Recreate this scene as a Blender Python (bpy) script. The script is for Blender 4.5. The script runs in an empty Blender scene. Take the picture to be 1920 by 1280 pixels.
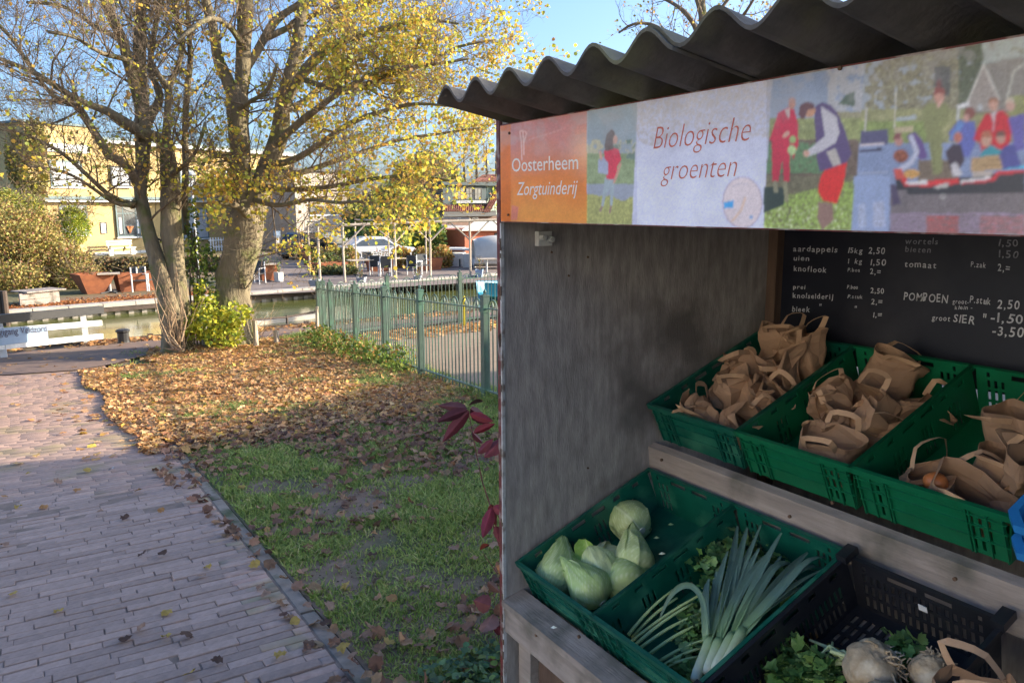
import bpy, math, random
import numpy as np
from mathutils import Matrix, Vector, noise as mnoise
random.seed(7); rng = np.random.default_rng(11)
S = bpy.context.scene; COL = S.collection
# ------------------------------------------------------------------ camera, sky, sun, exposure
H = 1.65; FOC = 1470.0
def _cam_matrix(yaw, pitch, roll):
    cy, sy = math.cos(yaw), math.sin(yaw); cp, sp = math.cos(pitch), math.sin(pitch)
    f = np.array([sy*cp, cy*cp, -sp]); r = np.array([cy, -sy, 0.]); d = np.cross(f, r)
    cr, sr = math.cos(roll), math.sin(roll)
    return np.array([cr*r+sr*d, -sr*r+cr*d, f])
CM = _cam_matrix(math.radians(-58.3), math.radians(9.78), math.radians(0.28)); CP = np.array([0, 0, H])
cam = bpy.data.cameras.new('camera'); cam.lens = FOC/1920*36; cam.sensor_width = 36; cam.clip_start = .05; cam.clip_end = 900
co = bpy.data.objects.new('camera', cam); COL.objects.link(co)
co.matrix_world = Matrix(((CM[0][0], -CM[1][0], -CM[2][0], 0), (CM[0][1], -CM[1][1], -CM[2][1], 0),
                          (CM[0][2], -CM[1][2], -CM[2][2], H), (0, 0, 0, 1)))
S.camera = co
SUNV = Vector((.34, .94, .325)).normalized()
W = bpy.data.worlds.new('World'); S.world = W; W.use_nodes = True
wn = W.node_tree; bg = wn.nodes['Background']
sky = wn.nodes.new('ShaderNodeTexSky'); sky.sky_type = 'NISHITA'; sky.sun_disc = False
sky.sun_elevation = math.asin(SUNV.z); sky.sun_rotation = math.atan2(SUNV.x, SUNV.y)
sky.air_density = .8; sky.dust_density = 2.8; sky.ozone_density = 4.
wn.links.new(sky.outputs[0], bg.inputs[0]); bg.inputs[1].default_value = .15
sl = bpy.data.lights.new('sun', 'SUN'); sl.energy = 4.3; sl.angle = math.radians(.55); sl.color = (1, .86, .66)
so = bpy.data.objects.new('sun', sl); COL.objects.link(so)
so.rotation_euler = SUNV.to_track_quat('Z', 'Y').to_euler(); so.location = (5, 15, 12)
S.view_settings.view_transform = 'Standard'; S.view_settings.look = 'None'; S.view_settings.gamma = 1
S.view_settings.use_curve_mapping = False; S.view_settings.exposure = 1.5
S.cycles.max_bounces = 6; S.cycles.diffuse_bounces = 4; S.cycles.transparent_max_bounces = 8
# ------------------------------------------------------------------ surveying: where a sight line meets a plane
def ray(x, y): return CM.T@np.array([(x-960)/FOC, (y-640)/FOC, 1.])
def onZ(x, y, z): r = ray(x, y); return CP+r*((z-H)/r[2])
def onX(x, y, X): r = ray(x, y); return CP+r*(X/r[0])
def onY(x, y, Y): r = ray(x, y); return CP+r*(Y/r[1])
def dep(x, y, d): return CP+ray(x, y)*d
def depof(p): return float((CM@(np.asarray(p, float)-CP))[2])
def proj(P):
    V = (np.asarray(P, float)-CP)@CM.T
    return 960+FOC*V[..., 0]/V[..., 2], 640+FOC*V[..., 1]/V[..., 2], V[..., 2]
def TZ(X):
    a = -X-2.2
    return -0.061*0.5*(a+np.sqrt(a*a+.3))
def onT(x, y, dz=0):
    r = ray(x, y); lo, hi = .5, 60
    for _ in range(50):
        m = (lo+hi)/2; p = CP+r*m
        if p[2] > TZ(p[0])+dz: lo = m
        else: hi = m
    return CP+r*lo
FZ = -1.55      # level of the far bank
WZ = -1.86      # water level
def G(x, y): return onZ(x, y, FZ)
CR = np.array([CM[0][0], CM[0][1], 0]); CR /= np.linalg.norm(CR)          # level direction to the photo's right
CF = np.array([-CR[1], CR[0], 0])                                        # level direction away
# ------------------------------------------------------------------ mesh helpers
def link(o): COL.objects.link(o); return o
def wloc(p):
    l = Vector((0, 0, 0))
    while p is not None: l += p.location; p = p.parent
    return l
class MB:
    def __init__(s): s.v = []; s.f = []; s.c = []; s.hasc = False
    def add(s, vs, fs, col=None):
        b = len(s.v); s.v.extend([tuple(map(float, q)) for q in vs]); s.f.extend([tuple(b+i for i in f) for f in fs])
        if col is not None: s.hasc = True
        s.c.extend([col if col is not None else (1, 1, 1)]*len(vs))
        return s
    def box(s, c, size, rot=None, col=None):
        c = np.asarray(c, float); h = np.asarray(size, float)/2
        P = np.array([[i, j, k] for i in (-1, 1) for j in (-1, 1) for k in (-1, 1)])*h
        if rot is not None: P = P@np.array(rot).T
        return s.add(P+c, [(0, 1, 3, 2), (4, 6, 7, 5), (0, 4, 5, 1), (2, 3, 7, 6), (0, 2, 6, 4), (1, 5, 7, 3)], col)
    def box2(s, a, b, col=None):
        a = np.asarray(a, float); b = np.asarray(b, float); return s.box((a+b)/2, np.abs(b-a), None, col)
    def beam(s, a, b, w, h, col=None, up=(0, 0, 1)):
        a = np.asarray(a, float); b = np.asarray(b, float); d = b-a; L = np.linalg.norm(d); d /= L
        up = np.asarray(up, float)
        if abs(d@up) > .98: up = np.array([1., 0, 0])
        x = np.cross(d, up); x /= np.linalg.norm(x); z = np.cross(x, d)
        return s.box((a+b)/2, (w, L, h), np.array([x, d, z]).T, col)
    def tube(s, pts, rad, n=6, col=None, cap=True):
        pts = [np.asarray(p, float) for p in pts]; m = len(pts)
        if not hasattr(rad, '__len__'): rad = [rad]*m
        vs = []; ref = np.array([.31, .17, .93]); prev = None
        for i in range(m):
            t = pts[min(i+1, m-1)]-pts[max(i-1, 0)]; t = t/(np.linalg.norm(t)+1e-9)
            if prev is None:
                x = np.cross(t, ref)
                if np.linalg.norm(x) < .1: x = np.cross(t, [1, 0, 0])
            else: x = prev-t*(prev@t)
            x = x/(np.linalg.norm(x)+1e-9); prev = x; y = np.cross(t, x)
            for k in range(n):
                a = 2*math.pi*k/n; vs.append(pts[i]+rad[i]*(math.cos(a)*x+math.sin(a)*y))
        fs = [(i*n+k, i*n+(k+1) % n, (i+1)*n+(k+1) % n, (i+1)*n+k) for i in range(m-1) for k in range(n)]
        if cap: fs += [tuple(range(n))[::-1], tuple(range((m-1)*n, m*n))]
        return s.add(vs, fs, col)
    def lathe(s, prof, c=(0, 0, 0), n=16, col=None):
        vs = [(c[0]+r*math.cos(2*math.pi*k/n), c[1]+r*math.sin(2*math.pi*k/n), c[2]+z) for r, z in prof for k in range(n)]
        m = len(prof)
        fs = [(i*n+k, i*n+(k+1) % n, (i+1)*n+(k+1) % n, (i+1)*n+k) for i in range(m-1) for k in range(n)]
        fs += [tuple(range(n))[::-1], tuple(range((m-1)*n, m*n))]
        return s.add(vs, fs, col)
    def prism(s, poly, ext, col=None):
        """poly: 3-D outline; ext: extrusion vector"""
        n = len(poly); e = np.asarray(ext, float); P = [np.asarray(p, float) for p in poly]
        return s.add(P+[p+e for p in P], [tuple(range(n))[::-1], tuple(range(n, 2*n))]+[(i, (i+1) % n, n+(i+1) % n, n+i) for i in range(n)], col)
    def ball(s, c, r, n=8, m=6, col=None, nz=0):
        r = np.asarray(r if hasattr(r, '__len__') else (r, r, r), float); vs = []
        for i in range(m+1):
            t = math.pi*i/m
            for k in range(n):
                a = 2*math.pi*k/n
                q = np.array([math.sin(t)*math.cos(a), math.sin(t)*math.sin(a), math.cos(t)])
                if nz: q = q*(1+nz*mnoise.noise(Vector(q*1.7)+Vector((c[0]*9, c[1]*9, c[2]*9))))
                vs.append(np.asarray(c)+q*r)
        fs = [(i*n+k, (i+1)*n+k, (i+1)*n+(k+1) % n, i*n+(k+1) % n) for i in range(m) for k in range(n)]
        return s.add(vs, fs, col)
    def build(s, name, mat, parent=None, smooth=False, world=False, kind=None, mats=None):
        v = np.array(s.v, float)
        if world and parent is not None: v = v-np.array(wloc(parent))
        me = bpy.data.meshes.new(name); me.from_pydata(v.tolist(), [], s.f); me.update()
        if s.hasc:
            at = me.color_attributes.new('Col', 'FLOAT_COLOR', 'POINT')
            c = np.ones((len(v), 4), np.float32); c[:, :3] = np.array(s.c); at.data.foreach_set('color', c.ravel())
        if mat: me.materials.append(mat)
        if smooth: me.polygons.foreach_set('use_smooth', [True]*len(me.polygons))
        o = link(bpy.data.objects.new(name, me))
        if parent is not None: o.parent = parent
        if kind: o['kind'] = kind
        return o
def np_mesh(name, V, Fc, mat, colv=None, parent=None, kind=None, smooth=False, world=True):
    """V (N,3), Fc (M,k) uniform faces"""
    V = np.asarray(V, np.float32)
    if world and parent is not None: V = V-np.array(wloc(parent), np.float32)
    Fc = np.asarray(Fc, np.int32); m, k = Fc.shape
    me = bpy.data.meshes.new(name); me.vertices.add(len(V)); me.vertices.foreach_set('co', V.ravel())
    me.loops.add(m*k); me.loops.foreach_set('vertex_index', Fc.ravel())
    me.polygons.add(m); me.polygons.foreach_set('loop_start', np.arange(0, m*k, k, dtype=np.int32))
    me.update(calc_edges=True)
    if colv is not None:
        at = me.color_attributes.new('Col', 'FLOAT_COLOR', 'POINT')
        c = np.ones((len(V), 4), np.float32); c[:, :3] = colv; at.data.foreach_set('color', c.ravel())
    me.materials.append(mat)
    if smooth: me.polygons.foreach_set('use_smooth', [True]*m)
    o = link(bpy.data.objects.new(name, me))
    if parent is not None: o.parent = parent
    if kind: o['kind'] = kind
    return o
def thing(name, label, cat, loc=(0, 0, 0), rotz=0, group=None):
    o = link(bpy.data.objects.new(name, None)); o.empty_display_size = .1
    o.location = tuple(map(float, loc)); o.rotation_euler = (0, 0, rotz)
    o['label'] = label; o['category'] = cat
    if group: o['group'] = group
    return o
def tag(o, label, cat, group=None):
    o['label'] = label; o['category'] = cat
    if group: o['group'] = group
    return o
def dup(root, loc, rotz=None, label=None, name=None):
    r = root.copy(); link(r); r.location = tuple(map(float, loc))
    if rotz is not None: r.rotation_euler = (0, 0, rotz)
    if label: r['label'] = label
    for ch in root.children:
        c = ch.copy(); link(c); c.parent = r
        for g in ch.children:
            d = g.copy(); link(d); d.parent = c
    return r
# ------------------------------------------------------------------ materials
def mat(name, c, c2=None, scale=6., rough=.75, bump=0., bscale=None, metal=0., stretch=(1, 1, 1), attr=False,
        trans=0., spec=.4, detail=5., rand=0., glass=False, alpha=1., dist=.004, c3=None, s3=1.3, st3=False):
    m = bpy.data.materials.new(name); m.use_nodes = True; N = m.node_tree.nodes; L = m.node_tree.links
    b = N['Principled BSDF']; b.inputs['Roughness'].default_value = rough; b.inputs['Metallic'].default_value = metal
    b.inputs['Specular IOR Level'].default_value = spec
    tc = N.new('ShaderNodeTexCoord'); mp = N.new('ShaderNodeMapping'); mp.inputs['Scale'].default_value = stretch
    L.new(tc.outputs['Object'], mp.inputs[0])
    nz = N.new('ShaderNodeTexNoise'); nz.inputs['Scale'].default_value = scale; nz.inputs['Detail'].default_value = detail
    nz.inputs['Roughness'].default_value = .62
    L.new(mp.outputs[0], nz.inputs['Vector'])
    c2 = c2 or tuple(x*.6 for x in c)
    mx = N.new('ShaderNodeMix'); mx.data_type = 'RGBA'
    mr = N.new('ShaderNodeMapRange'); mr.inputs[1].default_value = .32; mr.inputs[2].default_value = .68
    L.new(nz.outputs['Fac'], mr.inputs[0]); L.new(mr.outputs[0], mx.inputs[0])
    mx.inputs[6].default_value = (*c, 1); mx.inputs[7].default_value = (*c2, 1)
    out = mx.outputs[2]
    if c3:
        n3 = N.new('ShaderNodeTexNoise'); n3.inputs['Scale'].default_value = s3; n3.inputs['Detail'].default_value = 6
        L.new((mp if st3 else tc).outputs[0 if st3 else 'Object'], n3.inputs['Vector'])
        r3 = N.new('ShaderNodeMapRange'); r3.inputs[1].default_value = .52; r3.inputs[2].default_value = .66
        L.new(n3.outputs['Fac'], r3.inputs[0])
        m3 = N.new('ShaderNodeMix'); m3.data_type = 'RGBA'; L.new(r3.outputs[0], m3.inputs[0]); L.new(out, m3.inputs[6])
        m3.inputs[7].default_value = (*c3, 1); out = m3.outputs[2]
    if attr:
        a = N.new('ShaderNodeAttribute'); a.attribute_name = 'Col'
        mu = N.new('ShaderNodeMix'); mu.data_type = 'RGBA'; mu.blend_type = 'MULTIPLY'; mu.inputs[0].default_value = 1
        L.new(a.outputs['Color'], mu.inputs[6]); L.new(out, mu.inputs[7]); out = mu.outputs[2]
    if rand:
        oi = N.new('ShaderNodeObjectInfo'); hs = N.new('ShaderNodeHueSaturation'); r = N.new('ShaderNodeMapRange')
        r.inputs[3].default_value = 1-rand; r.inputs[4].default_value = 1+rand
        L.new(oi.outputs['Random'], r.inputs[0]); L.new(r.outputs[0], hs.inputs['Value']); L.new(out, hs.inputs['Color'])
        out = hs.outputs[0]
    L.new(out, b.inputs['Base Color'])
    if bump:
        nb = N.new('ShaderNodeTexNoise'); nb.inputs['Scale'].default_value = bscale or scale*4; nb.inputs['Detail'].default_value = 5
        L.new(mp.outputs[0], nb.inputs['Vector'])
        bp = N.new('ShaderNodeBump'); bp.inputs['Strength'].default_value = bump; bp.inputs['Distance'].default_value = dist
        L.new(nb.outputs['Fac'], bp.inputs['Height']); L.new(bp.outputs[0], b.inputs['Normal'])
    if trans:
        tr = N.new('ShaderNodeBsdfTranslucent'); ms = N.new('ShaderNodeMixShader'); ms.inputs[0].default_value = trans
        L.new(out, tr.inputs['Color']); L.new(b.outputs[0], ms.inputs[1]); L.new(tr.outputs[0], ms.inputs[2])
        L.new(ms.outputs[0], N['Material Output'].inputs['Surface'])
    return m
W1 = (1, 1, 1)
M = {}
M['ground'] = mat('ground_soil', (.15, .105, .075), (.27, .19, .14), 5, .95, .6, 40, c3=(.07, .09, .035), s3=.9, dist=.01)
M['path_bed'] = mat('path_joints', (.17, .13, .105), (.25, .19, .155), 20, .95, .4)
M['paver'] = mat('path_brick', W1, (.75, .74, .74), 28, .82, .55, 90, attr=True, dist=.003, c3=(.7, .78, .6), s3=2.5)
M['paver1'] = mat('path_brick_single', (.37, .275, .235), (.27, .205, .175), 28, .85, .55, 90, rand=.17, dist=.003)
M['road'] = mat('road_paving', (.25, .16, .115), (.17, .12, .095), 7, .9, .4, 60)
M['yard'] = mat('yard_paving', (.33, .245, .17), (.24, .18, .13), 9, .9, .3, 50)
M['conc'] = mat('concrete_edge', (.3, .25, .21), (.2, .17, .14), 14, .9, .5, 60, c3=(.07, .085, .04), s3=5)
M['grass'] = mat('grass_blade', W1, (.75, .8, .6), 3, .7, 0, attr=True, trans=.35)
M['leaf'] = mat('autumn_leaf', W1, (.72, .66, .6), 30, .65, 0, attr=True, trans=.3)
M['treeleaf'] = mat('maple_leaf', W1, (.8, .8, .7), 6, .6, 0, attr=True, trans=.5)
M['bush'] = mat('bush_leaf', W1, (.75, .75, .7), 4, .65, 0, attr=True, trans=.3)
M['bark'] = mat('bark', (.27, .225, .14), (.12, .095, .06), 5, .95, 1., 22, stretch=(1, 1, .28), c3=(.14, .15, .05), s3=3., dist=.03)
M['bark_in'] = mat('cut_wood', (.4, .28, .15), (.3, .2, .1), 8, .9)
M['twig'] = mat('twig', (.25, .185, .12), (.13, .095, .06), 4, .9)
M['paletwig'] = mat('pale_twig', (.42, .3, .18), (.3, .2, .12), 4, .9)
M['ply'] = mat('weathered_plywood', (.43, .39, .35), (.25, .225, .205), 11, .8, .8, 60, stretch=(3.4, 3.4, .8), c3=(.15, .135, .12), s3=2.6, dist=.002)
M['plank'] = mat('weathered_plank', (.4, .335, .285), (.25, .21, .18), 5, .85, .7, 30, stretch=(.8, 6, 6), c3=(.12, .11, .085), s3=4, dist=.003)
M['post'] = mat('dark_post', (.16, .1, .065), (.09, .055, .04), 6, .85, .5, 30, stretch=(4, 4, .7))
M['redpaint'] = mat('oxblood_paint', (.17, .03, .025), (.10, .03, .025), 30, .6, .4, c3=(.3, .25, .22), s3=22)
M['whitepeel'] = mat('white_peeling_paint', (.6, .6, .58), (.35, .33, .3), 25, .7, .3, c3=(.2, .15, .12), s3=25)
M['eternit'] = mat('fibre_cement', (.125, .117, .108), (.06, .057, .053), 9, .9, .8, 60, c3=(.14, .14, .085), s3=4, dist=.003)
M['chalkb'] = mat('blackboard', (.007, .009, .018), (.011, .013, .024), 3, .45, .1, 60, c3=(.03, .03, .04), s3=2.2)
M['chalk'] = mat('chalk', (.72, .72, .74), (.42, .42, .45), 120, .95)
M['chalkdim'] = mat('chalk_rubbed', (.32, .32, .35), (.15, .15, .17), 120, .95)
M['cgreen'] = mat('crate_green', (.004, .105, .068), (.003, .08, .05), 12, .38, .15, 50, c3=(.03, .16, .1), s3=9, spec=.5)
M['cgreen2'] = mat('crate_green_bright', (.004, .15, .062), (.004, .115, .046), 12, .38, .15, 50, spec=.5)
M['cblack'] = mat('crate_black', (.012, .013, .017), (.02, .02, .024), 12, .4, .15, 50, spec=.5)
M['cblue'] = mat('crate_blue', (.03, .25, .62), (.025, .2, .5), 10, .4, spec=.5)
M['paper'] = mat('kraft_paper', (.45, .28, .17), (.35, .215, .13), 9, .85, .35, 70, rand=.12, trans=.12)
M['handle'] = mat('paper_handle', (.56, .36, .215), (.46, .29, .17), 12, .85)
M['veg'] = mat('vegetable', W1, (.86, .9, .8), 25, .5, .25, 60, attr=True, spec=.4, trans=.08)
M['root'] = mat('celeriac_skin', (.5, .4, .27), (.3, .22, .13), 26, .85, .9, 45, c3=(.62, .55, .42), s3=14, dist=.006)
M['print'] = mat('printed_panel', W1, (.88, .87, .87), 7, .3, 0, attr=True, spec=.5, c3=(.8, .79, .8), s3=6)
M['white'] = mat('white_paint', (.75, .75, .73), (.6, .6, .58), 12, .5, .1)
M['offw'] = mat('painted_pale', (.66, .66, .63), (.5, .5, .46), 9, .6, .1)
M['black'] = mat('black_paint', (.02, .02, .022), (.03, .03, .03), 9, .5)
M['dark'] = mat('dark_grey', (.05, .055, .06), (.035, .04, .045), 9, .6)
M['grey'] = mat('grey_plastic', (.3, .31, .33), (.22, .23, .25), 9, .6)
M['steel'] = mat('galvanised', (.55, .56, .56), (.4, .41, .42), 20, .45, metal=.6)
M['fgreen'] = mat('fence_green', (.1, .15, .12), (.075, .12, .093), 12, .42, .15, 50, c3=(.1, .2, .14), s3=6)
M['yellow'] = mat('yellow_paint', (.7, .6, .03), (.6, .5, .03), 12, .5)
M['ybrick'] = mat('yellow_render', (.52, .38, .17), (.45, .33, .145), 1.2, .9, .3, 12, c3=(.66, .47, .2), s3=.7)
M['rbrick'] = mat('red_brick', (.4, .13, .07), (.3, .09, .05), 5, .9)
M['dkbrick'] = mat('brown_brick', (.2, .13, .1), (.14, .09, .07), 5, .9)
M['tile'] = mat('roof_tile', (.2, .07, .048), (.13, .045, .036), 3, .8, rand=.15)
M['greywood'] = mat('grey_cladding', (.42, .37, .31), (.3, .26, .22), 3, .85, .3, 20, stretch=(3, 3, .4), rand=.12)
M['bluegreen'] = mat('blue_green_paint', (.13, .19, .2), (.1, .15, .16), 5, .6)
M['shadegreen'] = mat('shaded_green_boards', (.04, .065, .07), (.03, .05, .055), 5, .7)  # blue-green darkened: the shade on this front is put into the colour
M['palegreen'] = mat('pale_green_boards', (.42, .5, .4), (.36, .44, .34), 5, .7)
M['glassd'] = mat('window_glass', (.05, .06, .065), (.12, .14, .15), 1.2, .08, spec=.8)
M['glassl'] = mat('window_curtain', (.5, .52, .53), (.36, .38, .4), 1.5, .2, stretch=(6, 6, .3), spec=.7)
M['corten'] = mat('corten_steel', (.34, .12, .05), (.2, .07, .035), 4, .85, .2)
M['terrace'] = mat('terrace_paving', (.24, .19, .16), (.18, .14, .12), 1.5, .9, .2, 20)
M['lawn'] = mat('far_ground', (.14, .12, .055), (.1, .1, .04), .6, .95, .3, 10, c3=(.2, .13, .07), s3=.25)
M['coping'] = mat('quay_coping', (.5, .45, .38), (.36, .32, .27), 4, .85, .3, 20)
M['quaywall'] = mat('quay_concrete', (.36, .32, .24), (.24, .22, .15), 2, .9, .4, 14, stretch=(1, 1, .5), c3=(.2, .2, .1), s3=1.6)
M['timber'] = mat('dark_timber', (.1, .07, .055), (.06, .045, .035), 6, .85)
M['birch'] = mat('peeled_pole', (.55, .46, .35), (.4, .33, .25), 6, .8)
M['ceramic'] = mat('porcelain', (.6, .6, .56), (.5, .5, .46), 20, .25, spec=.6)
M['rust'] = mat('rusty_bolt', (.16, .09, .05), (.09, .05, .03), 40, .8)
M['onion'] = mat('onion_skin', (.55, .2, .07), (.4, .13, .04), 12, .35)
M['tyre'] = mat('tyre', (.02, .02, .02), (.03, .03, .03), 9, .8)
M['rim'] = mat('wheel_rim', (.5, .5, .52), (.4, .4, .42), 9, .35, metal=.7)
M['carblack'] = mat('car_dark_paint', (.02, .03, .035), (.022, .032, .037), 3, .15, spec=.7)
M['carwhite'] = mat('car_silver_paint', (.6, .61, .62), (.55, .56, .57), 3, .2, spec=.7)
M['taillight'] = mat('tail_light', (.5, .015, .02), (.4, .01, .02), 9, .2)
M['canvas'] = mat('pale_tarpaulin', (.55, .53, .48), (.42, .4, .36), 1.5, .75, .2, 6)
M['blueboat'] = mat('blue_boat_paint', (.03, .3, .42), (.03, .24, .36), 3, .4)
M['text_dark'] = mat('sign_print_dark', (.06, .06, .1), (.08, .08, .12), 9, .5)
M['added_street'] = mat('added_street_paving', (.38, .31, .25), (.3, .25, .2), 3, .9)  # unseen pale ground, added to bounce sun into the stall
M['signblue'] = mat('sign_board_blue', (.3, .4, .52), (.25, .35, .48), 3, .4)
M['txt_white'] = mat('print_white', (.9, .85, .8), (.8, .74, .7), 30, .4)
M['txt_orange'] = mat('print_orange', (.62, .16, .1), (.5, .13, .09), 30, .4)
M['redleaf'] = mat('crimson_leaf', W1, (.7, .6, .6), 12, .55, .2, 30, attr=True, trans=.25)
# water: slightly rippled reflecting surface
wm = bpy.data.materials.new('canal_water'); wm.use_nodes = True; n = wm.node_tree.nodes; l = wm.node_tree.links
b = n['Principled BSDF']; b.inputs['Base Color'].default_value = (.13, .14, .04, 1); b.inputs['Roughness'].default_value = .12
b.inputs['Specular IOR Level'].default_value = .6
tc = n.new('ShaderNodeTexCoord'); mp = n.new('ShaderNodeMapping'); mp.inputs['Scale'].default_value = (1.2, .5, 1)
nz = n.new('ShaderNodeTexNoise'); nz.inputs['Scale'].default_value = 2.2; nz.inputs['Detail'].default_value = 3
bp = n.new('ShaderNodeBump'); bp.inputs['Strength'].default_value = .25; bp.inputs['Distance'].default_value = .02
l.new(tc.outputs['Object'], mp.inputs[0]); l.new(mp.outputs[0], nz.inputs['Vector']); l.new(nz.outputs['Fac'], bp.inputs['Height'])
l.new(bp.outputs[0], b.inputs['Normal']); M['water'] = wm
# ------------------------------------------------------------------ terrain, water, roads
def QX(Y): return -29.2-.155*(Y-1.4)           # quay edge on the far side
NBX = -17.05                                    # near bank edge
def noise2(x, y, s=1., o=0., oct=3):
    """cheap vectorised value noise in 0..1"""
    r = 0; a = 1; t = 0
    for k in range(oct):
        X = x*s*2**k+o+17.3*k; Y = y*s*2**k+o*1.7+9.1*k; xi = np.floor(X); yi = np.floor(Y); xf = X-xi; yf = Y-yi
        xf = xf*xf*(3-2*xf); yf = yf*yf*(3-2*yf)
        h = lambda p, q: np.modf(np.abs(np.sin(p*127.1+q*311.7)*43758.5453))[0]
        v = (h(xi, yi)*(1-xf)+h(xi+1, yi)*xf)*(1-yf)+(h(xi, yi+1)*(1-xf)+h(xi+1, yi+1)*xf)*yf
        r = r+v*a; t += a; a *= .5
    return r/t
xs = np.concatenate([np.array([120, 60, 30, 15, 6, 3]), np.linspace(1, -17, 110)])
ys = np.concatenate([np.array([-200, -100, -50, -25, -12, -6]), np.linspace(-3.5, .8, 30), np.array([.9, .925, .932]), np.linspace(1.02, 6, 36), np.array([8, 10, 14, 20, 30, 50, 100, 200])])
rows = []
for x in xs:
    z = TZ(x)-.014
    rows.append([(x, y, z+(.03*(noise2(np.array(x), np.array(y), 1.4)-.5) if y > .93 else -.03*(y > -3.6))) for y in ys])
nb = [[(NBX, y, TZ(NBX)-.02) for y in ys], [(NBX-.02, y, -2.7) for y in ys]]
fb = [[(QX(y)+.02, y, -2.7) for y in ys], [(QX(y), y, FZ-.02) for y in ys]]
far = [[(X+QX(y)+29, y, FZ) for y in ys] for X in (-31, -36, -45, -60, -90, -150, -300, -700)]
allr = rows+nb+fb+far; g = MB(); ny = len(ys)
g.add([p for r in allr for p in r], [(i*ny+j, i*ny+j+1, (i+1)*ny+j+1, (i+1)*ny+j) for i in range(len(allr)-1) for j in range(ny-1)])
gr = g.build('ground', M['ground'], smooth=False, kind='structure')
gr.data.materials.append(M['lawn'])
nf = (len(rows)+3)*(ny-1)
for p in gr.data.polygons:
    if p.index >= nf: p.material_index = 1
w = MB(); w.add([(NBX+.0, -200, WZ), (NBX+.0, 200, WZ), (QX(200), 200, WZ), (QX(-200), -200, WZ)], [(0, 1, 2, 3)])
w.build('water', M['water'], kind='structure')
# canal-side road, near side
def strip(name, pts_l, pts_r, m, dz, zfun=None):
    s = MB(); n = len(pts_l); zf = zfun or (lambda x: TZ(x))
    s.add([(x, y, zf(x)+dz) for x, y in pts_l]+[(x, y, zf(x)+dz) for x, y in pts_r], [(i, i+1, n+i+1, n+i) for i in range(n-1)])
    return s.build(name, m, kind='structure')
rl = []; rr = []
for Y in np.concatenate([np.array([-60, -30]), np.linspace(-10, 12, 45), np.array([20, 60])]):
    e = .25*math.sin(Y*1.3)
    rl.append((-12.75+e-(1.75 if Y > .9 else 0)*min(1, max(0, (Y-.7)/1.2)), Y)); rr.append((-16.15+.12*math.sin(Y*2), Y))
# subdivide across to follow the slope
strip('canal_road', rl, rr, M['road'], .014)
# yard behind the green fence
yd = MB(); xx = np.linspace(-1, -13.95, 30)
yd.add([(x, 3.83+(x+6.71)*-.0676+.15, TZ(x)+.01) for x in xx]+[(x, 14, TZ(x)+.01) for x in xx], [(i, i+1, 30+i+1, 30+i) for i in range(29)])
yd.build('yard', M['yard'], kind='structure')
# the brick path: joints bed + bricks with real edges
bed = MB(); xx = np.linspace(1.5, -12.9, 60)
bed.add([(x, .86, TZ(x)-(.006 if x > -5 else .002)) for x in xx]+[(x, -6, TZ(x)-(.006 if x > -5 else .002)) for x in xx], [(i, 60+i, 60+i+1, i+1) for i in range(59)])
path = bed.build('brick_path', M['path_bed'], kind='structure')
PW, PL, PH = .0585, .222, .05
def brick_mesh(w, l_, h):
    b = .0025; a = w/2; c = l_/2
    v = [(-a, -c, -h), (a, -c, -h), (a, c, -h), (-a, c, -h), (-a, -c, -b), (a, -c, -b), (a, c, -b), (-a, c, -b),
         (-a+b, -c+b, 0), (a-b, -c+b, 0), (a-b, c-b, 0), (-a+b, c-b, 0)]
    f = [(0, 1, 5, 4), (1, 2, 6, 5), (2, 3, 7, 6), (3, 0, 4, 7), (4, 5, 9, 8), (5, 6, 10, 9), (6, 7, 11, 10), (7, 4, 8, 11), (8, 9, 10, 11)]
    return np.array(v), f
bv, bf = brick_mesh(PW-.004, PL-.003, PH)
bme = bpy.data.meshes.new('brick'); bme.from_pydata(bv.tolist(), [], bf); bme.materials.append(M['paver1'])
cand = []
nrow = int(14.0/PW)
for i in range(nrow):
    X = 1.0-i*PW; off = (i % 2)*PL/2+.07*random.uniform(-1, 1)
    for j in range(-1, 30):
        Y = .85-PL/2-j*PL+off-.1
        if Y-PL/2 > .83: continue
        if Y < -5: break
        Yc, L_ = Y, PL
        if Y+PL/2 > .85: L_ = (.85-(Y-PL/2)); Yc = .85-L_/2
        px, py, dd = proj((X, Yc, TZ(X)))
        if dd < .3: continue
        vis = -60 < px < 1000 and py < 1330
        if not (-900 < px < 1900 and py < 2600): continue
        wob = (random.gauss(0, .0018), random.gauss(0, .0015), random.gauss(0, .0022))
        cand.append((not vis, dd, X, Yc, L_, wob))
cand.sort(); V = []; Fq = []; Cc = []; kk = 0
pal = [(.38, .285, .245), (.36, .27, .235), (.42, .3, .25), (.34, .265, .235), (.4, .275, .235), (.44, .325, .27), (.31, .245, .22)]
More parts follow.
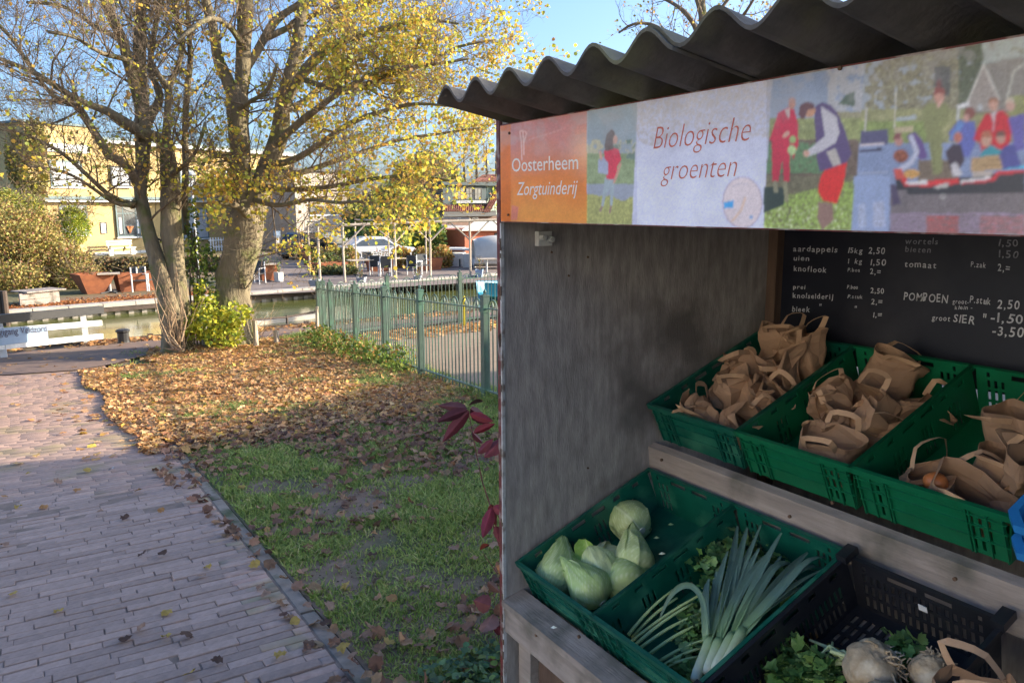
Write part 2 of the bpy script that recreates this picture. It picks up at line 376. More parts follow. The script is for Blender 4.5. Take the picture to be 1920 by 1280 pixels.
for k, (inv, dd, X, Yc, L_, wob) in enumerate(cand):
    slope = math.atan(.061) if X < -2.4 else .02
    if k < 300 and abs(L_-PL) < .001:
        o = bpy.data.objects.new('brick', bme); COL.objects.link(o); o.parent = path
        o.location = (X+wob[0], Yc+wob[1], TZ(X)+wob[2]); o.rotation_euler = (wob[0]*6, -slope+wob[1]*8, random.gauss(0, .008))
    else:
        vv = bv.copy(); vv[:, 1] *= L_/PL; far_ = X < -6.2
        if far_: vv[:, 2] = np.where(np.abs(vv[:, 2]) < .01, vv[:, 2]*.35, vv[:, 2]); vv[:, 0] *= 1.06; vv[:, 1] *= 1.008
        a = random.gauss(0, .008 if X > -6.2 else .002)
        R = np.array([[math.cos(a), -math.sin(a)], [math.sin(a), math.cos(a)]]); vv[:, :2] = vv[:, :2]@R.T
        vv[:, 2] += vv[:, 0]*slope+(vv[:, 1]*wob[1]*4+wob[2])*(1 if X > -5 else .12); vv[:, 0] += X+wob[0]*(not far_); vv[:, 1] += Yc; vv[:, 2] += TZ(X)
        c = np.array(random.choice(pal))*random.uniform(.85, 1.15)
        # paler towards the far end, with a warmer tone
        t = min(1, max(0, (-X-5)/4)); c = c*(1-t)+np.array((.46, .3, .225))*random.uniform(.85, 1.1)*t
        b0 = len(V)*12; V.append(vv); Cc.append(np.tile(c, (12, 1))); Fq += [tuple(b0+q for q in f) for f in bf]
np_mesh('brick_mass', np.concatenate(V), np.array(Fq), M['paver'], np.concatenate(Cc), parent=path, kind='stuff')
# kerb: concrete edging stones along the right edge of the path
kb = MB(); kb.box((0, 0, -.05), (.93, .1, .1)); kerb = None
for i in range(13):
    X = .2-i*.95; m = MB(); a = X-.465; c = X+.465; z0 = TZ(X); w_ = .035
    rz = random.gauss(0, .006); yo = .89+random.gauss(0, .003)
    P = []
    for xx_, s_ in ((a, 1), (c, 1)):
        for yy, zz in ((-w_, -.1), (w_, -.1), (w_, -.006), (w_-.008, .001), (-w_+.008, .001), (-w_, -.006)):
            P.append((xx_, yo+yy+(xx_-X)*rz, TZ(xx_)+zz-.004))
    m.add(P, [(0, 1, 2, 3, 4, 5)[::-1], (6, 7, 8, 9, 10, 11)]+[(q, (q+1) % 6, 6+(q+1) % 6, 6+q) for q in range(6)])
    m.build('kerb_stone', M['conc'], parent=path)
# ------------------------------------------------------------------ quay on the far side
q = thing('quay_wall', 'long concrete quay wall with pale coping stones and a dark timber fender across the canal', 'quay wall', (-30, 4, WZ))
YY = np.linspace(-40, 60, 101)
for i in range(100):
    y0, y1 = YY[i], YY[i+1]
    if -3 < y0 < 22:
        m = MB(); m.beam((QX(y0)+.05, y0+.012, FZ+.03), (QX(y1)+.05, y1-.012, FZ+.03), .5, .13); m.build('coping_stone', M['coping'], q, world=True)
a = MB(); a.beam((QX(-40), -40, -2.15), (QX(60), 60, -2.15), .3, 1.1); a.build('wall_face', M['quaywall'], q, world=True)
a = MB(); a.beam((QX(-3)+.28, -3, FZ-.12), (QX(22)+.28, 22, FZ-.12), .12, .13); a.build('fender_beam', M['timber'], q, world=True)
a = MB()
for i in range(60):
    y = -3+i*.42; a.box((QX(y)+.19, y, FZ-.33), (.06, .16, .3))
a.build('fender_blocks', M['coping'], q, world=True, kind='stuff')
nbk = thing('bank_edging', 'low timber boards holding up the near bank of the canal', 'bank edging', (NBX, 2, WZ))
for i in range(14):
    y0 = -6+i*1.6; m = MB(); m.box((NBX-.035, y0+.8, -1.35), (.05, 1.58, .95)); m.build('board', M['timber'], nbk, world=True)
    m = MB(); m.box((NBX-.1, y0, -1.4), (.08, .1, 1.1)); m.build('stake', M['timber'], nbk, world=True)
# ------------------------------------------------------------------ leaf and blade generators
def maple(n5=True):
    """fan outline of a five-lobed leaf, radius about 1, in the xy plane"""
    ang = [-90, -52, -30, -4, 14, 30, 48, 66, 90]; rad = [.55, .72, .64, .9, .76, .78, .95, .78, 1.05]
    pts = [(r*math.cos(math.radians(a)), r*math.sin(math.radians(a))) for a, r in zip(ang, rad)]
    left = [(-x, y) for x, y in pts[1:-1]][::-1]
    return np.array(pts+left)
MAP = maple()
def rand_rot(n, tilt=None):
    """n random rotation matrices; tilt: std of tipping away from flat"""
    a = rng.uniform(0, 2*np.pi, n)
    ca, sa = np.cos(a), np.sin(a); R = np.zeros((n, 3, 3)); R[:, 0, 0] = ca; R[:, 0, 1] = -sa; R[:, 1, 0] = sa; R[:, 1, 1] = ca; R[:, 2, 2] = 1
    if tilt is None: t = np.arccos(rng.uniform(-1, 1, n))
    else: t = rng.normal(0, tilt, n)
    b = rng.uniform(0, 2*np.pi, n); k = np.stack([np.cos(b), np.sin(b), 0*b], 1); K = np.zeros((n, 3, 3))
    K[:, 0, 2] = k[:, 1]; K[:, 1, 2] = -k[:, 0]; K[:, 2, 0] = -k[:, 1]; K[:, 2, 1] = k[:, 0]
    T = np.eye(3)+np.sin(t)[:, None, None]*K+(1-np.cos(t))[:, None, None]*(K@K)
    return T@R
def leaves(P, size, colors, tilt=None, curl=.25, outline=None):
    """fan meshes for leaves at P (n,3); returns V,F,C"""
    O = MAP if outline is None else outline; n = len(P); k = len(O)
    base = np.zeros((k+1, 3)); base[1:, :2] = O; base[0, 1] = .1
    R = rand_rot(n, tilt); sc = np.asarray(size)*np.ones(n)
    cu = rng.normal(0, 1, (n, 2))*curl
    z = cu[:, :1]*base[None, :, 0]**2+cu[:, 1:]*base[None, :, 1]*np.abs(base[None, :, 1])+curl*.4*rng.normal(0, 1, (n, k+1))*(np.arange(k+1) > 0)
    B = np.repeat(base[None], n, 0); B[:, :, 2] = z
    V = np.einsum('nij,nkj->nki', R, B)*sc[:, None, None]+P[:, None, :]
    idx = np.arange(1, k+1); f = np.stack([0*idx, idx, np.roll(idx, -1)], 1)
    F = (f[None]+(np.arange(n)*(k+1))[:, None, None]).reshape(-1, 3)
    C = np.repeat(colors[:, None, :], k+1, 1)
    return V.reshape(-1, 3), F, C.reshape(-1, 3)
def pick(pal, n, w=None, var=.18):
    p = np.array(pal)[rng.choice(len(pal), n, p=None if w is None else np.array(w)/sum(w))]
    return np.clip(p*rng.uniform(1-var, 1+var, (n, 1))*rng.uniform(1-var*.4, 1+var*.4, (n, 3)), 0, 1)
SMALL = np.array([(0, -.5), (.5, -.1), (.42, .35), (0, .8), (-.42, .35), (-.5, -.1)])
AUT = [(.62, .34, .13), (.7, .43, .19), (.52, .27, .11), (.76, .51, .26), (.4, .2, .1), (.75, .52, .12)]
BRN = [(.27, .15, .095), (.36, .21, .13), (.2, .11, .08), (.42, .27, .17), (.48, .3, .17)]
# ground cover sampling: points over the verge between path and fence
def fenceY(X): return 3.83+(X+6.71)*-.0676
N0 = 430000
t = rng.uniform(0, 1, N0); X = -1.6-13.*(t**1.25); Y = .945+rng.uniform(0, 1, N0)*(fenceY(X)-.945+.25)
dist = np.hypot(X, Y)
patch = noise2(X, Y, 1.1, 3.2, 3)*.6+noise2(X, Y, 3.7, 8., 2)*.4
edgeb = np.clip((Y-fenceY(X)+.9)/.9, 0, 1)                            # lusher along the fence
dens = np.clip((patch-.28)*6, 0.06, 1)*np.where(X < -8.2, .16, 1)+edgeb*.7
dens = np.where((X < -8.2) & (patch > .63), .8, dens)
keep = rng.uniform(0, 1, N0) < dens*np.clip(3.8/dist, .35, 1); keep &= ~((X < -13.0) & (Y < 1.2))
X, Y, dist, edge_, patch_ = X[keep], Y[keep], dist[keep], edgeb[keep], patch[keep]; n = len(X)
Z = TZ(X)-.014+.03*(noise2(X, Y, 1.4)-.5)
h = rng.uniform(.016, .046, n)*(1+.9*edge_**2*rng.uniform(0, 1.5, n))*(1+dist/16)*(.7+.6*np.clip((patch_-.4)*4, 0, 1)); wd = rng.uniform(.0016, .003, n)*(1+dist/4.5)
a = rng.uniform(0, 2*np.pi, n); lean = rng.normal(0, .55, (n, 2)); u = np.stack([np.cos(a), np.sin(a), 0*a], 1)*wd[:, None]
P0 = np.stack([X, Y, Z-.008], 1); mid = P0+np.stack([lean[:, 0]*h*.35, lean[:, 1]*h*.35, h*.6], 1)
tip = P0+np.stack([lean[:, 0]*h*1.05, lean[:, 1]*h*1.05, h*.93], 1)
V = np.stack([P0-u, P0+u, mid-u*.8, mid+u*.8, tip], 1).reshape(-1, 3)
bi = np.arange(n)[:, None]*5; F = np.concatenate([bi+[0, 1, 3], bi+[0, 3, 2], bi+[2, 3, 4]])
GC = pick([(.26, .355, .1), (.35, .43, .125), (.2, .29, .085), (.43, .46, .16), (.5, .45, .24)], n, [4, 5, 3, 3, 1])
np_mesh('grass', V, F, M['grass'], np.repeat(GC, 5, 0), kind='stuff')
# fallen leaves over the verge
def litter(N, fx, fy, densf, size, pal, w, z0=.008, tilt=.42, curl=.22):
    X = rng.uniform(*fx, N); Y = rng.uniform(*fy, N); k = rng.uniform(0, 1, N) < densf(X, Y); X, Y = X[k], Y[k]
    Z = TZ(X)+z0+rng.uniform(0, .02, len(X)); n = len(X)
    return leaves(np.stack([X, Y, Z], 1), rng.uniform(*size, n), pick(pal, n, w), tilt, curl)
def d1(X, Y):
    b = noise2(X, Y, 1.6, 5.)
    green = np.clip((noise2(X, Y, 1.1, 3.2, 3)*.6+noise2(X, Y, 3.7, 8., 2)*.4-.62)*9, 0, .8)
    d = np.clip((-X-6.3)/1.4, 0, 1)*np.clip((b-.15)*3, .4, 1)*(1-green)
    d *= (Y < fenceY(X)+.1)&(Y > .62+.25*noise2(X, X*0, 1.5, 2)-.45*np.clip((-X-6)/5, 0, 1)*noise2(X, Y, .8, 1))
    return d*(1-((X < -12.4)&(Y < 1.25+.5*noise2(X, Y, 2))))
A = litter(80000, (-14.6, -6.), (.1, 4.3), d1, (.028, .052), AUT, [5, 5, 3, 4, 2, 1])
def d2(X, Y):
    b = noise2(X, Y, 1.2, 9.)
    d = np.clip((-X-4.2)/2.6, 0, 1)*np.clip((b-.28)*4, 0, 1)*.9+.24*np.clip((b-.3)*3, 0, 1)
    return d*((Y < fenceY(X)) & (Y > .78-.35*np.clip(1-np.abs(X+6)/1.5, 0, 1)*b) & (X > -7.6))
B = litter(11000, (-7.6, -1.7), (.3, 4.), d2, (.022, .042), BRN, [4, 4, 3, 3, 2], tilt=.5, curl=.35)
def d3(X, Y): return np.clip(noise2(X, Y, .9, 4)-.25, 0, 1)*1.1
C_ = litter(5200, (-17.0, -16.05), (-3.5, 9), d3, (.04, .075), AUT, [5, 4, 5, 3, 3, 1])
D_ = litter(5200, (-13.9, -11.6), (4.5, 12.), lambda X, Y: np.clip((-X-12.2)/1, .0, 1), (.04, .07), AUT, [5, 5, 3, 4, 2, 1])
E_ = litter(420, (-12.5, -6.4), (-2.2, .75), lambda X, Y: .2+.6*(Y > .1), (.03, .05), AUT, [5, 5, 3, 4, 2, 1], z0=.004, tilt=.15)
F_ = litter(260, (-16, -12.9), (-3., 5.), lambda X, Y: .6, (.03, .05), AUT, [5, 5, 3, 4, 2, 1], z0=.018, tilt=.15)
def merge(name, L, m, kind='stuff', parent=None):
    V = []; F = []; C = []; o = 0
    for v, f, c in L: V.append(v); F.append(f+o); C.append(c); o += len(v)
    return np_mesh(name, np.concatenate(V), np.concatenate(F), m, np.concatenate(C), kind=kind, parent=parent)
merge('leaf_litter', [A, B, C_, D_, E_, F_], M['leaf'])
# far-bank litter along the quay, a brown-orange drift
N = 5200; Y = rng.uniform(-3, 6, N); X = QX(Y)-.35-np.abs(rng.normal(0, .9, N)); P = np.stack([X, Y, FZ+.01+rng.uniform(0, .05, N)], 1)
merge('quay_litter', [leaves(P, rng.uniform(.05, .09, N), pick([(.5, .2, .06), (.42, .15, .05), (.55, .28, .1), (.3, .1, .04)], N), .5, .3, SMALL)], M['leaf'])
# fallen leaves that can be told apart: on the path and the near verge
LP = [(110, 1147, 'y'), (310, 1147, 'y'), (262, 1181, 'p'), (310, 1194, 'y'), (350, 1190, 'b'), (525, 1230, 'y'), (355, 1265, 'y'), (10, 1022, 'p'),
      (25, 1112, 'y'), (35, 950, 'y'), (82, 950, 'o'), (145, 919, 'o'), (258, 921, 'o'), (302, 957, 'o'), (388, 1063, 'y'), (377, 1080, 'p'),
      (490, 1100, 'p'), (552, 1169, 'y'), (232, 1197, 'b'), (55, 888, 'y'), (165, 883, 'y'), (7, 931, 'o'), (306, 1040, 'b'), (265, 1041, 'b'),
      (480, 1060, 'y'), (575, 1135, 'p'), (620, 1140, 'p'), (610, 1170, 'b'), (650, 1190, 'p'), (648, 1096, 'y'), (795, 1100, 'p'), (770, 1085, 'p'),
      (770, 1140, 'b'), (640, 1215, 'y'), (660, 1230, 'p'), (500, 1115, 'p'), (460, 1290, 'p'), (210, 880, 'w'), (330, 860, 'y'), (110, 905, 'p'),
      (190, 960, 'p'), (235, 970, 'b'), (410, 1240, 'b'), (700, 1040, 'b'), (730, 1205, 'y'), (735, 1125, 'o'), (640, 1065, 'p'), (705, 1090, 'b'),
      (640, 905, 'b'), (590, 880, 'o'), (520, 905, 'b'), (560, 960, 'p'), (850, 1030, 'p'), (825, 860, 'p'), (455, 915, 'y'), (700, 960, 'b')]
LC = {'y': ((.52, .38, .1), 'yellow'), 'o': ((.45, .25, .1), 'orange brown'), 'p': ((.38, .25, .18), 'pinkish tan'), 'b': ((.12, .07, .05), 'dark brown'), 'w': ((.5, .5, .5), 'pale grey')}
for px, py, c in LP:
    p = onT(px, py, .012); v, f, cc = leaves(np.zeros((1, 3)), [random.uniform(.024, .036)], np.array([LC[c][0]]), .28, .3)
    on_path = p[1] < .9
    o = np_mesh('fallen_leaf', v, f, M['leaf'], cc, world=False); o.location = p+np.array([0, 0, .008])
    tag(o, '%s fallen maple leaf lying on the %s' % (LC[c][1], 'brick path' if on_path else 'grass verge'), 'leaf',
        '%s leaves on the %s' % (LC[c][1], 'path' if on_path else 'verge'))

# crumbs of soil and small stones lying in the bare patches
n = 16000; X = -1.7-rng.uniform(0, 1, n)**1.4*6.5; Y = .96+rng.uniform(0, 1, n)*2.9; Z = TZ(X)-.014+.03*(noise2(X, Y, 1.4)-.5); r_ = rng.uniform(.0015, .006, n)*(1+rng.exponential(.3, n))
O8 = np.array([(1, 0, 0), (0, 1, 0), (-1, 0, 0), (0, -1, 0), (0, 0, .7), (0, 0, -.7)]); B8 = O8[None]*(1+rng.uniform(-.35, .35, (n, 6, 3)))*r_[:, None, None]
V = (np.einsum('nij,nkj->nki', rand_rot(n, .5), B8)+np.stack([X, Y, Z], 1)[:, None]).reshape(-1, 3)
F8 = np.array([(0, 1, 4), (1, 2, 4), (2, 3, 4), (3, 0, 4), (1, 0, 5), (2, 1, 5), (3, 2, 5), (0, 3, 5)]); F = (F8[None]+6*np.arange(n)[:, None, None]).reshape(-1, 3)
np_mesh('soil_crumbs', V, F, M['leaf'], np.repeat(pick([(.17, .12, .09), (.28, .21, .16), (.38, .33, .28), (.12, .09, .07)], n, [4, 4, 1, 3]), 6, 0), kind='stuff')
# ------------------------------------------------------------------ the roadside vegetable stall
XL, YF, YB, XR = -2.06, 1.245, 2.52, .55
st = thing('market_stall', 'open grey wooden vegetable stall with corrugated roof, printed sign panel and tilted shelves', 'stall', (-.75, 1.9, 0))
def P_(name, m, mt, **k): return m.build(name, mt, st, world=True, **k)
m = MB(); m.box2((XL-.018, YF, -.06), (XL, YB, 1.90)); P_('side_wall', m, M['ply'])
m = MB(); m.box2((XR, YF, -.06), (XR+.018, YB, 1.90)); P_('side_wall', m, M['ply'])
m = MB(); m.box2((XL-.023, YF-.011, -.06), (XL-.004, YF-.001, 1.905))
P_('edge_strip', m, M['redpaint'])
m = MB(); m.box2((XL-.0035, YF-.012, -.06), (XL+.003, YF-.001, 1.60)); P_('edge_strip', m, M['whitepeel'])
# torn flakes of paint standing off the edge strip
m = MB()
for k in range(26):
    z = random.uniform(.0, 1.55); m.box((XL-.003+random.gauss(0, .003), YF-.0135, z), (random.uniform(.002, .007), .003, random.uniform(.008, .03)))
P_('paint_flakes', m, M['post'], kind='stuff')
m = MB(); m.box2((XL+.002, YB-.09, .3), (XL+.045, YB-.045, 1.72)); P_('corner_post', m, M['post'])
m = MB(); m.box2((XR-.045, YB-.09, .0), (XR-.002, YB-.045, 1.72)); P_('corner_post', m, M['post'])
# blackboard at the back, open below it
m = MB(); m.box2((XL+.047, YB-.055, 1.085), (XR-.047, YB-.04, 1.655)); P_('chalkboard', m, M['chalkb']); chalkboard = st.children[-1]
YBD = YB-.0565
m = MB(); m.box2((XL, YB-.03, -.05), (XR, YB-.012, .95)); P_('back_panel', m, M['ply'])
m = MB(); m.box2((XL+.001, YF+.01, 1.76), (XR-.001, YF+.07, 1.845)); P_('roof_beam', m, M['post'])
# corrugated roof sheets, high at the front and falling to the back
LAM, AMP, RY0, RT = .1635, .0235, 1.02, math.radians(10.2)
RZ = 1.953
def roof_sheet(x0, x1, dz=0., dy=0., ph=0.):
    n = int((x1-x0)/LAM*14); ny_ = 6; m = MB(); xs_ = np.linspace(x0, x1, n+1); top = []; bot = []
    x_c = -1.827
    for j in range(ny_+1):
        s = j/ny_*1.75+dy
        for x in xs_:
            z = AMP*math.cos(2*math.pi*(x-x_c)/LAM)
            top.append((x, RY0+s*math.cos(RT), RZ+dz+z-s*math.sin(RT))); bot.append((x, RY0+s*math.cos(RT), RZ+dz+z-.0075-s*math.sin(RT)))
    N = (n+1)*(ny_+1); f = []
    for j in range(ny_):
        for i in range(n):
            a = j*(n+1)+i; b = a+n+1; f += [(a, a+1, b+1, b), (N+a, N+b, N+b+1, N+a+1)]
    for i in range(n):
        a = i; f.append((a, N+a, N+a+1, a+1)); a = ny_*(n+1)+i; f.append((a, a+1, N+a+1, N+a))
    for j in range(ny_):
        a = j*(n+1); f.append((a, a+n+1, N+a+n+1, N+a)); a += n; f.append((a, N+a, N+a+n+1, a+n+1))
    m.add(top+bot, f); return m
P_('roof_sheet', roof_sheet(-2.045, -1.10), M['eternit'], smooth=False)
P_('roof_sheet', roof_sheet(-1.235, -.16, .0085, .012), M['eternit'])
P_('roof_sheet', roof_sheet(-.29, .72, .017, .0), M['eternit'])
for i, x in enumerate((-1.62, -1.3, -.97, -.645, -.32, 0.0, .33)):
    m = MB(); m.tube([(x, YF+.2, 1.70), (x, YF+.2, 1.905)], .006, 6); m.tube([(x, YF+.2, 1.70), (x, YF+.2, 1.706)], .012, 6); P_('roof_bolt', m, M['dark'])
# light fitting and screws on the wall inside
lp = onX(1015, 447, XL)
m = MB(); m.box((XL+.012, lp[1], lp[2]), (.022, .05, .045)); P_('lamp_holder', m, M['ceramic']); lh = st.children[-1]
m = MB()
for dy, dz, r, h in ((-.016, .004, .0115, .05), (.013, -.002, .013, .045)):
    for k in range(3): m.tube([(XL+.018+k*.009, lp[1]+dy, lp[2]+dz), (XL+.026+k*.009, lp[1]+dy, lp[2]+dz)], [r*(1-.16*k)]*2, 12)
P_('porcelain_knob', m, M['ceramic'], smooth=False)
for px, py in ((1034, 473), (1066, 517), (1102, 482), (1102, 877)):
    p = onX(px, py, XL); m = MB(); m.tube([p-[.002, 0, 0], p+[.004, 0, 0]], [.0045, .003], 8); P_('screw', m, M['rust'])
# shelf timbers
TILT = math.radians(21.0); DV = np.array([0, math.cos(TILT), math.sin(TILT)]); NV = np.array([0, -math.sin(TILT), math.cos(TILT)])
LO = np.array([XL+.03, 1.272, .510]); UP = np.array([XL+.03, 1.822, .963]); CH = .155
def tilted_board(name, a, b, along, thick, depth, mt):
    """board between x=a and b whose front top edge is at point `along`, thickness down, depth back along the slope"""
    m = MB(); p = np.array(along, float); X0 = np.array([a, p[1], p[2]])
    u = np.array([b-a, 0, 0]); P = [X0, X0+u, X0+u+DV*depth, X0+DV*depth]
    m.prism(P, -NV*thick); P_(name, m, mt)
P_('front_rail', MB().box2((XL+.001, 1.238, .262), (XR-.001, 1.272, .372)), M['plank'])
P_('front_ledge', MB().prism([(XL+.001, 1.228, .374), (XR-.001, 1.228, .374), (XR-.001, 1.31, .392), (XL+.001, 1.31, .392)], (0, 0, -.0018-.02)), M['plank'])
for k, d0 in enumerate((.05, .24, .43)): tilted_board('shelf_slat', XL+.002, XR-.002, LO-NV*(CH+.004)+DV*d0, .018, .12, M['plank'])
for k, d0 in enumerate((.06, .24, .42)): tilted_board('shelf_slat', XL+.002, XR-.002, UP-NV*(CH+.004)+DV*d0, .018, .12, M['plank'])
# the broad grey board in front of the upper row
q = np.array([0, 1.876, .806]); m = MB(); m.prism([(XL+.001, q[1], q[2]), (XR-.001, q[1], q[2]), (XR-.001, q[1]-.028, q[2]-.012), (XL+.001, q[1]-.028, q[2]-.012)], (0, .012, -.125))
P_('upper_rail', m, M['plank'])
m = MB(); m.box2((XL+.03, YF+.03, -.05), (XL+.1, YF+.075, .262)); P_('shelf_leg', m, M['plank'])
m = MB(); m.box2((XL+.55, YF+.09, -.05), (XL+.62, YF+.135, .25)); P_('shelf_leg', m, M['plank'])
m = MB(); m.box2((XL+.12, YF+.05, -.05), (XL+.4, YF+.062, .255)); P_('lower_plank', m, M['post'])
for px, py in ((1240, 862), (1480, 968), (1560, 942), (1790, 1085), (1005, 1190), (1085, 1193)):
    p = onY(px, py, 1.236 if py > 1150 else 1.81); m = MB(); m.tube([p-[0, .002, 0], p+[0, .004, 0]], .005, 8); P_('nail', m, M['rust'])
# ------------------------------------------------------------------ printed sign panel over the opening
SY = YF-.013
class Canvas:
    def __init__(s, x0, x1, z0, z1, step):
        s.xs = np.arange(x0, x1+step/2, step); s.zs = np.arange(z0, z1+step/2, step); s.X, s.Z = np.meshgrid(s.xs, s.zs)
        P = np.stack([s.X, np.full_like(s.X, SY), s.Z], -1); s.U, s.V, _ = proj(P); s.C = np.zeros(s.X.shape+(3,)); s.noise = rng.normal(0, 1, s.X.shape)
    def inpoly(s, pts):
        U, V = s.U, s.V; ins = np.zeros(U.shape, bool); n = len(pts)
        for i in range(n):
            x1, y1 = pts[i]; x2, y2 = pts[(i+1) % n]
            if y1 == y2: continue
            c = ((y1 > V) != (y2 > V)) & (U < (x2-x1)*(V-y1)/(y2-y1)+x1); ins ^= c
        return ins
    def fill(s, mask, col, nz=.03, tex=None):
        c = np.array(col)[None, :]*(1+nz*s.noise[mask][:, None])
        if tex is not None: c = c*tex[mask][:, None]
        s.C[mask] = c
    def poly(s, pts, col, nz=.04, tex=None): s.fill(s.inpoly(pts), col, nz, tex)
    def ell(s, cx, cy, rx, ry, col, nz=.04): s.fill(((s.U-cx)/rx)**2+((s.V-cy)/ry)**2 < 1, col, nz)
    def line(s, pts, w, col):
        for (x1, y1), (x2, y2) in zip(pts[:-1], pts[1:]):
            d = np.hypot(x2-x1, y2-y1)+1e-6; t = np.clip(((s.U-x1)*(x2-x1)+(s.V-y1)*(y2-y1))/d**2, 0, 1)
            s.fill(np.hypot(s.U-x1-t*(x2-x1), s.V-y1-t*(y2-y1)) < w, col)
cv = Canvas(XL+.012, -.5, 1.6055, 1.8835, .0019)
U, V = cv.U, cv.V; A_ = np.ones(U.shape, bool)
def grad(mask, c0, c1, t): cv.C[mask] = (np.array(c0)[None]*(1-t[mask][:, None])+np.array(c1)[None]*t[mask][:, None])
nA = noise2(U, V, .03, 1, 4); nB = noise2(U, V, .11, 4, 3); nC = noise2(U, V, .3, 2, 2)
# left orange field with a faded sky above it
tt = np.clip((V-250)/90+.5*(nA-.5), 0, 1); grad(U < 1105, (.42, .21, .2), (.52, .2, .07), tt)
t2 = np.clip((V-345)/50+(nA-.5), 0, 1); mk = (U < 1105) & (t2 > 0); cv.C[mk] = cv.C[mk]*(1-t2[mk][:, None]*.55)+np.array([.58, .33, .12])*t2[mk][:, None]*.55
mk = U < 960; cv.C[mk] = np.array([.5, .16, .04])
gl = np.exp(-((U-1100)/26)**2-((V-280)/40)**2)[..., None]; cv.C = np.where((U < 1105)[..., None], cv.C*(1-gl*.6)+np.array([.75, .5, .3])*gl*.6, cv.C)
cv.line([(985, 290), (984, 262), (983, 245)], 1.1, (.6, .45, .42)); cv.line([(981, 300), (980, 265), (977, 247), (983, 245)], 1.1, (.6, .45, .42)); cv.line([(984, 270), (990, 250), (986, 246)], 1.0, (.6, .45, .42))
cv.line([(995, 262), (1035, 250), (1055, 243)], 1.0, (.5, .3, .27)); cv.poly([(962, 385), (975, 388), (972, 412), (960, 412)], (.5, .2, .15))
# panel with the walking girl
mk = (U >= 1103) & (U < 1197-(V-215)*.045)
grad(mk, (.3, .36, .42), (.36, .44, .5), nA); cv.fill(mk & (V > 262) & (nB > .42), (.5, .5, .36)); cv.fill(mk & (V > 288), (.28, .36, .2), .1, .7+.6*nB)
cv.fill(mk & (V > 262) & (V < 300) & (U > 1150) & (nB > .5), (.18, .25, .2)); cv.fill(mk & (V > 345) & (V < 378), (.33, .37, .45)); cv.fill(mk & (V > 366+12*(nA-.5)*3), (.37, .4, .16), .12, .7+.6*nC)
cv.poly([(1137, 333), (1155, 335), (1154, 355), (1151, 385), (1146, 386), (1147, 352), (1138, 368), (1134, 388), (1130, 386), (1133, 362)], (.36, .44, .48)); cv.line([(1131, 388), (1128, 396)], 2, (.3, .22, .2)); cv.line([(1148, 388), (1146, 398)], 2, (.3, .2, .18))
cv.poly([(1135, 283), (1150, 276), (1163, 281), (1168, 300), (1160, 312), (1158, 336), (1140, 336)], (.62, .06, .1)); cv.line([(1166, 308), (1160, 326), (1154, 342)], 2.2, (.55, .33, .25))
cv.ell(1155, 262, 6, 8, (.6, .38, .3)); cv.poly([(1136, 275), (1140, 252), (1150, 242), (1156, 250), (1152, 262), (1153, 280), (1138, 284)], (.16, .12, .1)); cv.poly([(1124, 300), (1134, 294), (1143, 306), (1143, 328), (1124, 324)], (.4, .45, .6)); cv.line([(1130, 298), (1128, 285)], 2.4, (.6, .38, .3))
# white field
mk = (U >= 1197-(V-215)*.045) & (U < 1451-(V-148)*.061)
grad(mk, (.46, .49, .62), (.58, .62, .78), np.clip((V-190)/150+.7*(nA-.5), 0, 1))
cv.fill(mk & (V < 235+50*nA) & (nC > .47), (.45, .45, .5)); e = ((U-1395)/37)**2+((V-380)/48)**2
cv.fill((e < 1) & mk, (.62, .57, .6)); cv.fill((e > .93) & (e < 1.03) & mk, (.4, .36, .45)); cv.poly([(1360, 380), (1378, 376), (1378, 389), (1360, 391)], (.1, .35, .7)); cv.line([(1375, 415), (1392, 395), (1400, 372)], 2.2, (.62, .5, .42)); cv.ell(1411, 407, 3, 3.5, (.2, .35, .6)); cv.line([(1376, 350), (1392, 344), (1408, 346)], .8, (.45, .42, .5))
# field photo: two people harvesting
mk = (U >= 1451-(V-148)*.061) & (U < 1614-(V-255)*.068)
grad(mk, (.27, .33, .47), (.36, .42, .52), np.clip((V-150)/80, 0, 1)); cv.fill(mk & (U > 1555) & (V < 215) & (nB > .4), (.45, .47, .5))
cv.fill(mk & (V > 210) & (nB > .2) & (U > 1572), (.33, .32, .2), .15); cv.fill(mk & (V > 222), (.3, .34, .15), .12, .6+.8*nB); cv.poly([(1575, 196), (1590, 178), (1605, 172), (1606, 200)], (.13, .17, .12))
cv.fill(mk & (V > 262), (.17, .13, .1), .1, .7+.6*nB); cv.fill(mk & (V > 268) & (U < 1560) & (V < 325) & (nC > .28), (.15, .26, .13), .15)
cv.fill(mk & (V > 330), (.2, .19, .12), .1, .7+.6*nB); cv.fill(mk & (V > 345+30*(nA-.5)+.35*np.maximum(0, 1540-U)-.2*np.maximum(0, U-1540)) & (nC > .3), (.3, .42, .12), .2, .6+.9*nC)
cv.fill(mk & (V > 385) & (nC > .72), (.6, .66, .45)); cv.poly([(1436, 350), (1480, 352), (1472, 385), (1434, 400)], (.05, .07, .06))
cv.poly([(1453, 240), (1462, 212), (1478, 203), (1492, 205), (1500, 235), (1499, 275), (1490, 300), (1483, 255), (1484, 340), (1473, 342), (1470, 300), (1462, 341), (1451, 340), (1450, 265), (1446, 262)], (.55, .05, .09)); cv.poly([(1474, 206), (1484, 203), (1482, 226)], (.6, .52, .5)); cv.ell(1488, 194, 7, 11, (.48, .28, .22)); cv.line([(1474, 255), (1480, 250)], 4, (.6, .38, .3)); cv.ell(1490, 262, 6, 7, (.35, .5, .2)); cv.ell(1488, 282, 8, 9, (.45, .6, .3)); cv.line([(1456, 343), (1458, 358)], 4, (.3, .3, .2)); cv.line([(1475, 343), (1478, 375)], 4, (.32, .32, .2))
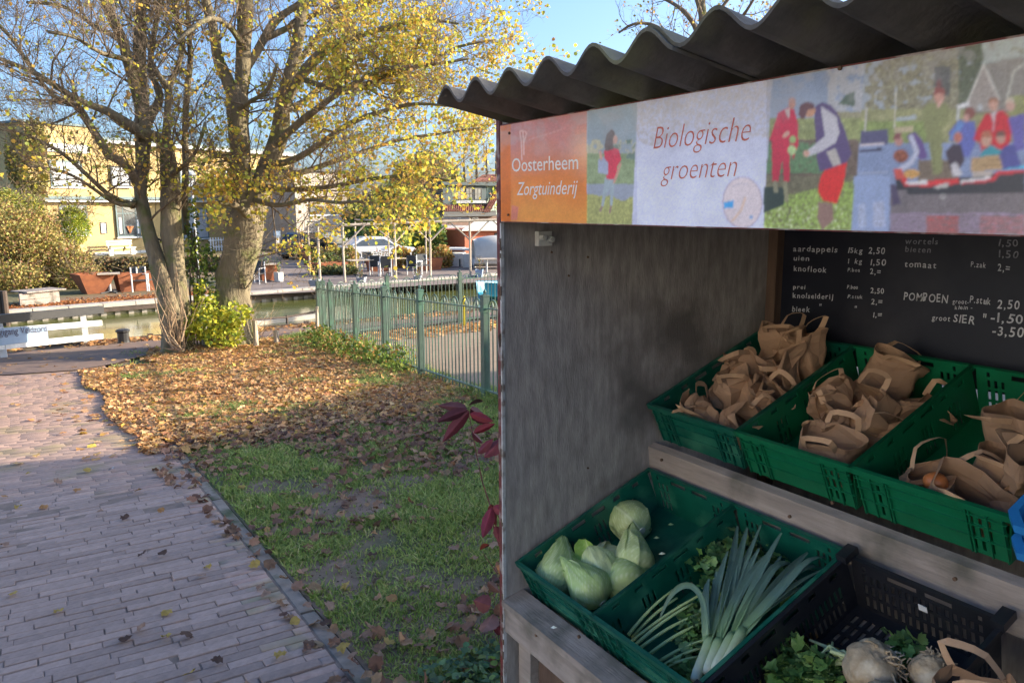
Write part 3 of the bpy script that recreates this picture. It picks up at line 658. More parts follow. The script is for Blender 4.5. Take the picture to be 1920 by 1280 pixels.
cv.poly([(1553, 312), (1591, 305), (1585, 345), (1572, 382), (1546, 376), (1537, 360), (1540, 335)], (.68, .05, .05)); cv.poly([(1537, 378), (1564, 382), (1566, 412), (1545, 432), (1535, 408)], (.3, .2, .17))
cv.poly([(1531, 200), (1545, 192), (1562, 198), (1575, 215), (1588, 245), (1600, 290), (1590, 305), (1560, 316), (1540, 322), (1535, 300), (1532, 255), (1530, 225)], (.13, .09, .2)); cv.poly([(1542, 200), (1556, 208), (1572, 220), (1577, 250), (1570, 268), (1545, 284), (1517, 294), (1512, 286), (1535, 268), (1550, 255), (1545, 225)], (.55, .55, .6)); cv.poly([(1552, 285), (1570, 278), (1580, 308), (1565, 312)], (.5, .48, .45))
cv.ell(1520, 208, 12, 12, (.55, .32, .2)); cv.poly([(1500, 215), (1503, 198), (1516, 191), (1531, 196), (1530, 204), (1518, 205), (1512, 222), (1505, 224)], (.16, .08, .08)); cv.ell(1515, 288, 6, 6, (.6, .38, .3))
# canal photo with a group on a boat
mk = U >= 1614-(V-255)*.068
grad(mk, (.32, .38, .48), (.42, .45, .45), nA); cv.fill(mk & (U > 1625) & (nB > .33+.0012*(1700-U)), (.27, .26, .17), .2, .6+.8*nC); cv.fill(mk & (U > 1800) & (U < 1860) & (V < 205) & (nB > .2), (.13, .15, .09), .2); cv.fill(mk & (U > 1755) & (U < 1785) & (V > 125) & (V < 180), (.12, .12, .1), .1)
cv.fill(mk & (U > 1845) & (V < 130) & (nB > .3), (.45, .52, .5)); cv.fill(mk & (V > 205), (.32, .33, .17), .15, .6+.8*nB); cv.fill(mk & (V > 228) & (U < 1740), (.26, .33, .12), .12, .7+.6*nB)
cv.fill(mk & (V > 268), (.27, .33, .5), .04, .8+.4*nA); cv.poly([(1618, 246), (1668, 243), (1668, 272), (1616, 276)], (.12, .11, .2)); cv.line([(1616, 273), (1660, 270)], 1.6, (.65, .6, .62)); cv.line([(1616, 284), (1655, 280)], 2.4, (.06, .05, .08)); cv.line([(1683, 172), (1680, 245)], 1.2, (.6, .6, .5)); cv.line([(1628, 202), (1625, 245)], 1.4, (.5, .5, .45)); cv.poly([(1680, 240), (1716, 237), (1714, 248), (1680, 250)], (.5, .45, .3)); cv.poly([(1684, 221), (1720, 216), (1722, 225), (1684, 228)], (.42, .48, .52))
cv.poly([(1815, 202), (1847, 123), (1860, 118), (1925, 105), (1925, 210), (1815, 212)], (.28, .27, .24), .08); cv.poly([(1815, 203), (1847, 128), (1875, 185), (1875, 212)], (.36, .33, .3), .06); cv.line([(1814, 200), (1847, 122), (1876, 186)], 1.6, (.7, .72, .68)); cv.line([(1925, 118), (1904, 135), (1892, 182)], 1.4, (.65, .68, .62)); cv.poly([(1795, 197), (1820, 193), (1822, 200), (1800, 204)], (.75, .78, .8)); cv.line([(1800, 204), (1799, 225)], 2, (.6, .64, .66)); cv.poly([(1836, 196), (1845, 195), (1845, 208), (1836, 208)], (.5, .54, .56)); cv.fill(mk & (U > 1895) & (V > 180) & (V < 215) & (nC > .3), (.3, .33, .14), .2)
# boat hull and water in front
cv.poly([(1680, 325), (1700, 345), (1925, 320), (1925, 405), (1720, 405), (1690, 395)], (.045, .045, .055)); cv.fill(mk & (V > 356) & (U > 1672), (.2, .18, .19), .05, .8+.4*nB); cv.poly([(1700, 343), (1925, 325), (1925, 362), (1705, 366)], (.05, .05, .06))
rip = np.sin(V*1.6+8*nA+U*.05); cv.fill(mk & (V > 398) & (U > 1672) & (rip > .1), (.38, .3, .42), .1); cv.fill(mk & (V > 404) & (U > 1740) & (U < 1800) & (rip > .0), (.5, .12, .12), .1); cv.fill(mk & (V > 404) & (U > 1840) & (U < 1925) & (rip > .2), (.5, .2, .22), .1); cv.poly([(1605, 330), (1672, 330), (1668, 440), (1598, 440)], (.34, .42, .62), .03); cv.line([(1610, 325), (1672, 324)], 1, (.42, .45, .55)); cv.poly([(1640, 380), (1660, 376), (1664, 425), (1640, 425)], (.45, .5, .65), .15); cv.poly([(1612, 385), (1625, 380), (1628, 425), (1612, 428)], (.44, .5, .65), .15)
cv.fill(mk & (V > 300) & (V < 340) & (U > 1725) & (U < 1800), (.2, .16, .12), .1); cv.poly([(1680, 318), (1694, 318), (1706, 342), (1800, 334), (1802, 345), (1745, 350), (1700, 350)], (.62, .06, .07)); cv.poly([(1700, 340), (1742, 338), (1742, 346), (1702, 346)], (.7, .7, .7)); cv.poly([(1805, 343), (1862, 334), (1872, 322), (1925, 318), (1925, 324), (1878, 328), (1865, 341), (1806, 346)], (.6, .06, .08)); cv.poly([(1804, 338), (1860, 331), (1861, 336), (1804, 344)], (.7, .7, .7)); cv.line([(1882, 318), (1925, 313)], 2, (.1, .5, .7))
cv.poly([(1752, 352), (1765, 346), (1783, 342), (1780, 351), (1762, 354)], (.5, .5, .47)); r = np.hypot(U-1771, V-369); cv.fill((r < 5) & (r > 3), (.5, .5, .48))
# people
cv.poly([(1703, 255), (1718, 248), (1732, 262), (1743, 296), (1728, 300), (1712, 275)], (.16, .1, .28)); cv.line([(1712, 258), (1722, 285), (1712, 305), (1690, 318)], 4.6, (.55, .58, .7)); cv.ell(1688, 265, 8, 9, (.5, .28, .24)); cv.poly([(1676, 262), (1682, 250), (1694, 250), (1690, 260)], (.25, .1, .1)); cv.ell(1692, 293, 14, 12, (.28, .1, .06), .3); cv.ell(1712, 326, 15, 9, (.62, .38, .14), .2); cv.poly([(1678, 318), (1694, 316), (1700, 335), (1683, 336)], (.6, .12, .1)); cv.poly([(1672, 345), (1682, 345), (1693, 382), (1676, 385)], (.1, .08, .14))
cv.poly([(1733, 205), (1745, 193), (1774, 192), (1785, 205), (1783, 228), (1770, 240), (1770, 325), (1753, 328), (1743, 262), (1735, 240)], (.26, .28, .13), .06); cv.line([(1752, 262), (1755, 322)], .9, (.17, .19, .09)); cv.ell(1764, 184, 10, 11, (.55, .32, .25)); cv.poly([(1752, 180), (1757, 165), (1772, 164), (1777, 180), (1765, 174)], (.3, .1, .08)); cv.line([(1762, 200), (1768, 190)], 3, (.62, .42, .35)); cv.ell(1764, 158, 5, 8, (.2, .08, .07))
cv.poly([(1783, 248), (1800, 226), (1830, 228), (1835, 262), (1820, 296), (1803, 292), (1798, 262), (1784, 266)], (.16, .18, .5)); cv.poly([(1782, 262), (1800, 228), (1812, 230), (1795, 262)], (.18, .3, .6)); cv.ell(1822, 212, 10, 11, (.25, .1, .08)); cv.ell(1815, 222, 6, 7, (.58, .36, .3))
cv.poly([(1835, 242), (1850, 215), (1885, 208), (1905, 232), (1900, 252), (1890, 290), (1845, 290), (1840, 268), (1828, 262)], (.62, .04, .06), .05); cv.poly([(1860, 212), (1872, 210), (1866, 232)], (.6, .58, .6)); cv.ell(1866, 197, 9, 12, (.6, .38, .3)); cv.poly([(1856, 195), (1860, 184), (1872, 184), (1876, 194), (1866, 188)], (.35, .16, .08)); cv.line([(1866, 216), (1866, 250)], .8, (.6, .5, .55))
cv.poly([(1893, 222), (1925, 212), (1925, 280), (1905, 285), (1900, 250)], (.17, .15, .45)); cv.ell(1897, 198, 9, 12, (.58, .4, .33)); cv.poly([(1887, 196), (1890, 184), (1903, 184), (1906, 196), (1897, 190)], (.6, .55, .45))
cv.poly([(1775, 285), (1790, 270), (1805, 272), (1812, 300), (1800, 322), (1785, 318)], (.07, .05, .07)); cv.ell(1799, 258, 8, 10, (.5, .2, .15)); cv.poly([(1838, 300), (1846, 282), (1862, 272), (1880, 282), (1884, 305)], (.08, .35, .42)); cv.ell(1852, 262, 10, 14, (.62, .4, .3)); cv.poly([(1842, 258), (1846, 246), (1860, 246), (1864, 256)], (.5, .2, .12)); cv.poly([(1872, 300), (1885, 275), (1905, 270), (1918, 312), (1880, 318)], (.1, .1, .32)); cv.ell(1880, 258, 9, 12, (.55, .34, .27)); cv.poly([(1870, 256), (1874, 246), (1886, 246), (1890, 256)], (.18, .1, .08)); cv.poly([(1824, 295), (1876, 292), (1884, 318), (1824, 322)], (.5, .36, .2), .06); cv.line([(1826, 303), (1880, 300)], .8, (.3, .2, .1)); cv.line([(1826, 313), (1880, 309)], .8, (.3, .2, .1)); cv.poly([(1826, 323), (1868, 320), (1860, 331), (1826, 333)], (.55, .5, .45)); cv.poly([(1786, 308), (1796, 304), (1808, 328), (1790, 332)], (.6, .6, .62))
# weathering: dust and a milky film towards the top

for _ in range(2): cv.C = (cv.C+np.roll(cv.C, 1, 0)+np.roll(cv.C, -1, 0)+np.roll(cv.C, 1, 1)+np.roll(cv.C, -1, 1))/5
cv.C *= (1+.03*cv.noise+.16*(noise2(U, V, .35, 12, 2)-.5))[..., None]
fr = np.clip((noise2(U, V, .05, 7, 4)-.45)*1.6, 0, .4)*np.clip(1-(V-(237-.17*(U-950)))/110, 0, 1); cv.C = cv.C*(1-fr[..., None])+np.array([.42, .41, .42])*fr[..., None]
cv.C *= (1+.05*(nC-.5))[..., None]
def cv_sat(C):
    g = C.mean(-1, keepdims=True); return np.clip(g+(C-g)*np.where(cv.U[..., None] < 1105, np.array([1.4, 1.2, 1.25]), np.array([1.12, 1.05, 1.08])), 0, 1)*np.array([1.05, 1., .97])
nzr, nxr = cv.X.shape; Vv = np.stack([cv.X, np.full_like(cv.X, SY-.0045), cv.Z], -1).reshape(-1, 3); ii = np.arange(nxr-1)[None]+np.arange(nzr-1)[:, None]*nxr
Ff = np.stack([ii, ii+1, ii+nxr+1, ii+nxr], -1).reshape(-1, 4)
sb = P_('sign_panel', MB().box2((XL+.010, SY-.004, 1.603), (XR, SY, 1.886)), M['redpaint'])
np_mesh('sign_print', Vv, Ff, M['print'], np.clip(cv_sat(cv.C)*np.where((cv.U[..., None] > 1105) & (cv.U[..., None] < 1197), 1.25, np.where(cv.U[..., None] > 1440, 1.2, 1.42)), 0, 1).reshape(-1, 3), parent=sb)
MB().box2((-.4993, SY-.0045, 1.6055), (XR-.003, SY-.0042, 1.8835), (.3, .32, .36)).build('sign_print', M['print'], sb, world=True)
def text_mesh(s, offset=0., shear=0., jitter=0., extr=0.):
    """outline lettering as (verts, faces) with cap height about .7"""
    V = []; F = []; x = 0
    parts = [(s, 0)] if not jitter else None
    if jitter:
        parts = []; cur = 0
    def conv(t):
        c = bpy.data.curves.new('t', 'FONT'); c.body = t; c.shear = shear; c.offset = offset; c.resolution_u = 3
        o = bpy.data.objects.new('t', c); COL.objects.link(o); bpy.context.view_layer.update()
        me = bpy.data.meshes.new_from_object(o.evaluated_get(bpy.context.evaluated_depsgraph_get()))
        v = [tuple(q.co) for q in me.vertices]; f = [tuple(p.vertices) for p in me.polygons]
        bpy.data.objects.remove(o); bpy.data.curves.remove(c); bpy.data.meshes.remove(me); return v, f
    if not jitter: return conv(s)
    cache = text_mesh.cache
    for ch in s:
        if ch == ' ': x += .32; continue
        if ch not in cache: cache[ch] = conv(ch)
        v, f = cache[ch]; xs_ = [q[0] for q in v]; w_ = max(xs_)-min(xs_); a = random.gauss(0, jitter); sc = 1+random.gauss(0, jitter*.8)
        dy = random.gauss(0, jitter*.3); b = len(V); sh = random.gauss(.03, jitter*.6)
        for q in v:
            u, t = (q[0]-min(xs_))*sc*.92, q[1]*sc; V.append((x+u*math.cos(a)-t*math.sin(a)+sh*t, u*math.sin(a)+t*math.cos(a)+dy, 0))
        F += [tuple(b+k for k in ff) for ff in f]; x += w_*sc*.92+.15
    return V, F
text_mesh.cache = {}
def put_text(mb, s, y, pl, pr, cap, **k):
    """fit the string between the plane points under sight lines pl and pr; cap: cap height in metres"""
    v, f = text_mesh(s, **k); a = onY(*pl, y); b = onY(*pr, y); xs_ = [q[0] for q in v]; x0, x1 = min(xs_), max(xs_)
    sx = (b[0]-a[0])/(x1-x0); mb.add([(a[0]+(q[0]-x0)*sx, y, a[2]+(b[2]-a[2])*(q[0]-x0)/(x1-x0)+q[1]*cap/.7) for q in v], [ff for ff in f])
m = MB(); put_text(m, 'Oosterheem', SY-.0052, (960, 322), (1084, 317), .038, offset=.004); m.build('lettering', M['txt_white'], sb, world=True)
m = MB(); put_text(m, 'Zorgtuinderij', SY-.0052, (969, 366), (1083, 364), .037, shear=.25, offset=.0); m.build('lettering', M['txt_white'], sb, world=True)
m = MB(); put_text(m, 'Biologische', SY-.0052, (1225, 280), (1407, 264), .050, shear=.28, offset=-.016); m.build('lettering', M['txt_orange'], sb, world=True)
m = MB(); put_text(m, 'groenten', SY-.0052, (1239, 338), (1381, 331), .046, shear=.28, offset=-.016); m.build('lettering', M['txt_orange'], sb, world=True)
for px, py in ((955, 250), (953, 403), (1575, 128)):
    p = onY(px, py, SY-.006); P_('sign_screw', MB().tube([p+[0, .004, 0], p-[0, .002, 0]], .004, 8), M['rust'])
# chalk writing
def chalk(lines, mt):
    for s, x0, y0, x1, y1, cap in lines:
        m = MB(); put_text(m, s, YBD-.0006, (x0, y0), (x1, y1), cap, jitter=.045, offset=.012); m.build('chalk_writing', mt, chalkboard, world=True)
chalk([('aardappels', 1487, 471, 1570, 473, .020), ('uien', 1488, 488, 1517, 489, .018), ('knoflook', 1488, 508, 1549, 511, .020), ('15kg', 1590, 474, 1617, 475, .018), ('2,50', 1628, 475, 1659, 476, .022),
       ('1  kg', 1590, 494, 1616, 494, .017), ('1,50', 1632, 497, 1661, 498, .021), ('P.bos', 1589, 509, 1612, 510, .013), ('2,=', 1631, 514, 1651, 515, .019), ('prei', 1487, 541, 1510, 542, .016),
       ('knolselderij', 1486, 558, 1562, 561, .019), ('bleek', 1485, 584, 1518, 585, .020), ('P.bos', 1588, 541, 1608, 542, .013), ('P.stuk', 1589, 559, 1617, 560, .013), ('2,50', 1632, 549, 1657, 551, .018),
       ('2,=', 1633, 570, 1654, 571, .019), ('1,=', 1637, 595, 1653, 595, .018), ('"', 1536, 580, 1540, 580, .02), ('"', 1602, 584, 1606, 584, .02), ('tomaat', 1696, 500, 1755, 503, .020), ('P.zak', 1820, 500, 1848, 502, .016), ('2,=', 1870, 508, 1893, 510, .022)], M['chalk'])
chalk([('wortels', 1697, 457, 1758, 458, .019), ('bieten', 1697, 472, 1745, 474, .018), ('1,50', 1872, 461, 1908, 463, .021), ('1,50', 1872, 482, 1909, 484, .021)], M['chalkdim'])
chalk([('POMPOEN', 1694, 562, 1777, 568, .026), ('groot-', 1786, 569, 1816, 570, .014), ('P.stuk', 1818, 567, 1857, 571, .021), ('klein -', 1790, 580, 1823, 580, .012), ('2,50', 1869, 578, 1911, 580, .026), ('"', 1725, 574, 1735, 575, .03),
       ('"', 1843, 582, 1849, 583, .03), ('groot', 1747, 600, 1781, 602, .017), ('SIER', 1787, 603, 1827, 608, .026), ('"', 1842, 607, 1848, 608, .03), ('-1,50', 1857, 603, 1917, 607, .028), ('-3,50', 1860, 628, 1919, 632, .028)], M['chalk'])
# ------------------------------------------------------------------ crates
def wall(m, p0, u, v, us, vs, hole, th):
    """lattice panel: grid lines us, vs along vectors u, v from p0; hole(i,j) True = open; th = thickness vector"""
    p0, u, v, th = [np.asarray(q, float) for q in (p0, u, v, th)]; nu, nv = len(us)-1, len(vs)-1; idx = {}; vs_ = []; fs = []
    def vid(i, j, k):
        if (i, j, k) not in idx: idx[i, j, k] = len(vs_); vs_.append(p0+u*us[i]+v*vs[j]+th*k)
        return idx[i, j, k]
    sol = lambda i, j: 0 <= i < nu and 0 <= j < nv and not hole(i, j)
    for i in range(nu):
        for j in range(nv):
            if not sol(i, j): continue
            a = [vid(i, j, 0), vid(i+1, j, 0), vid(i+1, j+1, 0), vid(i, j+1, 0)]; b = [vid(i, j, 1), vid(i+1, j, 1), vid(i+1, j+1, 1), vid(i, j+1, 1)]
            fs += [tuple(a), tuple(b[::-1])]
            for (di, dj, q, r) in ((0, -1, 0, 1), (1, 0, 1, 2), (0, 1, 2, 3), (-1, 0, 3, 0)):
                if not sol(i+di, j+dj): fs.append((a[r], a[q], b[q], b[r]))
    m.add(vs_, fs)
def slots(L, wslot, wrib, margin, centre=0):
    """grid lines: margin, then alternating slot and rib, then margin"""
    u = [0, margin]; hol = [False]
    while u[-1]+wslot < L-margin+1e-6:
        mid = u[-1]+wslot/2; u.append(u[-1]+wslot); hol.append(not (abs(mid-L/2) < centre)); u.append(u[-1]+wrib); hol.append(False)
    u[-1] = L; return u, hol
def make_crate(name, label, mt, loc, group, w=.396, d=.592, h=.155, black=False, rz=0.):
    t = thing(name, label, 'crate', loc, 0, group); t.rotation_euler = (TILT, 0, rz); ti = .012; th = .0035; hh = h-.004
    def side(p0, u, L, inw, style):
        lean = np.array(inw)*ti; m = MB(); v = np.array([0, 0, 1.])-0*lean
        base = np.array(p0)+lean; vv = np.array([0, 0, hh])-lean; vv = vv/hh
        us, hu = slots(L-2*ti, .009 if not black else .011, .011 if not black else .009, .03, .085 if style == 's' and not black else (.0))
        if style == 's': rows = [0, .014, .046, .054, .086, .094, .118, .128, hh-.008, hh]; ok = {1, 3, 5, 7}
        else: rows = [0, .014, .05, .058, .096, .104, .118, .128, hh-.008, hh]; ok = {1, 3, 7}
        cen = (L-2*ti)/2
        def hole(i, j):
            if j not in ok: return False
            mid = (us[i]+us[i+1])/2
            if j == 7: return 0 < i < len(hu)-1 and (abs(mid-cen) < .075 or .03 < abs(abs(mid-cen)-cen*.62) < .06) and abs(mid-cen) > .012
            if black: return hu[i] if i < len(hu) else False
            return (hu[i] if i < len(hu) else False) and (style == 's' and abs(mid-cen) > .095 or style == 'l' and (int(abs(mid)/.07) % 2 == 0))
        wall(m, base, u, vv, us, rows, hole, np.array(inw)*th); 
        return m
    side((ti, 0, 0), (1, 0, 0), w, (0, 1, 0), 's').build('end_wall', mt, t); side((ti, d, 0), (1, 0, 0), w, (0, -1, 0), 's').build('end_wall', mt, t)
    side((0, ti, 0), (0, 1, 0), d, (1, 0, 0), 'l').build('side_wall', mt, t); side((w, ti, 0), (0, 1, 0), d, (-1, 0, 0), 'l').build('side_wall', mt, t)
    m = MB(); us = [0]; 
    bw, bd = w-2*ti, d-2*ti; us, hu = slots(bw, .012, .012, .02); vs, hv = slots(bd, .03, .01, .02)
    if black: wall(m, (ti, ti, 0), (1, 0, 0), (0, 1, 0), us, vs, lambda i, j: i < len(hu) and j < len(hv) and hu[i] and hv[j], (0, 0, .004))
    else: m.box2((ti, ti, 0), (w-ti, d-ti, .004))
    m.build('base', mt, t)
    m = MB(); r = .011
    for a, b in (((-r+.003, -r+.003, h-.006), (w+r-.003, .004, h)), ((-r+.003, d-.004, h-.006), (w+r-.003, d+r-.003, h)), ((-r+.003, .0042, h-.006), (.004, d-.0042, h)), ((w-.004, .0042, h-.006), (w+r-.003, d-.0042, h))): m.box2(a, b)
    for a, b in (((-r+.004, -r+.004, h-.018), (w+r-.004, -r+.0062, h-.0065)), ((-r+.004, -r+.0064, h-.018), (-r+.0062, d+r-.006, h-.0065)), ((w+r-.0062, -r+.0064, h-.018), (w+r-.004, d+r-.006, h-.0065))): m.box2(a, b)
    m.build('rim', mt, t)
    m = MB()      # outer stiffening ribs and ledges
    for x in (ti+.002, .05, .09, w/2-.1, w/2+.1, w-.09, w-.05, w-ti-.002):
        k_ = ti*.9; m.prism([(x-.0015, k_, .0), (x-.0015, k_-.006, .002), (x-.0015, -.006, h-.02), (x-.0015, .001, h-.02)], (.003, 0, 0))
    for z in (.05, .09, .12): m.box2((ti*.5, ti*(1-z/h)-.006, z), (w-ti*.5, ti*(1-z/h)+.0005, z+.003))
    for y in (.05, .12, .2, .3, .4, .48, .54):
        m.prism([(ti*.9, y, 0), (ti*.9-.006, y, .002), (-.006, y, h-.02), (.001, y, h-.02)], (0, .003, 0))
    m.build('ribs', mt, t)
    if black:
        m = MB()
        for x, y in ((0, 0), (w, 0), (0, d), (w, d)): MB().box((x, y, h+.006), (.03, .055, .022)).build('corner_lug', mt, t)
    return t
def crate_at(k, base): return base+np.array([k*.4, 0, 0])-NV*CH
c1 = make_crate('vegetable_crate', 'dark green crate of pale pointed cabbages, bottom row, against the side wall', M['cgreen'], crate_at(0, LO), 'plastic produce crates')
c2 = make_crate('vegetable_crate', 'dark green crate holding leeks and celery, bottom row between cabbage crate and black crate', M['cgreen'], crate_at(1, LO), 'plastic produce crates')
c3 = make_crate('vegetable_crate', 'black mesh crate with knobbly celeriac roots, bottom row of the stall', M['cblack'], crate_at(2.04, LO)+[0, -.015, -.004], 'plastic produce crates', w=.40, black=True)
u1 = make_crate('vegetable_crate', 'green crate crammed with crumpled paper bags, top row, nearest the side wall', M['cgreen'], crate_at(0, UP), 'plastic produce crates')
u2 = make_crate('vegetable_crate', 'green crate of paper bags in the middle of the top row', M['cgreen2'], crate_at(1, UP), 'plastic produce crates')
u3 = make_crate('vegetable_crate', 'green crate with few paper bags, one showing an onion, right end of the top row', M['cgreen2'], crate_at(2, UP), 'plastic produce crates')
MB().box((.215, .572, .105), (.022, .0016, .018)).build('white_label', M['white'], c3)
# two nested blue trays on the right end of the top shelf
bp_ = crate_at(3.02, UP)+DV*-.05-NV*.02
for k in range(2):
    t = thing('blue_tray', ['lower bright blue plastic tray of the nested pair at the right edge', 'upper bright blue plastic tray of the nested pair at the right edge'][k], 'tray', bp_+NV*(k*.075+.02), 0, 'nested blue trays'); t.rotation_euler = (TILT, 0, 0)
    m = MB(); w_, d_, h_ = .3, .4, .105
    def ring(s, z, r=.04): return [(w_/2+(w_/2-s)*x/1., d_/2+(d_/2-s)*y, z) for x, y in ((-1, -.8), (-.8, -1), (.8, -1), (1, -.8), (1, .8), (.8, 1), (-.8, 1), (-1, .8))]
    R = [ring(.03, 0), ring(.008, h_-.02), ring(-.004, h_-.02), ring(-.004, h_), ring(.012, h_), ring(.034, .004)]
    m.add([p for r in R for p in r], [(i*8+q, i*8+(q+1) % 8, (i+1)*8+(q+1) % 8, (i+1)*8+q) for i in range(5) for q in range(8)]+[tuple(range(8))[::-1], tuple(range(40, 48))])
    m.build('tray_body', M['cblue'], t)
    MB().box2((.06, -.01, h_-.035), (.24, -.004, h_-.028)).build('grip_ledge', M['cblue'], t)
# ------------------------------------------------------------------ paper bags
def make_bag(label, loc, rot, w=.145, d=.085, h=.17, crumple=.5, slump=0., open_=1., seed=0, hang=(0, 0)):
    r = random.Random(seed); t = thing('paper_bag', label, 'paper bag', loc, 0, 'brown paper carrier bags'); t.rotation_euler = rot
    nr, ns = 9, 24; vs = []; off = Vector((seed*3.1, seed*1.7, seed))
    for j in range(nr):
        f = j/(nr-1); z = h*f
        for k in range(ns):
            a = 2*math.pi*k/ns; cx, cy = math.cos(a), math.sin(a); e = .34
            x = w/2*math.copysign(abs(cx)**e, cx); y = d/2*math.copysign(abs(cy)**e, cy)
            y *= 1-(1-open_)*f; x *= 1+.06*f*(1-open_)
            pq = Vector((x*16, y*16, z*13))+off; c = crumple*(.35+f*.9)
            dx, dy, dz = mnoise.noise(pq)*.034*c+mnoise.noise(pq*2.3)*.013*c, mnoise.noise(pq+Vector((9, 0, 0)))*.034*c+mnoise.noise(pq*2.1)*.012*c, mnoise.noise(pq*.7+Vector((0, 9, 0)))*.045*c*f
            vs.append((x+dx+slump*f*f*.4*h, y+dy, z+dz-abs(slump)*f*f*.3*h))
    fs = [(j*ns+k, j*ns+(k+1) % ns, (j+1)*ns+(k+1) % ns, (j+1)*ns+k) for j in range(nr-1) for k in range(ns)]+[tuple(range(ns))[::-1]]
    tri = []
    for f in fs[:-1]:
        tri += [(f[0], f[1], f[2]), (f[0], f[2], f[3])] if r.random() < .5 else [(f[0], f[1], f[3]), (f[1], f[2], f[3])]
    # give the paper its thickness: an inner shell joined at the lip
    n0 = len(vs); cen = [sum(v[i] for v in vs)/n0 for i in range(3)]
    inner = [(x+(cen[0]-x)*.02, y+(cen[1]-y)*.03, z+.001) for x, y, z in vs]
    body = MB(); body.add(vs+inner, tri+[tuple(n0+i for i in f[::-1]) for f in tri]+[fs[-1]]+[((nr-1)*ns+k, (nr-1)*ns+(k+1) % ns, n0+(nr-1)*ns+(k+1) % ns, n0+(nr-1)*ns+k) for k in range(ns)])
    body.build('bag_body', M['paper'], t)
    top = vs[(nr-1)*ns:]
    for sgn, tl in ((-1, hang[0]), (1, hang[1])):
        ya = [p for p in top if (p[1] > 0) == (sgn > 0)]; L = min(ya, key=lambda p: abs(p[0]+w*.24)); R = min(ya, key=lambda p: abs(p[0]-w*.24))
        L = np.array(L); R = np.array(R); hm = MB(); pts = []; hl = r.uniform(.04, .068); tw = r.gauss(0, .3)
        side = np.array([r.gauss(0, .25), sgn*(.35+tl), 1-.5*abs(tl)]); side /= np.linalg.norm(side)
        for q in range(9):
            s = q/8; e = (0, .42, .86, .98, 1., .97, .84, .4, 0)[q]; b_ = L+(R-L)*(0, .02, .08, .26, .5, .74, .93, .99, 1)[q]
            pts.append(b_+side*hl*e+np.array([0, 0, -.012*(1-e)]))
        n_ = np.cross(R-L, side); n_ /= np.linalg.norm(n_); wv = .0085; V_ = []
        for q, p in enumerate(pts):
            tan = pts[min(q+1, 8)]-pts[max(q-1, 0)]; tan /= np.linalg.norm(tan); wd_ = np.cross(tan, n_); wd_ = wd_*math.cos(tw+q*.1)+n_*math.sin(tw+q*.1)
            V_ += [p-wd_*wv, p+wd_*wv, p+wd_*wv+n_*.0012, p-wd_*wv+n_*.0012]
        F_ = []
        for q in range(8):
            b_ = q*4; F_ += [(b_+k, b_+(k+1) % 4, b_+4+(k+1) % 4, b_+4+k) for k in range(4)]
        hm.add(V_, F_).build('handle', M['handle'], t)
    return t
def on_lo(px, py, z):  # meet the tilted lower floor raised by z
    r = ray(px, py); p0 = LO+NV*(z-CH); t = (NV@(p0-CP))/(NV@r); return CP+r*t
def in_crate(base, k, x, y, z=.006): return base+np.array([k*.4+x, 0, 0])+DV*y+NV*(z-CH)
R_ = math.radians
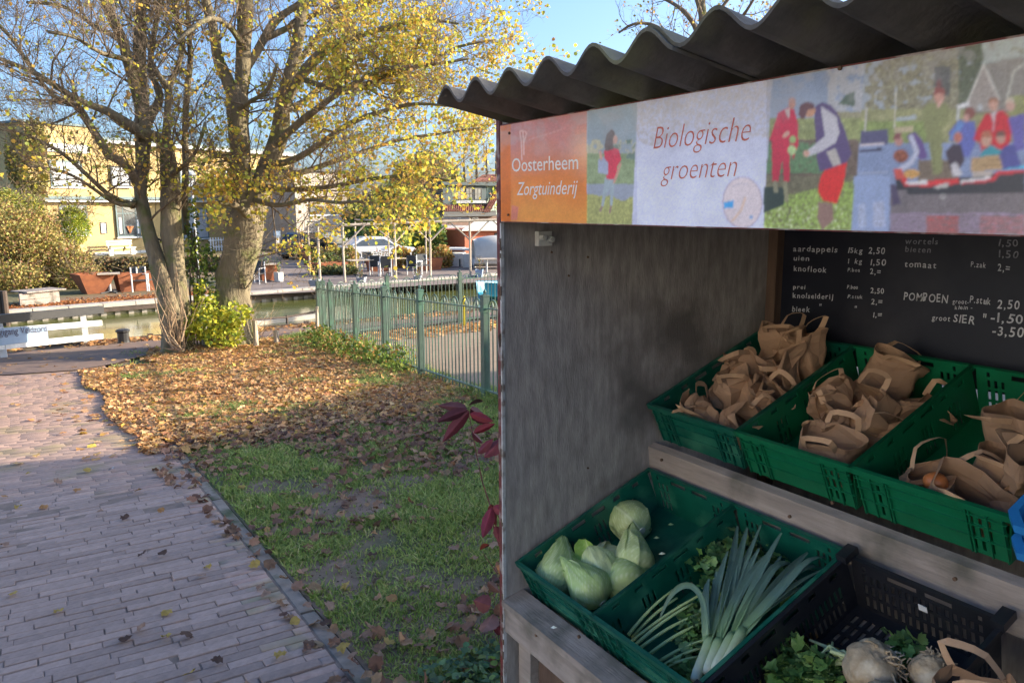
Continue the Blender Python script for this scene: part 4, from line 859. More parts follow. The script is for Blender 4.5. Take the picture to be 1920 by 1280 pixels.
BAGS = [  # crate, x, y, rz, tiltx, tilty, w, d, h, crumple, slump, open, height above floor, label
 (0, .1, .07, .3, .35, .2, .14, .09, .13, 1.2, .2, .6, .05, 'flattened paper bag at the front left corner of the fullest crate, handle lying flat'),
 (0, .2, .06, -.4, .3, -.5, .14, .09, .14, 1.3, -.2, .5, .045, 'crumpled paper bag in the front middle of the fullest crate, its handle over the rim'),
 (0, .31, .08, .7, .1, .6, .14, .09, .14, 1.1, .3, .6, .04, 'creased paper bag leaning into the front right corner of the fullest crate'),
 (0, .12, .2, 1.2, -.3, .3, .14, .09, .14, 1.2, .1, .5, .06, 'crushed paper bag behind the flattened one beside the plywood wall'),
 (0, .24, .21, .4, -.2, -.4, .14, .09, .15, 1.2, .2, .5, .075, 'twisted paper bag heaped at the middle of the fullest crate'),
 (0, .33, .27, -.5, .2, .4, .14, .09, .15, 1.0, .1, .7, .06, 'rumpled paper bag with square looped handle by the crate divider'),
 (0, .13, .36, .1, .2, -.1, .15, .09, .17, .8, .1, .8, .07, 'upright paper bag near the back left of the fullest crate'),
 (0, .27, .4, -.3, .1, .1, .15, .09, .18, .7, .1, .8, .075, 'tall open paper bag near the back of the fullest crate'),
 (0, .15, .5, .3, -.1, .1, .15, .09, .2, .5, 0, .8, .1, 'upright paper bag with its handle raised against the side wall corner post'),
 (0, .32, .5, -.2, .0, -.1, .15, .09, .2, .5, 0, .9, .085, 'paper bag with round raised handle in front of the blackboard corner'),
 (1, .23, .08, .25, .05, .12, .17, .1, .165, .45, .1, 1., .012, 'wide open paper bag at the front of the middle crate'),
 (1, .2, .2, -.3, .25, -.3, .15, .09, .15, .9, .2, .7, .05, 'slumped paper bag behind the wide open one in the middle crate'),
 (1, .31, .22, .8, -.1, .3, .15, .09, .15, .9, .1, .6, .05, 'crumpled paper bag against the right divider of the middle crate'),
 (1, .1, .3, .5, .1, -.3, .15, .09, .17, .8, .1, .8, .07, 'folded paper bag at the left of the middle crate'),
 (1, .24, .36, -.2, .3, .2, .15, .09, .15, 1., .2, .5, .05, 'flattened paper bag in the centre back of the middle crate'),
 (1, .34, .4, .9, .2, .4, .14, .08, .14, 1., .2, .6, .04, 'small crumpled paper bag tucked by the slotted back of the middle crate'),
 (1, .14, .5, .4, -.2, .35, .15, .09, .2, .6, .1, .5, .075, 'pointed paper bag tip standing up before the blackboard in the middle crate'),
 (2, .27, .33, -.35, .0, .0, .16, .1, .19, .35, .05, 1., .03, 'upright open paper bag with both handles raised in the right crate'),
 (2, .3, .2, .15, .05, .1, .16, .1, .14, .4, .1, 1., .03, 'open paper bag in front of the upright one in the right crate'),
 (2, .1, .1, .5, .2, -.1, .13, .08, .13, .9, .1, .8, .01, 'small paper bag with thin curled handle at the left front of the right crate'),
 (2, .22, .075, .2, .3, .35, .18, .1, .145, .5, .1, 1., .01, 'wide tipped paper bag showing an onion at the front of the right crate'),
 (2, .37, .16, 1.2, .0, -.1, .13, .09, .2, .7, .1, .6, .02, 'pale paper bag at the right edge of the right crate'),
]
for i, (k, x, y, rz, tx, ty, w_, d_, h_, cr, sl_, op, z, lab) in enumerate(BAGS):
    make_bag(lab, in_crate(UP, k, .2+(x-.2)*.74, .085+(y-.06)*.9, z*.75), (TILT*.6+tx, ty, rz), w_*.95, d_*.95, h_*((.8, .8, .92)[k]), cr*(1.75, 1.3, 1.)[k], sl_, op, seed=i+3, hang=(random.choice((.3, .9, 1.5)), random.choice((0, .5, 1.1))))
p = in_crate(UP, 2, .185, .07, .125)
o = MB().ball((0, 0, 0), (.03, .027, .026), 16, 12).build('onion', M['onion'], smooth=True); o.location = p; tag(o, 'copper skinned onion peeping out of the wide tipped paper bag', 'onion')
# strips of brown paper seen through the handle slots stay the bags themselves; a torn kraft bag lies in the black crate
make_bag('brown paper bag with looped handles at the bottom right by the celeriac', on_lo(1850, 1400, .02), (.2, -.2, .5), .15, .09, .16, .5, 0, 1., seed=77)
# ------------------------------------------------------------------ vegetables
def cabbage(label, loc, axis, L=.17, R=.06, point=1., col=((.62, .7, .45), (.42, .58, .26)), seed=0, loose=2, veins=9):
    t = thing('cabbage', label, 'cabbage', loc, 0, 'pointed cabbages'); t.rotation_mode = 'QUATERNION'; t.rotation_quaternion = Vector(axis).normalized().to_track_quat('Z', 'Y')
    r = random.Random(seed); a0 = np.array(col[0])*1.12; a1 = np.array(col[1])*1.12; nu, nv = 40, 22; R *= .94; a0 = a0*.8+np.array((.8, .84, .6))*.2
    def prof(f):  # f 0 base .. 1 tip
        b_ = .3; return R*(math.sqrt(max(0, 1-((b_-f)/b_)**2))*.93+.07) if f < b_ else R*max(0., 1-((f-b_)/(1-b_))**(1.08 if point > .5 else 2.4))**(.92 if point > .5 else .6)
    def shell(f0, f1, u0, u1, out, name, lift=0.):
        m = MB(); V = []; C = []; uc = (u0+u1)/2
        for j in range(nv+1):
            f = f0+(f1-f0)*j/nv
            for i in range(nu+1):
                s = i/nu; u = u0+(u1-u0)*s; e = abs(2*s-1); ff = f
                if name == 'outer_leaf': ff = f0+(f-f0)*(1-.35*e**2.5)
                rr = prof(min(.999, ff))+out+lift*e**3*(.3+f)
                q = Vector((math.cos(u)*3, math.sin(u)*3, ff*5+seed)); rr += .0035*mnoise.noise(q)+.0012*mnoise.noise(q*4)
                rib = math.exp(-((u-uc)/.07)**2); ph = (ff*15-abs((u-uc))*3.2) % 1.; vein = math.exp(-((ph-.5)/.09)**2)*(.45+.4*min(1, abs(u-uc)))
                rr += .0022*rib+.0011*vein
                V.append((rr*math.cos(u), rr*math.sin(u), ff*L)); w = min(1, max(rib*(1-f*.5), vein*.95, .0)); tone = a0*(1-f*.8)+a1*(f*.8); tone = tone*.86
                C.append(tone*(1-w)+np.array((.86, .92, .62))*w)
        m.v = V; m.c = C; m.hasc = True; m.f = [(j*(nu+1)+i, j*(nu+1)+i+1, (j+1)*(nu+1)+i+1, (j+1)*(nu+1)+i) for j in range(nv) for i in range(nu)]
        return m.build(name, M['veg'], t, smooth=True)
    shell(0, .999, 0, 2*math.pi, 0, 'heart')
    for k in range(loose):
        u = r.uniform(0, 6.28); shell(0.0, r.uniform(.8, .99), u-1.35, u+1.35, .003+.003*k, 'outer_leaf', lift=.008)
    MB().tube([(0, 0, -.002), (0, 0, .012)], [.013, .016], 10, (.8, .8, .68)).build('stalk', M['veg'], t)
    return t
def cab(label, base, tip, L, R, zb=.05, zt=.09, **k):
    a = on_lo(*base, zb); b = on_lo(*tip, zt); return cabbage(label, a, b-a, L, R, **k)
cab('pale pointed cabbage lying furthest back, its leafy point to the left', (1204, 995), (1165, 962), 0.147, 0.068, .05, .07, point=.2, seed=1, col=((0.60, 0.71, 0.31), (0.50, 0.62, 0.22)))
cab('pointed cabbage with tip up beneath the furthest one', (1192, 1080), (1188, 1003), 0.198, 0.067, .045, .1, seed=2, col=((0.66, 0.77, 0.35), (0.50, 0.64, 0.22)))
cab('tall pale pointed cabbage at the left of the crate, tip upward', (1045, 1112), (1053, 1022), 0.211, 0.067, .05, .12, seed=3, col=((0.62, 0.77, 0.35), (0.40, 0.60, 0.16)))
cab('green pointed cabbage half hidden beside the crate rim, leftmost of the cabbages', (1015, 1095), (1034, 1045), 0.179, 0.055, .03, .075, seed=8, col=((0.35, 0.54, 0.12), (0.28, 0.47, 0.08)))
cab('light green pointed cabbage nearest the front rim, tip to the back left', (1130, 1130), (1080, 1075), 0.198, 0.071, .055, .12, seed=4, col=((0.60, 0.77, 0.29), (0.42, 0.62, 0.18)))
cab('round based pale cabbage by the divider rim, right of the cabbage crate', (1180, 1110), (1165, 1062), 0.154, 0.067, .05, .06, point=.2, seed=5, col=((0.58, 0.75, 0.29), (0.45, 0.62, 0.19)))
cab('pinkish white cabbage base turned up between the green leaves', (1150, 1040), (1128, 1075), 0.154, 0.063, .045, .07, point=.2, seed=6, col=((0.74, 0.71, 0.39), (0.70, 0.71, 0.35)))
cab('small whitish cabbage at the centre of the heap', (1142, 1100), (1128, 1072), 0.141, 0.055, .045, .08, point=.2, seed=9, col=((0.72, 0.77, 0.41), (0.60, 0.71, 0.31)))
def leafsheet(name, label, loc, axis, up, L, Wd, col, cup=.5, cat='leaf', wave=.006):
    """one big loose leaf: rib in the middle, cupped and wavy, with real thickness"""
    ax = np.array(axis, float); ax /= np.linalg.norm(ax); up = np.array(up, float); up -= ax*(up@ax); up /= np.linalg.norm(up); sd = np.cross(ax, up); V = []; C = []; n1, n2 = 18, 14
    for lay in (0, 1):
        for j in range(n1+1):
            f = j/n1; wd = Wd*math.sin(math.pi*min(.97, .12+f*.86))**.7
            for i in range(n2+1):
                s = 2*i/n2-1; z = cup*Wd*(abs(s)**2)*.8-.02*math.sin(f*3)+wave*math.sin(f*22+s*5)*abs(s)-.0012*lay
                V.append(np.array(loc)+ax*f*L+sd*s*wd+up*z); rib = math.exp(-(s/.07)**2)+.6*math.exp(-((((f*8-abs(s)*1.6) % 1)-.5)/.12)**2)*(1-abs(s)*.5)
                C.append(np.array(col)*(1-min(1, rib)*.5)+np.array((.7, .78, .5))*min(1, rib)*.5)
    N = (n1+1)*(n2+1); f = [(j*(n2+1)+i, j*(n2+1)+i+1, (j+1)*(n2+1)+i+1, (j+1)*(n2+1)+i) for j in range(n1) for i in range(n2)]
    m = MB(); m.v = [tuple(v) for v in V]; m.c = C; m.hasc = True; m.f = f+[tuple(N+q for q in a[::-1]) for a in f]
    o = m.build(name, M['veg'], smooth=True); l_ = Vector(tuple(map(float, loc)))
    for v in o.data.vertices: v.co -= l_
    o.location = l_; return tag(o, label, cat)
a = on_lo(1105, 1092, .06); b = on_lo(1098, 1025, .13); leafsheet('cabbage_leaf', 'large loose bright green cabbage leaf curling over the heap', a, b-a, NV-.6*DV, .14, .055, (.32, .52, .12), .6)
a = on_lo(1085, 1120, .05); b = on_lo(1066, 1078, .12); leafsheet('cabbage_leaf', 'small bright green cabbage leaf wrapped beside the front cabbage', a, b-a, NV-.6*DV+np.array([-.5, 0, 0]), .10, .03, (.3, .48, .12), .5)
# leeks
def ribbon(m, pts, wid, col, th=.0016, fold=.35, nrm=NV):
    """strap leaf with a keel along points"""
    n_ = len(pts); V = []; C = []
    for i, p in enumerate(pts):
        p = np.array(p); t = np.array(pts[min(i+1, n_-1)])-np.array(pts[max(i-1, 0)]); t = t/(np.linalg.norm(t)+1e-9); s = np.cross(t, nrm); s /= (np.linalg.norm(s)+1e-9); u = np.cross(s, t); w_ = wid[i]
        for q in (p-s*w_+u*w_*fold, p-u*0, p+s*w_+u*w_*fold, p+s*w_+u*(w_*fold+th), p+u*th, p-s*w_+u*(w_*fold+th)): V.append(q)
        c = np.array(col[i]); C += [c*.92, c*1.12, c*.92, c*.92, c*1.12, c*.92]
    b = len(m.v); m.v += [tuple(v) for v in V]; m.c += C; m.hasc = True
    m.f += [(b+i*6+k, b+i*6+(k+1) % 6, b+(i+1)*6+(k+1) % 6, b+(i+1)*6+k) for i in range(n_-1) for k in range(6)]
    m.f += [tuple(b+k for k in range(6))[::-1], tuple(b+(n_-1)*6+k for k in range(6))]
LK = [((1302, 1275), (1335, 1195), [((1345, 1080), .12), ((1352, 1040), .13), ((1408, 995), .12)]), ((1325, 1262), (1350, 1200), [((1395, 1000), .13), ((1420, 990), .125), ((1438, 1030), .13)]),
      ((1340, 1255), (1375, 1190), [((1450, 1025), .12), ((1470, 1040), .11), ((1490, 1060), .1)]), ((1352, 1262), (1395, 1180), [((1520, 1050), .125), ((1500, 1075), .11), ((1535, 1048), .13)])]
llab = ['leek nearest the celery stalks with one leaf arching over to the left', 'upright leek in the middle of the bunch with the tallest blue green leaves', 'leek lying right of the tallest one, leaves spread to the back', 'rightmost leek with leaves fanned towards the crate divider']
for q, (bp0, bp1, tips) in enumerate(LK):
    p0 = on_lo(*bp0, .09+.01*q); p1 = on_lo(*bp1, .1+.01*q); t = thing('leek', llab[q], 'leek', p0, 0, 'leeks in the crate'); ax = p1-p0
    m = MB(); L_ = 7; pts = [p0+ax*i/(L_-1) for i in range(L_)]; rad = [.011, .014, .0145, .0145, .015, .0155, .014]; n_ = 12
    m.tube(pts, rad, n_); m.hasc = True; m.c = []
    for i in range(L_):
        f = i/(L_-1); c = np.array((.72, .76, .62))*(1-f)+np.array((.34, .5, .22))*f; m.c += [c]*n_
    m.build('shank', M['veg'], t, world=True, smooth=True)
    for kx in range(7):
        (tx, ty), tz = tips[kx % 3]; tx += random.gauss(0, 14); ty += random.gauss(0, 14); tip = on_lo(tx, ty, max(.03, tz+random.gauss(0, .018)))
        s0 = p0+ax*random.uniform(.6, .95); mid = (s0+tip)/2+NV*random.uniform(.0, .035)+np.array([random.gauss(0, .012), 0, 0]); lm = MB(); P = []; Wd = []; Cc_ = []; bend = random.random() < .35
        for i in range(12):
            f = i/11; p = s0*(1-f)**2+2*mid*f*(1-f)+tip*f*f
            if bend and f > .7: p = p-NV*(f-.7)**2*.6
            P.append(p); Wd.append(.0125*min(1, f*4+.4)*(1-.75*f**4)); g_ = np.array((.33, .5, .24))*(1-min(1, f*2.2))+np.array((.15, .25, .21))*min(1, f*2.2); Cc_.append(g_*random.uniform(.95, 1.05))
        ribbon(lm, P, Wd, Cc_, nrm=NV+np.array([random.gauss(0, .5), 0, 0])); lm.build('leek_leaf', M['veg'], t, world=True, smooth=False)
    if q == 0:
        lm = MB(); C0 = [on_lo(*z_) for z_ in ((1325, 1190, .12), (1322, 1130, .15), (1305, 1100, .165), (1283, 1095, .15), (1262, 1110, .12), (1245, 1140, .09), (1235, 1168, .06))]
        for _ in range(2): C0 = [C0[0]]+[q_ for a_, b_ in zip(C0[:-1], C0[1:]) for q_ in (a_*.75+b_*.25, a_*.25+b_*.75)]+[C0[-1]]
        nc = len(C0); ribbon(lm, C0, [.0085*min(1, (nc-i_)/nc*2.2) for i_ in range(nc)], [np.array((.3, .42, .24))*(1-min(1, i_/5))+np.array((.14, .23, .16))*min(1, i_/5) for i_ in range(nc)], nrm=np.array([.3, -1, .4])); lm.build('leek_leaf', M['veg'], t, world=True)
# celery: pale ribs and lobed leaves
def celery(label, ribs, heads, nleaf, col=(.16, .3, .09)):
    b0 = on_lo(*ribs[0][0]); t = thing('celery', label, 'celery', b0, 0, 'celery bunches')
    for a, b in ribs:
        a = on_lo(*a); b = on_lo(*b); m = MB(); pts = [a+(b-a)*f+NV*.01*math.sin(math.pi*f) for f in np.linspace(0, 1, 7)]; m.tube(pts, np.linspace(.0055, .0032, 7), 7, (.42, .56, .26)); m.build('celery_rib', M['veg'], t, world=True, smooth=True)
    P = []
    for hx, hy, hz, s in heads:
        c = on_lo(hx, hy, hz); P.append(c+rng.normal(0, 1, (nleaf, 3))*np.array([.018, .018, .012])*s)
    P = np.concatenate(P); n = len(P); v, f, c = leaves(P, rng.uniform(.012, .024, n), pick([col, tuple(np.array(col)*1.35), (.24, .36, .15), (.12, .24, .09)], n), .7, .35); np_mesh('celery_leaves', v, f, M['veg'], c, parent=t, kind='stuff')
celery('celery bunch with pale green ribs fanned to the left rim', [((1180, 1205, .04), (1330, 1105, .1)), ((1190, 1210, .05), (1300, 1130, .09)), ((1200, 1215, .05), (1310, 1150, .08)), ((1185, 1195, .03), (1270, 1120, .09)), ((1215, 1228, .05), (1320, 1165, .08)), ((1178, 1190, .05), (1262, 1105, .1))],
       [(1330, 1060, .08, 1.3), (1310, 1180, .05, 1.2), (1345, 1090, .08, 1.1), (1300, 1150, .05, 1.), (1290, 1200, .04, 1)], 60)
celery('celery bunch whose leafy tops show behind the leeks', [((1240, 1250, .03), (1330, 1210, .05)), ((1235, 1240, .03), (1335, 1195, .06)), ((1230, 1262, .03), (1310, 1230, .05))], [(1385, 1020, .06, 1.6), (1440, 1060, .05, 1.5), (1300, 1255, .03, 1.1), (1360, 1120, .05, 1.3), (1460, 1100, .04, 1.3), (1350, 1035, .07, 1.3)], 60, (.18, .32, .1))
# celeriac
def celeriac(label, px, py, z, R, seed, rootdir, leafdir=None):
    p = on_lo(px, py, z); t = thing('celeriac', label, 'celeriac', p, 0, 'celeriac roots'); m = MB(); nu, nv = 44, 30; V = []
    for j in range(nv+1):
        th = math.pi*j/nv
        for i in range(nu):
            a = 2*math.pi*i/nu; q = Vector((math.sin(th)*math.cos(a), math.sin(th)*math.sin(a), math.cos(th))); r_ = R*(1+.16*mnoise.noise(q*1.8+Vector((seed, 0, 0)))+.07*mnoise.noise(q*6)+.03*mnoise.noise(q*14)); V.append(q*r_)
    m.add(V, [(j*nu+i, (j+1)*nu+i, (j+1)*nu+(i+1) % nu, j*nu+(i+1) % nu) for j in range(nv) for i in range(nu)]); m.build('body', M['root'], t, smooth=True)
    rd = np.array(rootdir, float); rd /= np.linalg.norm(rd); m = MB()
    for k in range(34):
        d = rd+rng.normal(0, .55, 3); d /= np.linalg.norm(d); s0 = d*R*.86; P = [s0]; v = d*.5+rd*.5+rng.normal(0, .3, 3)
        for q in range(4): v = v*.7+rng.normal(0, .35, 3)+np.array([0, 0, -.15]); P.append(P[-1]+v/np.linalg.norm(v)*R*.17)
        m.tube(P, np.linspace(.0042, .0012, 5), 5, (.62, .5, .34))
    m.build('rootlets', M['root'], t, kind='stuff')
    if leafdir is not None:
        ld = np.array(leafdir, float); ld /= np.linalg.norm(ld); m = MB()
        for k in range(9): m.tube([ld*R*.8+rng.normal(0, .008, 3), ld*R*1.3+rng.normal(0, .012, 3), ld*R*1.8+rng.normal(0, .02, 3)], [.006, .0055, .003], 6, (.5, .6, .35))
        m.build('stem_stumps', M['veg'], t)
    return t
celeriac('big knobbly celeriac with pale rootlets to the right', 1633, 1250, .09, .062, 1.3, (1, .25, .35), (-1, -.1, -.1))
celeriac('smaller celeriac with a tuft of curly roots, behind the bag handle', 1745, 1262, .08, .045, 5.1, (.1, .5, .9))
celeriac('celeriac at the bottom edge below the big one, mostly hidden', 1660, 1330, .08, .06, 8.2, (.9, .0, .6))
t = thing('celeriac_greens', 'dark green celeriac leaves lying left of the big knobbly root', 'leaves', on_lo(1500, 1265, .05)); P = np.concatenate([on_lo(*q)+rng.normal(0, 1, (70, 3))*.02 for q in ((1470, 1270, .06), (1500, 1262, .07), (1540, 1258, .07), (1485, 1235, .05), (1690, 1235, .04), (1700, 1222, .03))])
v, f, c = leaves(P, rng.uniform(.012, .026, len(P)), pick([(.1, .2, .05), (.14, .27, .07), (.2, .32, .1)], len(P)), .7, .3); np_mesh('foliage', v, f, M['veg'], c, parent=t, kind='stuff')
m = MB()
for k in range(6): a = on_lo(1440+k*8, 1290-k*3, .04); b = on_lo(1560+random.gauss(0, 10), 1262+random.gauss(0, 8), .07); m.tube([a, (a+b)/2+NV*.01, b], [.005, .005, .004], 6, (.3, .45, .18))
m.build('leaf_stalks', M['veg'], t, world=True)
for i, (px, py, c, base) in enumerate(((1032, 1178, (.75, .78, .7), None), (1225, 1010, (.5, .62, .35), .02), (1252, 985, (.35, .5, .25), .01), (1235, 1040, (.7, .74, .55), .12))):
    p = on_lo(px, py, base) if base is not None else onY(px, py, 1.25)
    o = MB().add([(0, 0, 0), (.012, .004, .002), (.016, .014, .004), (.004, .012, .003), (.006, .007, .008)], [(0, 1, 4), (1, 2, 4), (2, 3, 4), (3, 0, 4), (3, 2, 1, 0)], c).build('cabbage_scrap', M['veg']); o.location = p+np.array([0, 0, .003])
    tag(o, ['white scrap of cabbage leaf on the front timber ledge', 'pale green leaf scrap on the empty crate floor', 'thin green leaf scrap near the back of the cabbage crate', 'pale leaf scrap on the divider between the two green crates'][i], 'leaf scrap')
# ------------------------------------------------------------------ bow-topped green fences
def fence(name, label, pts, rail_h=.93, group='green bow top fences', first_post=True):
    """pts: post positions (x,y); straight run between them"""
    t = thing(name, label, 'fence', (pts[0][0], pts[0][1], TZ(pts[0][0])), 0, group)
    for i, (x, y) in enumerate(pts):
        z = TZ(x)
        if i or first_post:
            m = MB(); m.box((x, y, z+.5), (.07, .07, 1.1)); m.box((x, y, z+1.056), (.08, .08, .012)); m.tube([(x, y, z+1.06), (x, y, z+1.085)], [.035, .012], 4); m.tube([(x, y, z+1.085), (x, y, z+1.095), (x, y, z+1.12)], [.016, .02, .004], 8); m.box((x, y, z+rail_h-.02), (.085, .085, .035)); m.box((x, y, z+.1), (.085, .085, .035))
            m.build('fence_post', M['fgreen'], t, world=True)
    for (x0, y0), (x1, y1) in zip(pts[:-1], pts[1:]):
        z0, z1 = TZ(x0), TZ(x1); a = np.array([x0, y0, z0]); b = np.array([x1, y1, z1]); d = b-a; L = np.linalg.norm(d); u = d/L
        for h in (rail_h, .1): MB().beam(a+u*.036+[0, 0, h], b-u*.036+[0, 0, h], .038, .012).build('rail', M['fgreen'], t, world=True)
        nb = max(1, int(round((L-.1)/.262))); pit = (L-.07)/nb
        for k in range(nb):
            s = .035+pit*(k+.17); c0 = a+u*s; c1 = a+u*(s+pit*.66); cm = (c0+c1)/2; r = pit*.33; up = np.array([0, 0, 1.])
            P = [c0+up*.04, c0+up*(1.02-r)]+[cm+up*(1.02-r)+(-u*math.cos(q)+up*math.sin(q))*r for q in (.4, .8, 1.2, 1.57, 1.94, 2.34, 2.74)]+[c1+up*(1.02-r), c1+up*.04]
            MB().tube(P, .0075, 5).build('bow_bar', M['fgreen'], t, world=True)
            MB().tube([cm+up*.04, cm+up*.9, cm+up*.945, cm+up*.95, cm+up*.965, cm+up*1.0], [.0075, .0075, .0075, .015, .013, .002], 5).build('spear_bar', M['fgreen'], t, world=True)
    return t
fp = [(-6.71+2.2, 3.83-.12), (-6.71, 3.83), (-8.5, 3.96), (-9.85, 4.06), (-11.2, 4.15), (-12.6, 4.24), (-13.37, 4.29)]
fence('park_fence', 'green bow topped iron fence running down from the stall towards the canal', fp)
fq = [(-13.45, 4.4), (-14.02, 5.85), (-14.07, 7.45), (-14.12, 9.05), (-14.17, 10.65), (-14.2, 12.2)]
fence('park_fence', 'green bow topped fence along the canal, behind the paved yard', fq)
for px, y0, y1, lab in ((790.5, 612, 568, 'left yellow pole standing by the far fence in the yard'), (871, 612, 556, 'right yellow pole standing before the far fence post')):
    p = onT(px, y0); q = dep(px, y1, depof(p)); t = thing('yellow_pole', lab, 'pole', p); MB().tube([p, (p[0], p[1], q[2])], .028, 8).build('shaft', M['yellow'], t, world=True); MB().tube([(p[0], p[1], q[2]+.001), (p[0], p[1], q[2]+.02)], [.03, .012], 8).build('cap', M['yellow'], t, world=True)
# small timber posts and rail near the trees
for px, y0, y1, lab, r in ((480, 652, 601, 'left short round wooden post between the tree and the fence', .045), (519, 645, 619, 'right short round wooden post between the tree and the fence', .05), (596, 642, 575, 'slim brown wooden post at the corner of the green fence', .03)):
    p = onT(px, y0); q = dep(px-2, y1, depof(p)); o = MB().tube([(0, 0, -.05), tuple((q-p)*.5), tuple(q-p), tuple((q-p)*1.01)], [r, r*.97, r*.92, r*.5], 9).build('wooden_post', M['birch']); o.location = p; tag(o, lab, 'post', 'short wooden posts')
# mooring bollard
p = onT(232, 643); t = thing('mooring_bollard', 'short black mooring bollard at the edge of the near bank', 'bollard', p); MB().lathe([(.11, 0), (.1, .05), (.1, .2), (.125, .22), (.125, .25), (.09, .265)], p, 12).build('bollard_body', M['black'], t, world=True)
# white barrier with the name board
a0, a1 = onT(158, 645), onT(5, 672); d = depof(a0); dirb = (a1-a0)/np.linalg.norm(a1-a0); dirb[2] = 0; bt = thing('white_barrier', 'white barrier with a blue grey name board and black top beam by the canal', 'barrier', a0)
def bar_at(px, py): return onPlane(px, py)
nb_ = np.cross(dirb, [0, 0, 1]); nb_ /= np.linalg.norm(nb_)
def onPlane(px, py, off=0.): r = ray(px, py); t = (nb_@(a0-CP)-off)/(nb_@r); return CP+r*t
for (x0, y0), (x1, y1), w_, h_, n_, mt in (((190, 580), (-60, 603), .12, .14, 'top_beam', 'black'), ((189, 605), (-60, 626), .06, .1, 'rail', 'white'), ((191, 630), (-60, 656), .06, .1, 'rail', 'white')):
    MB().beam(onPlane(x0, y0), onPlane(x1, y1), w_, h_).build(n_, M[mt], bt, world=True)
for (x0, y0), (x1, y1) in (((155, 588), (163, 645)), ((-2, 605), (8, 672))):
    MB().beam(onPlane(x0, y0, -.03), onPlane(x1, y1, -.03), .1, .1).build('barrier_post', M['white'], bt, world=True)
c = [onPlane(-60, 618, .045), onPlane(88, 611, .045), onPlane(91, 636, .045), onPlane(-60, 656, .045)]; nbd = MB().prism(c, nb_*.02).build('name_board', M['signblue'], bt, world=True)
v, f = text_mesh('gigang Veldzord', offset=.004); x1 = max(q[0] for q in v); A_, B_ = onPlane(-3, 629, .04), onPlane(87, 621, .04)
if (A_-CP)@nb_ > (B_-CP)@nb_+9: pass
off_ = -nb_*.018*(1 if nb_@(a0-CP) > 0 else -1)
m = MB(); m.add([A_+(B_-A_)*(q[0]/x1)+np.array([0, 0, q[1]*.17])+off_ for q in v], f); m.build('lettering', M['text_dark'], nbd, world=True)
# ------------------------------------------------------------------ trees
class Tree:
    def __init__(s, name, label, base, group=None):
        s.t = thing(name, label, 'tree', base, 0, group); s.tw = MB(); s.P = []; s.R = []; s.tips = []
    def limb(s, pts, name='limb', n=12, mt='bark'):
        m = MB(); P = [np.array(p[0]) for p in pts]; R = [p[1] for p in pts]
        # resample smoothly with a little wobble
        Q = []; RR = []
        for i in range(len(P)-1):
            k = max(2, int(np.linalg.norm(P[i+1]-P[i])/.16))
            for j in range(k):
                f = j/k; a = P[max(i-1, 0)]; b = P[i]; c = P[i+1]; d = P[min(i+2, len(P)-1)]
                q = .5*((2*b)+(-a+c)*f+(2*a-5*b+4*c-d)*f*f+(-a+3*b-3*c+d)*f**3); Q.append(q); RR.append(R[i]*(1-f)+R[i+1]*f)
        Q.append(P[-1]); RR.append(R[-1])
        m.tube(Q, [r*(1+.09*mnoise.noise(Vector((i*.9, r*9, 0)))) for i, r in enumerate(RR)], n)
        # burls and furrows: push the bark in and out
        V = []
        nn = n
        for i, v in enumerate(m.v):
            k = min(i//nn, len(Q)-1); c = Q[k]; dv = np.array(v)-c; w = Vector(v); e = 1+.16*mnoise.noise(w*2.6)+.1*mnoise.noise(w*7); V.append(tuple(c+dv*e))
        m.v = V; m.build(name, M[mt], s.t, world=True, smooth=True); s.P.append((Q, RR)); return Q, RR
    def px(s, L, name='limb', **k):
        """L: (px, py, half width px, depth offset)"""
        return s.limb([(dep(x, y, s.d0+o), w/FOC*(s.d0+o)) for x, y, w, o in L], name, **k)
def grow_twigs(rnd, start, dirv, length, rad, level, segs, tips, bend=.25, up=.12):
    n = 4 if level < 2 else 3; pts = [start]; d = dirv/np.linalg.norm(dirv); rr = [rad]
    for i in range(n):
        d = d+np.array([rnd.gauss(0, bend), rnd.gauss(0, bend), rnd.gauss(up, bend*.8)]); d /= np.linalg.norm(d); pts.append(pts[-1]+d*length/n); rr.append(rad*(1-.75*(i+1)/n))
    segs.append((pts, rr, 4 if level < 2 else 3))
    if level >= 3: tips.append((pts[-1], d)); tips.append((pts[-2], d)); return
    kids = (5, 5, 4)[level]
    for k in range(kids):
        f = (k+1)/(kids+.3); i = min(n-1, int(f*n)); g = f*n-i; p = pts[i]*(1-g)+pts[i+1]*g; ax = pts[i+1]-pts[i]; ax /= np.linalg.norm(ax)
        r = np.array([rnd.gauss(0, 1), rnd.gauss(0, 1), rnd.gauss(.1, 1)]); r -= ax*(r@ax); r /= np.linalg.norm(r); sp = rnd.uniform(.5, 1.0)
        grow_twigs(rnd, p, ax*math.cos(sp)+r*math.sin(sp), length*rnd.uniform(.42, .68), max(.0028, rad*(1-f*.6)*.5), level+1, segs, tips, bend, up)
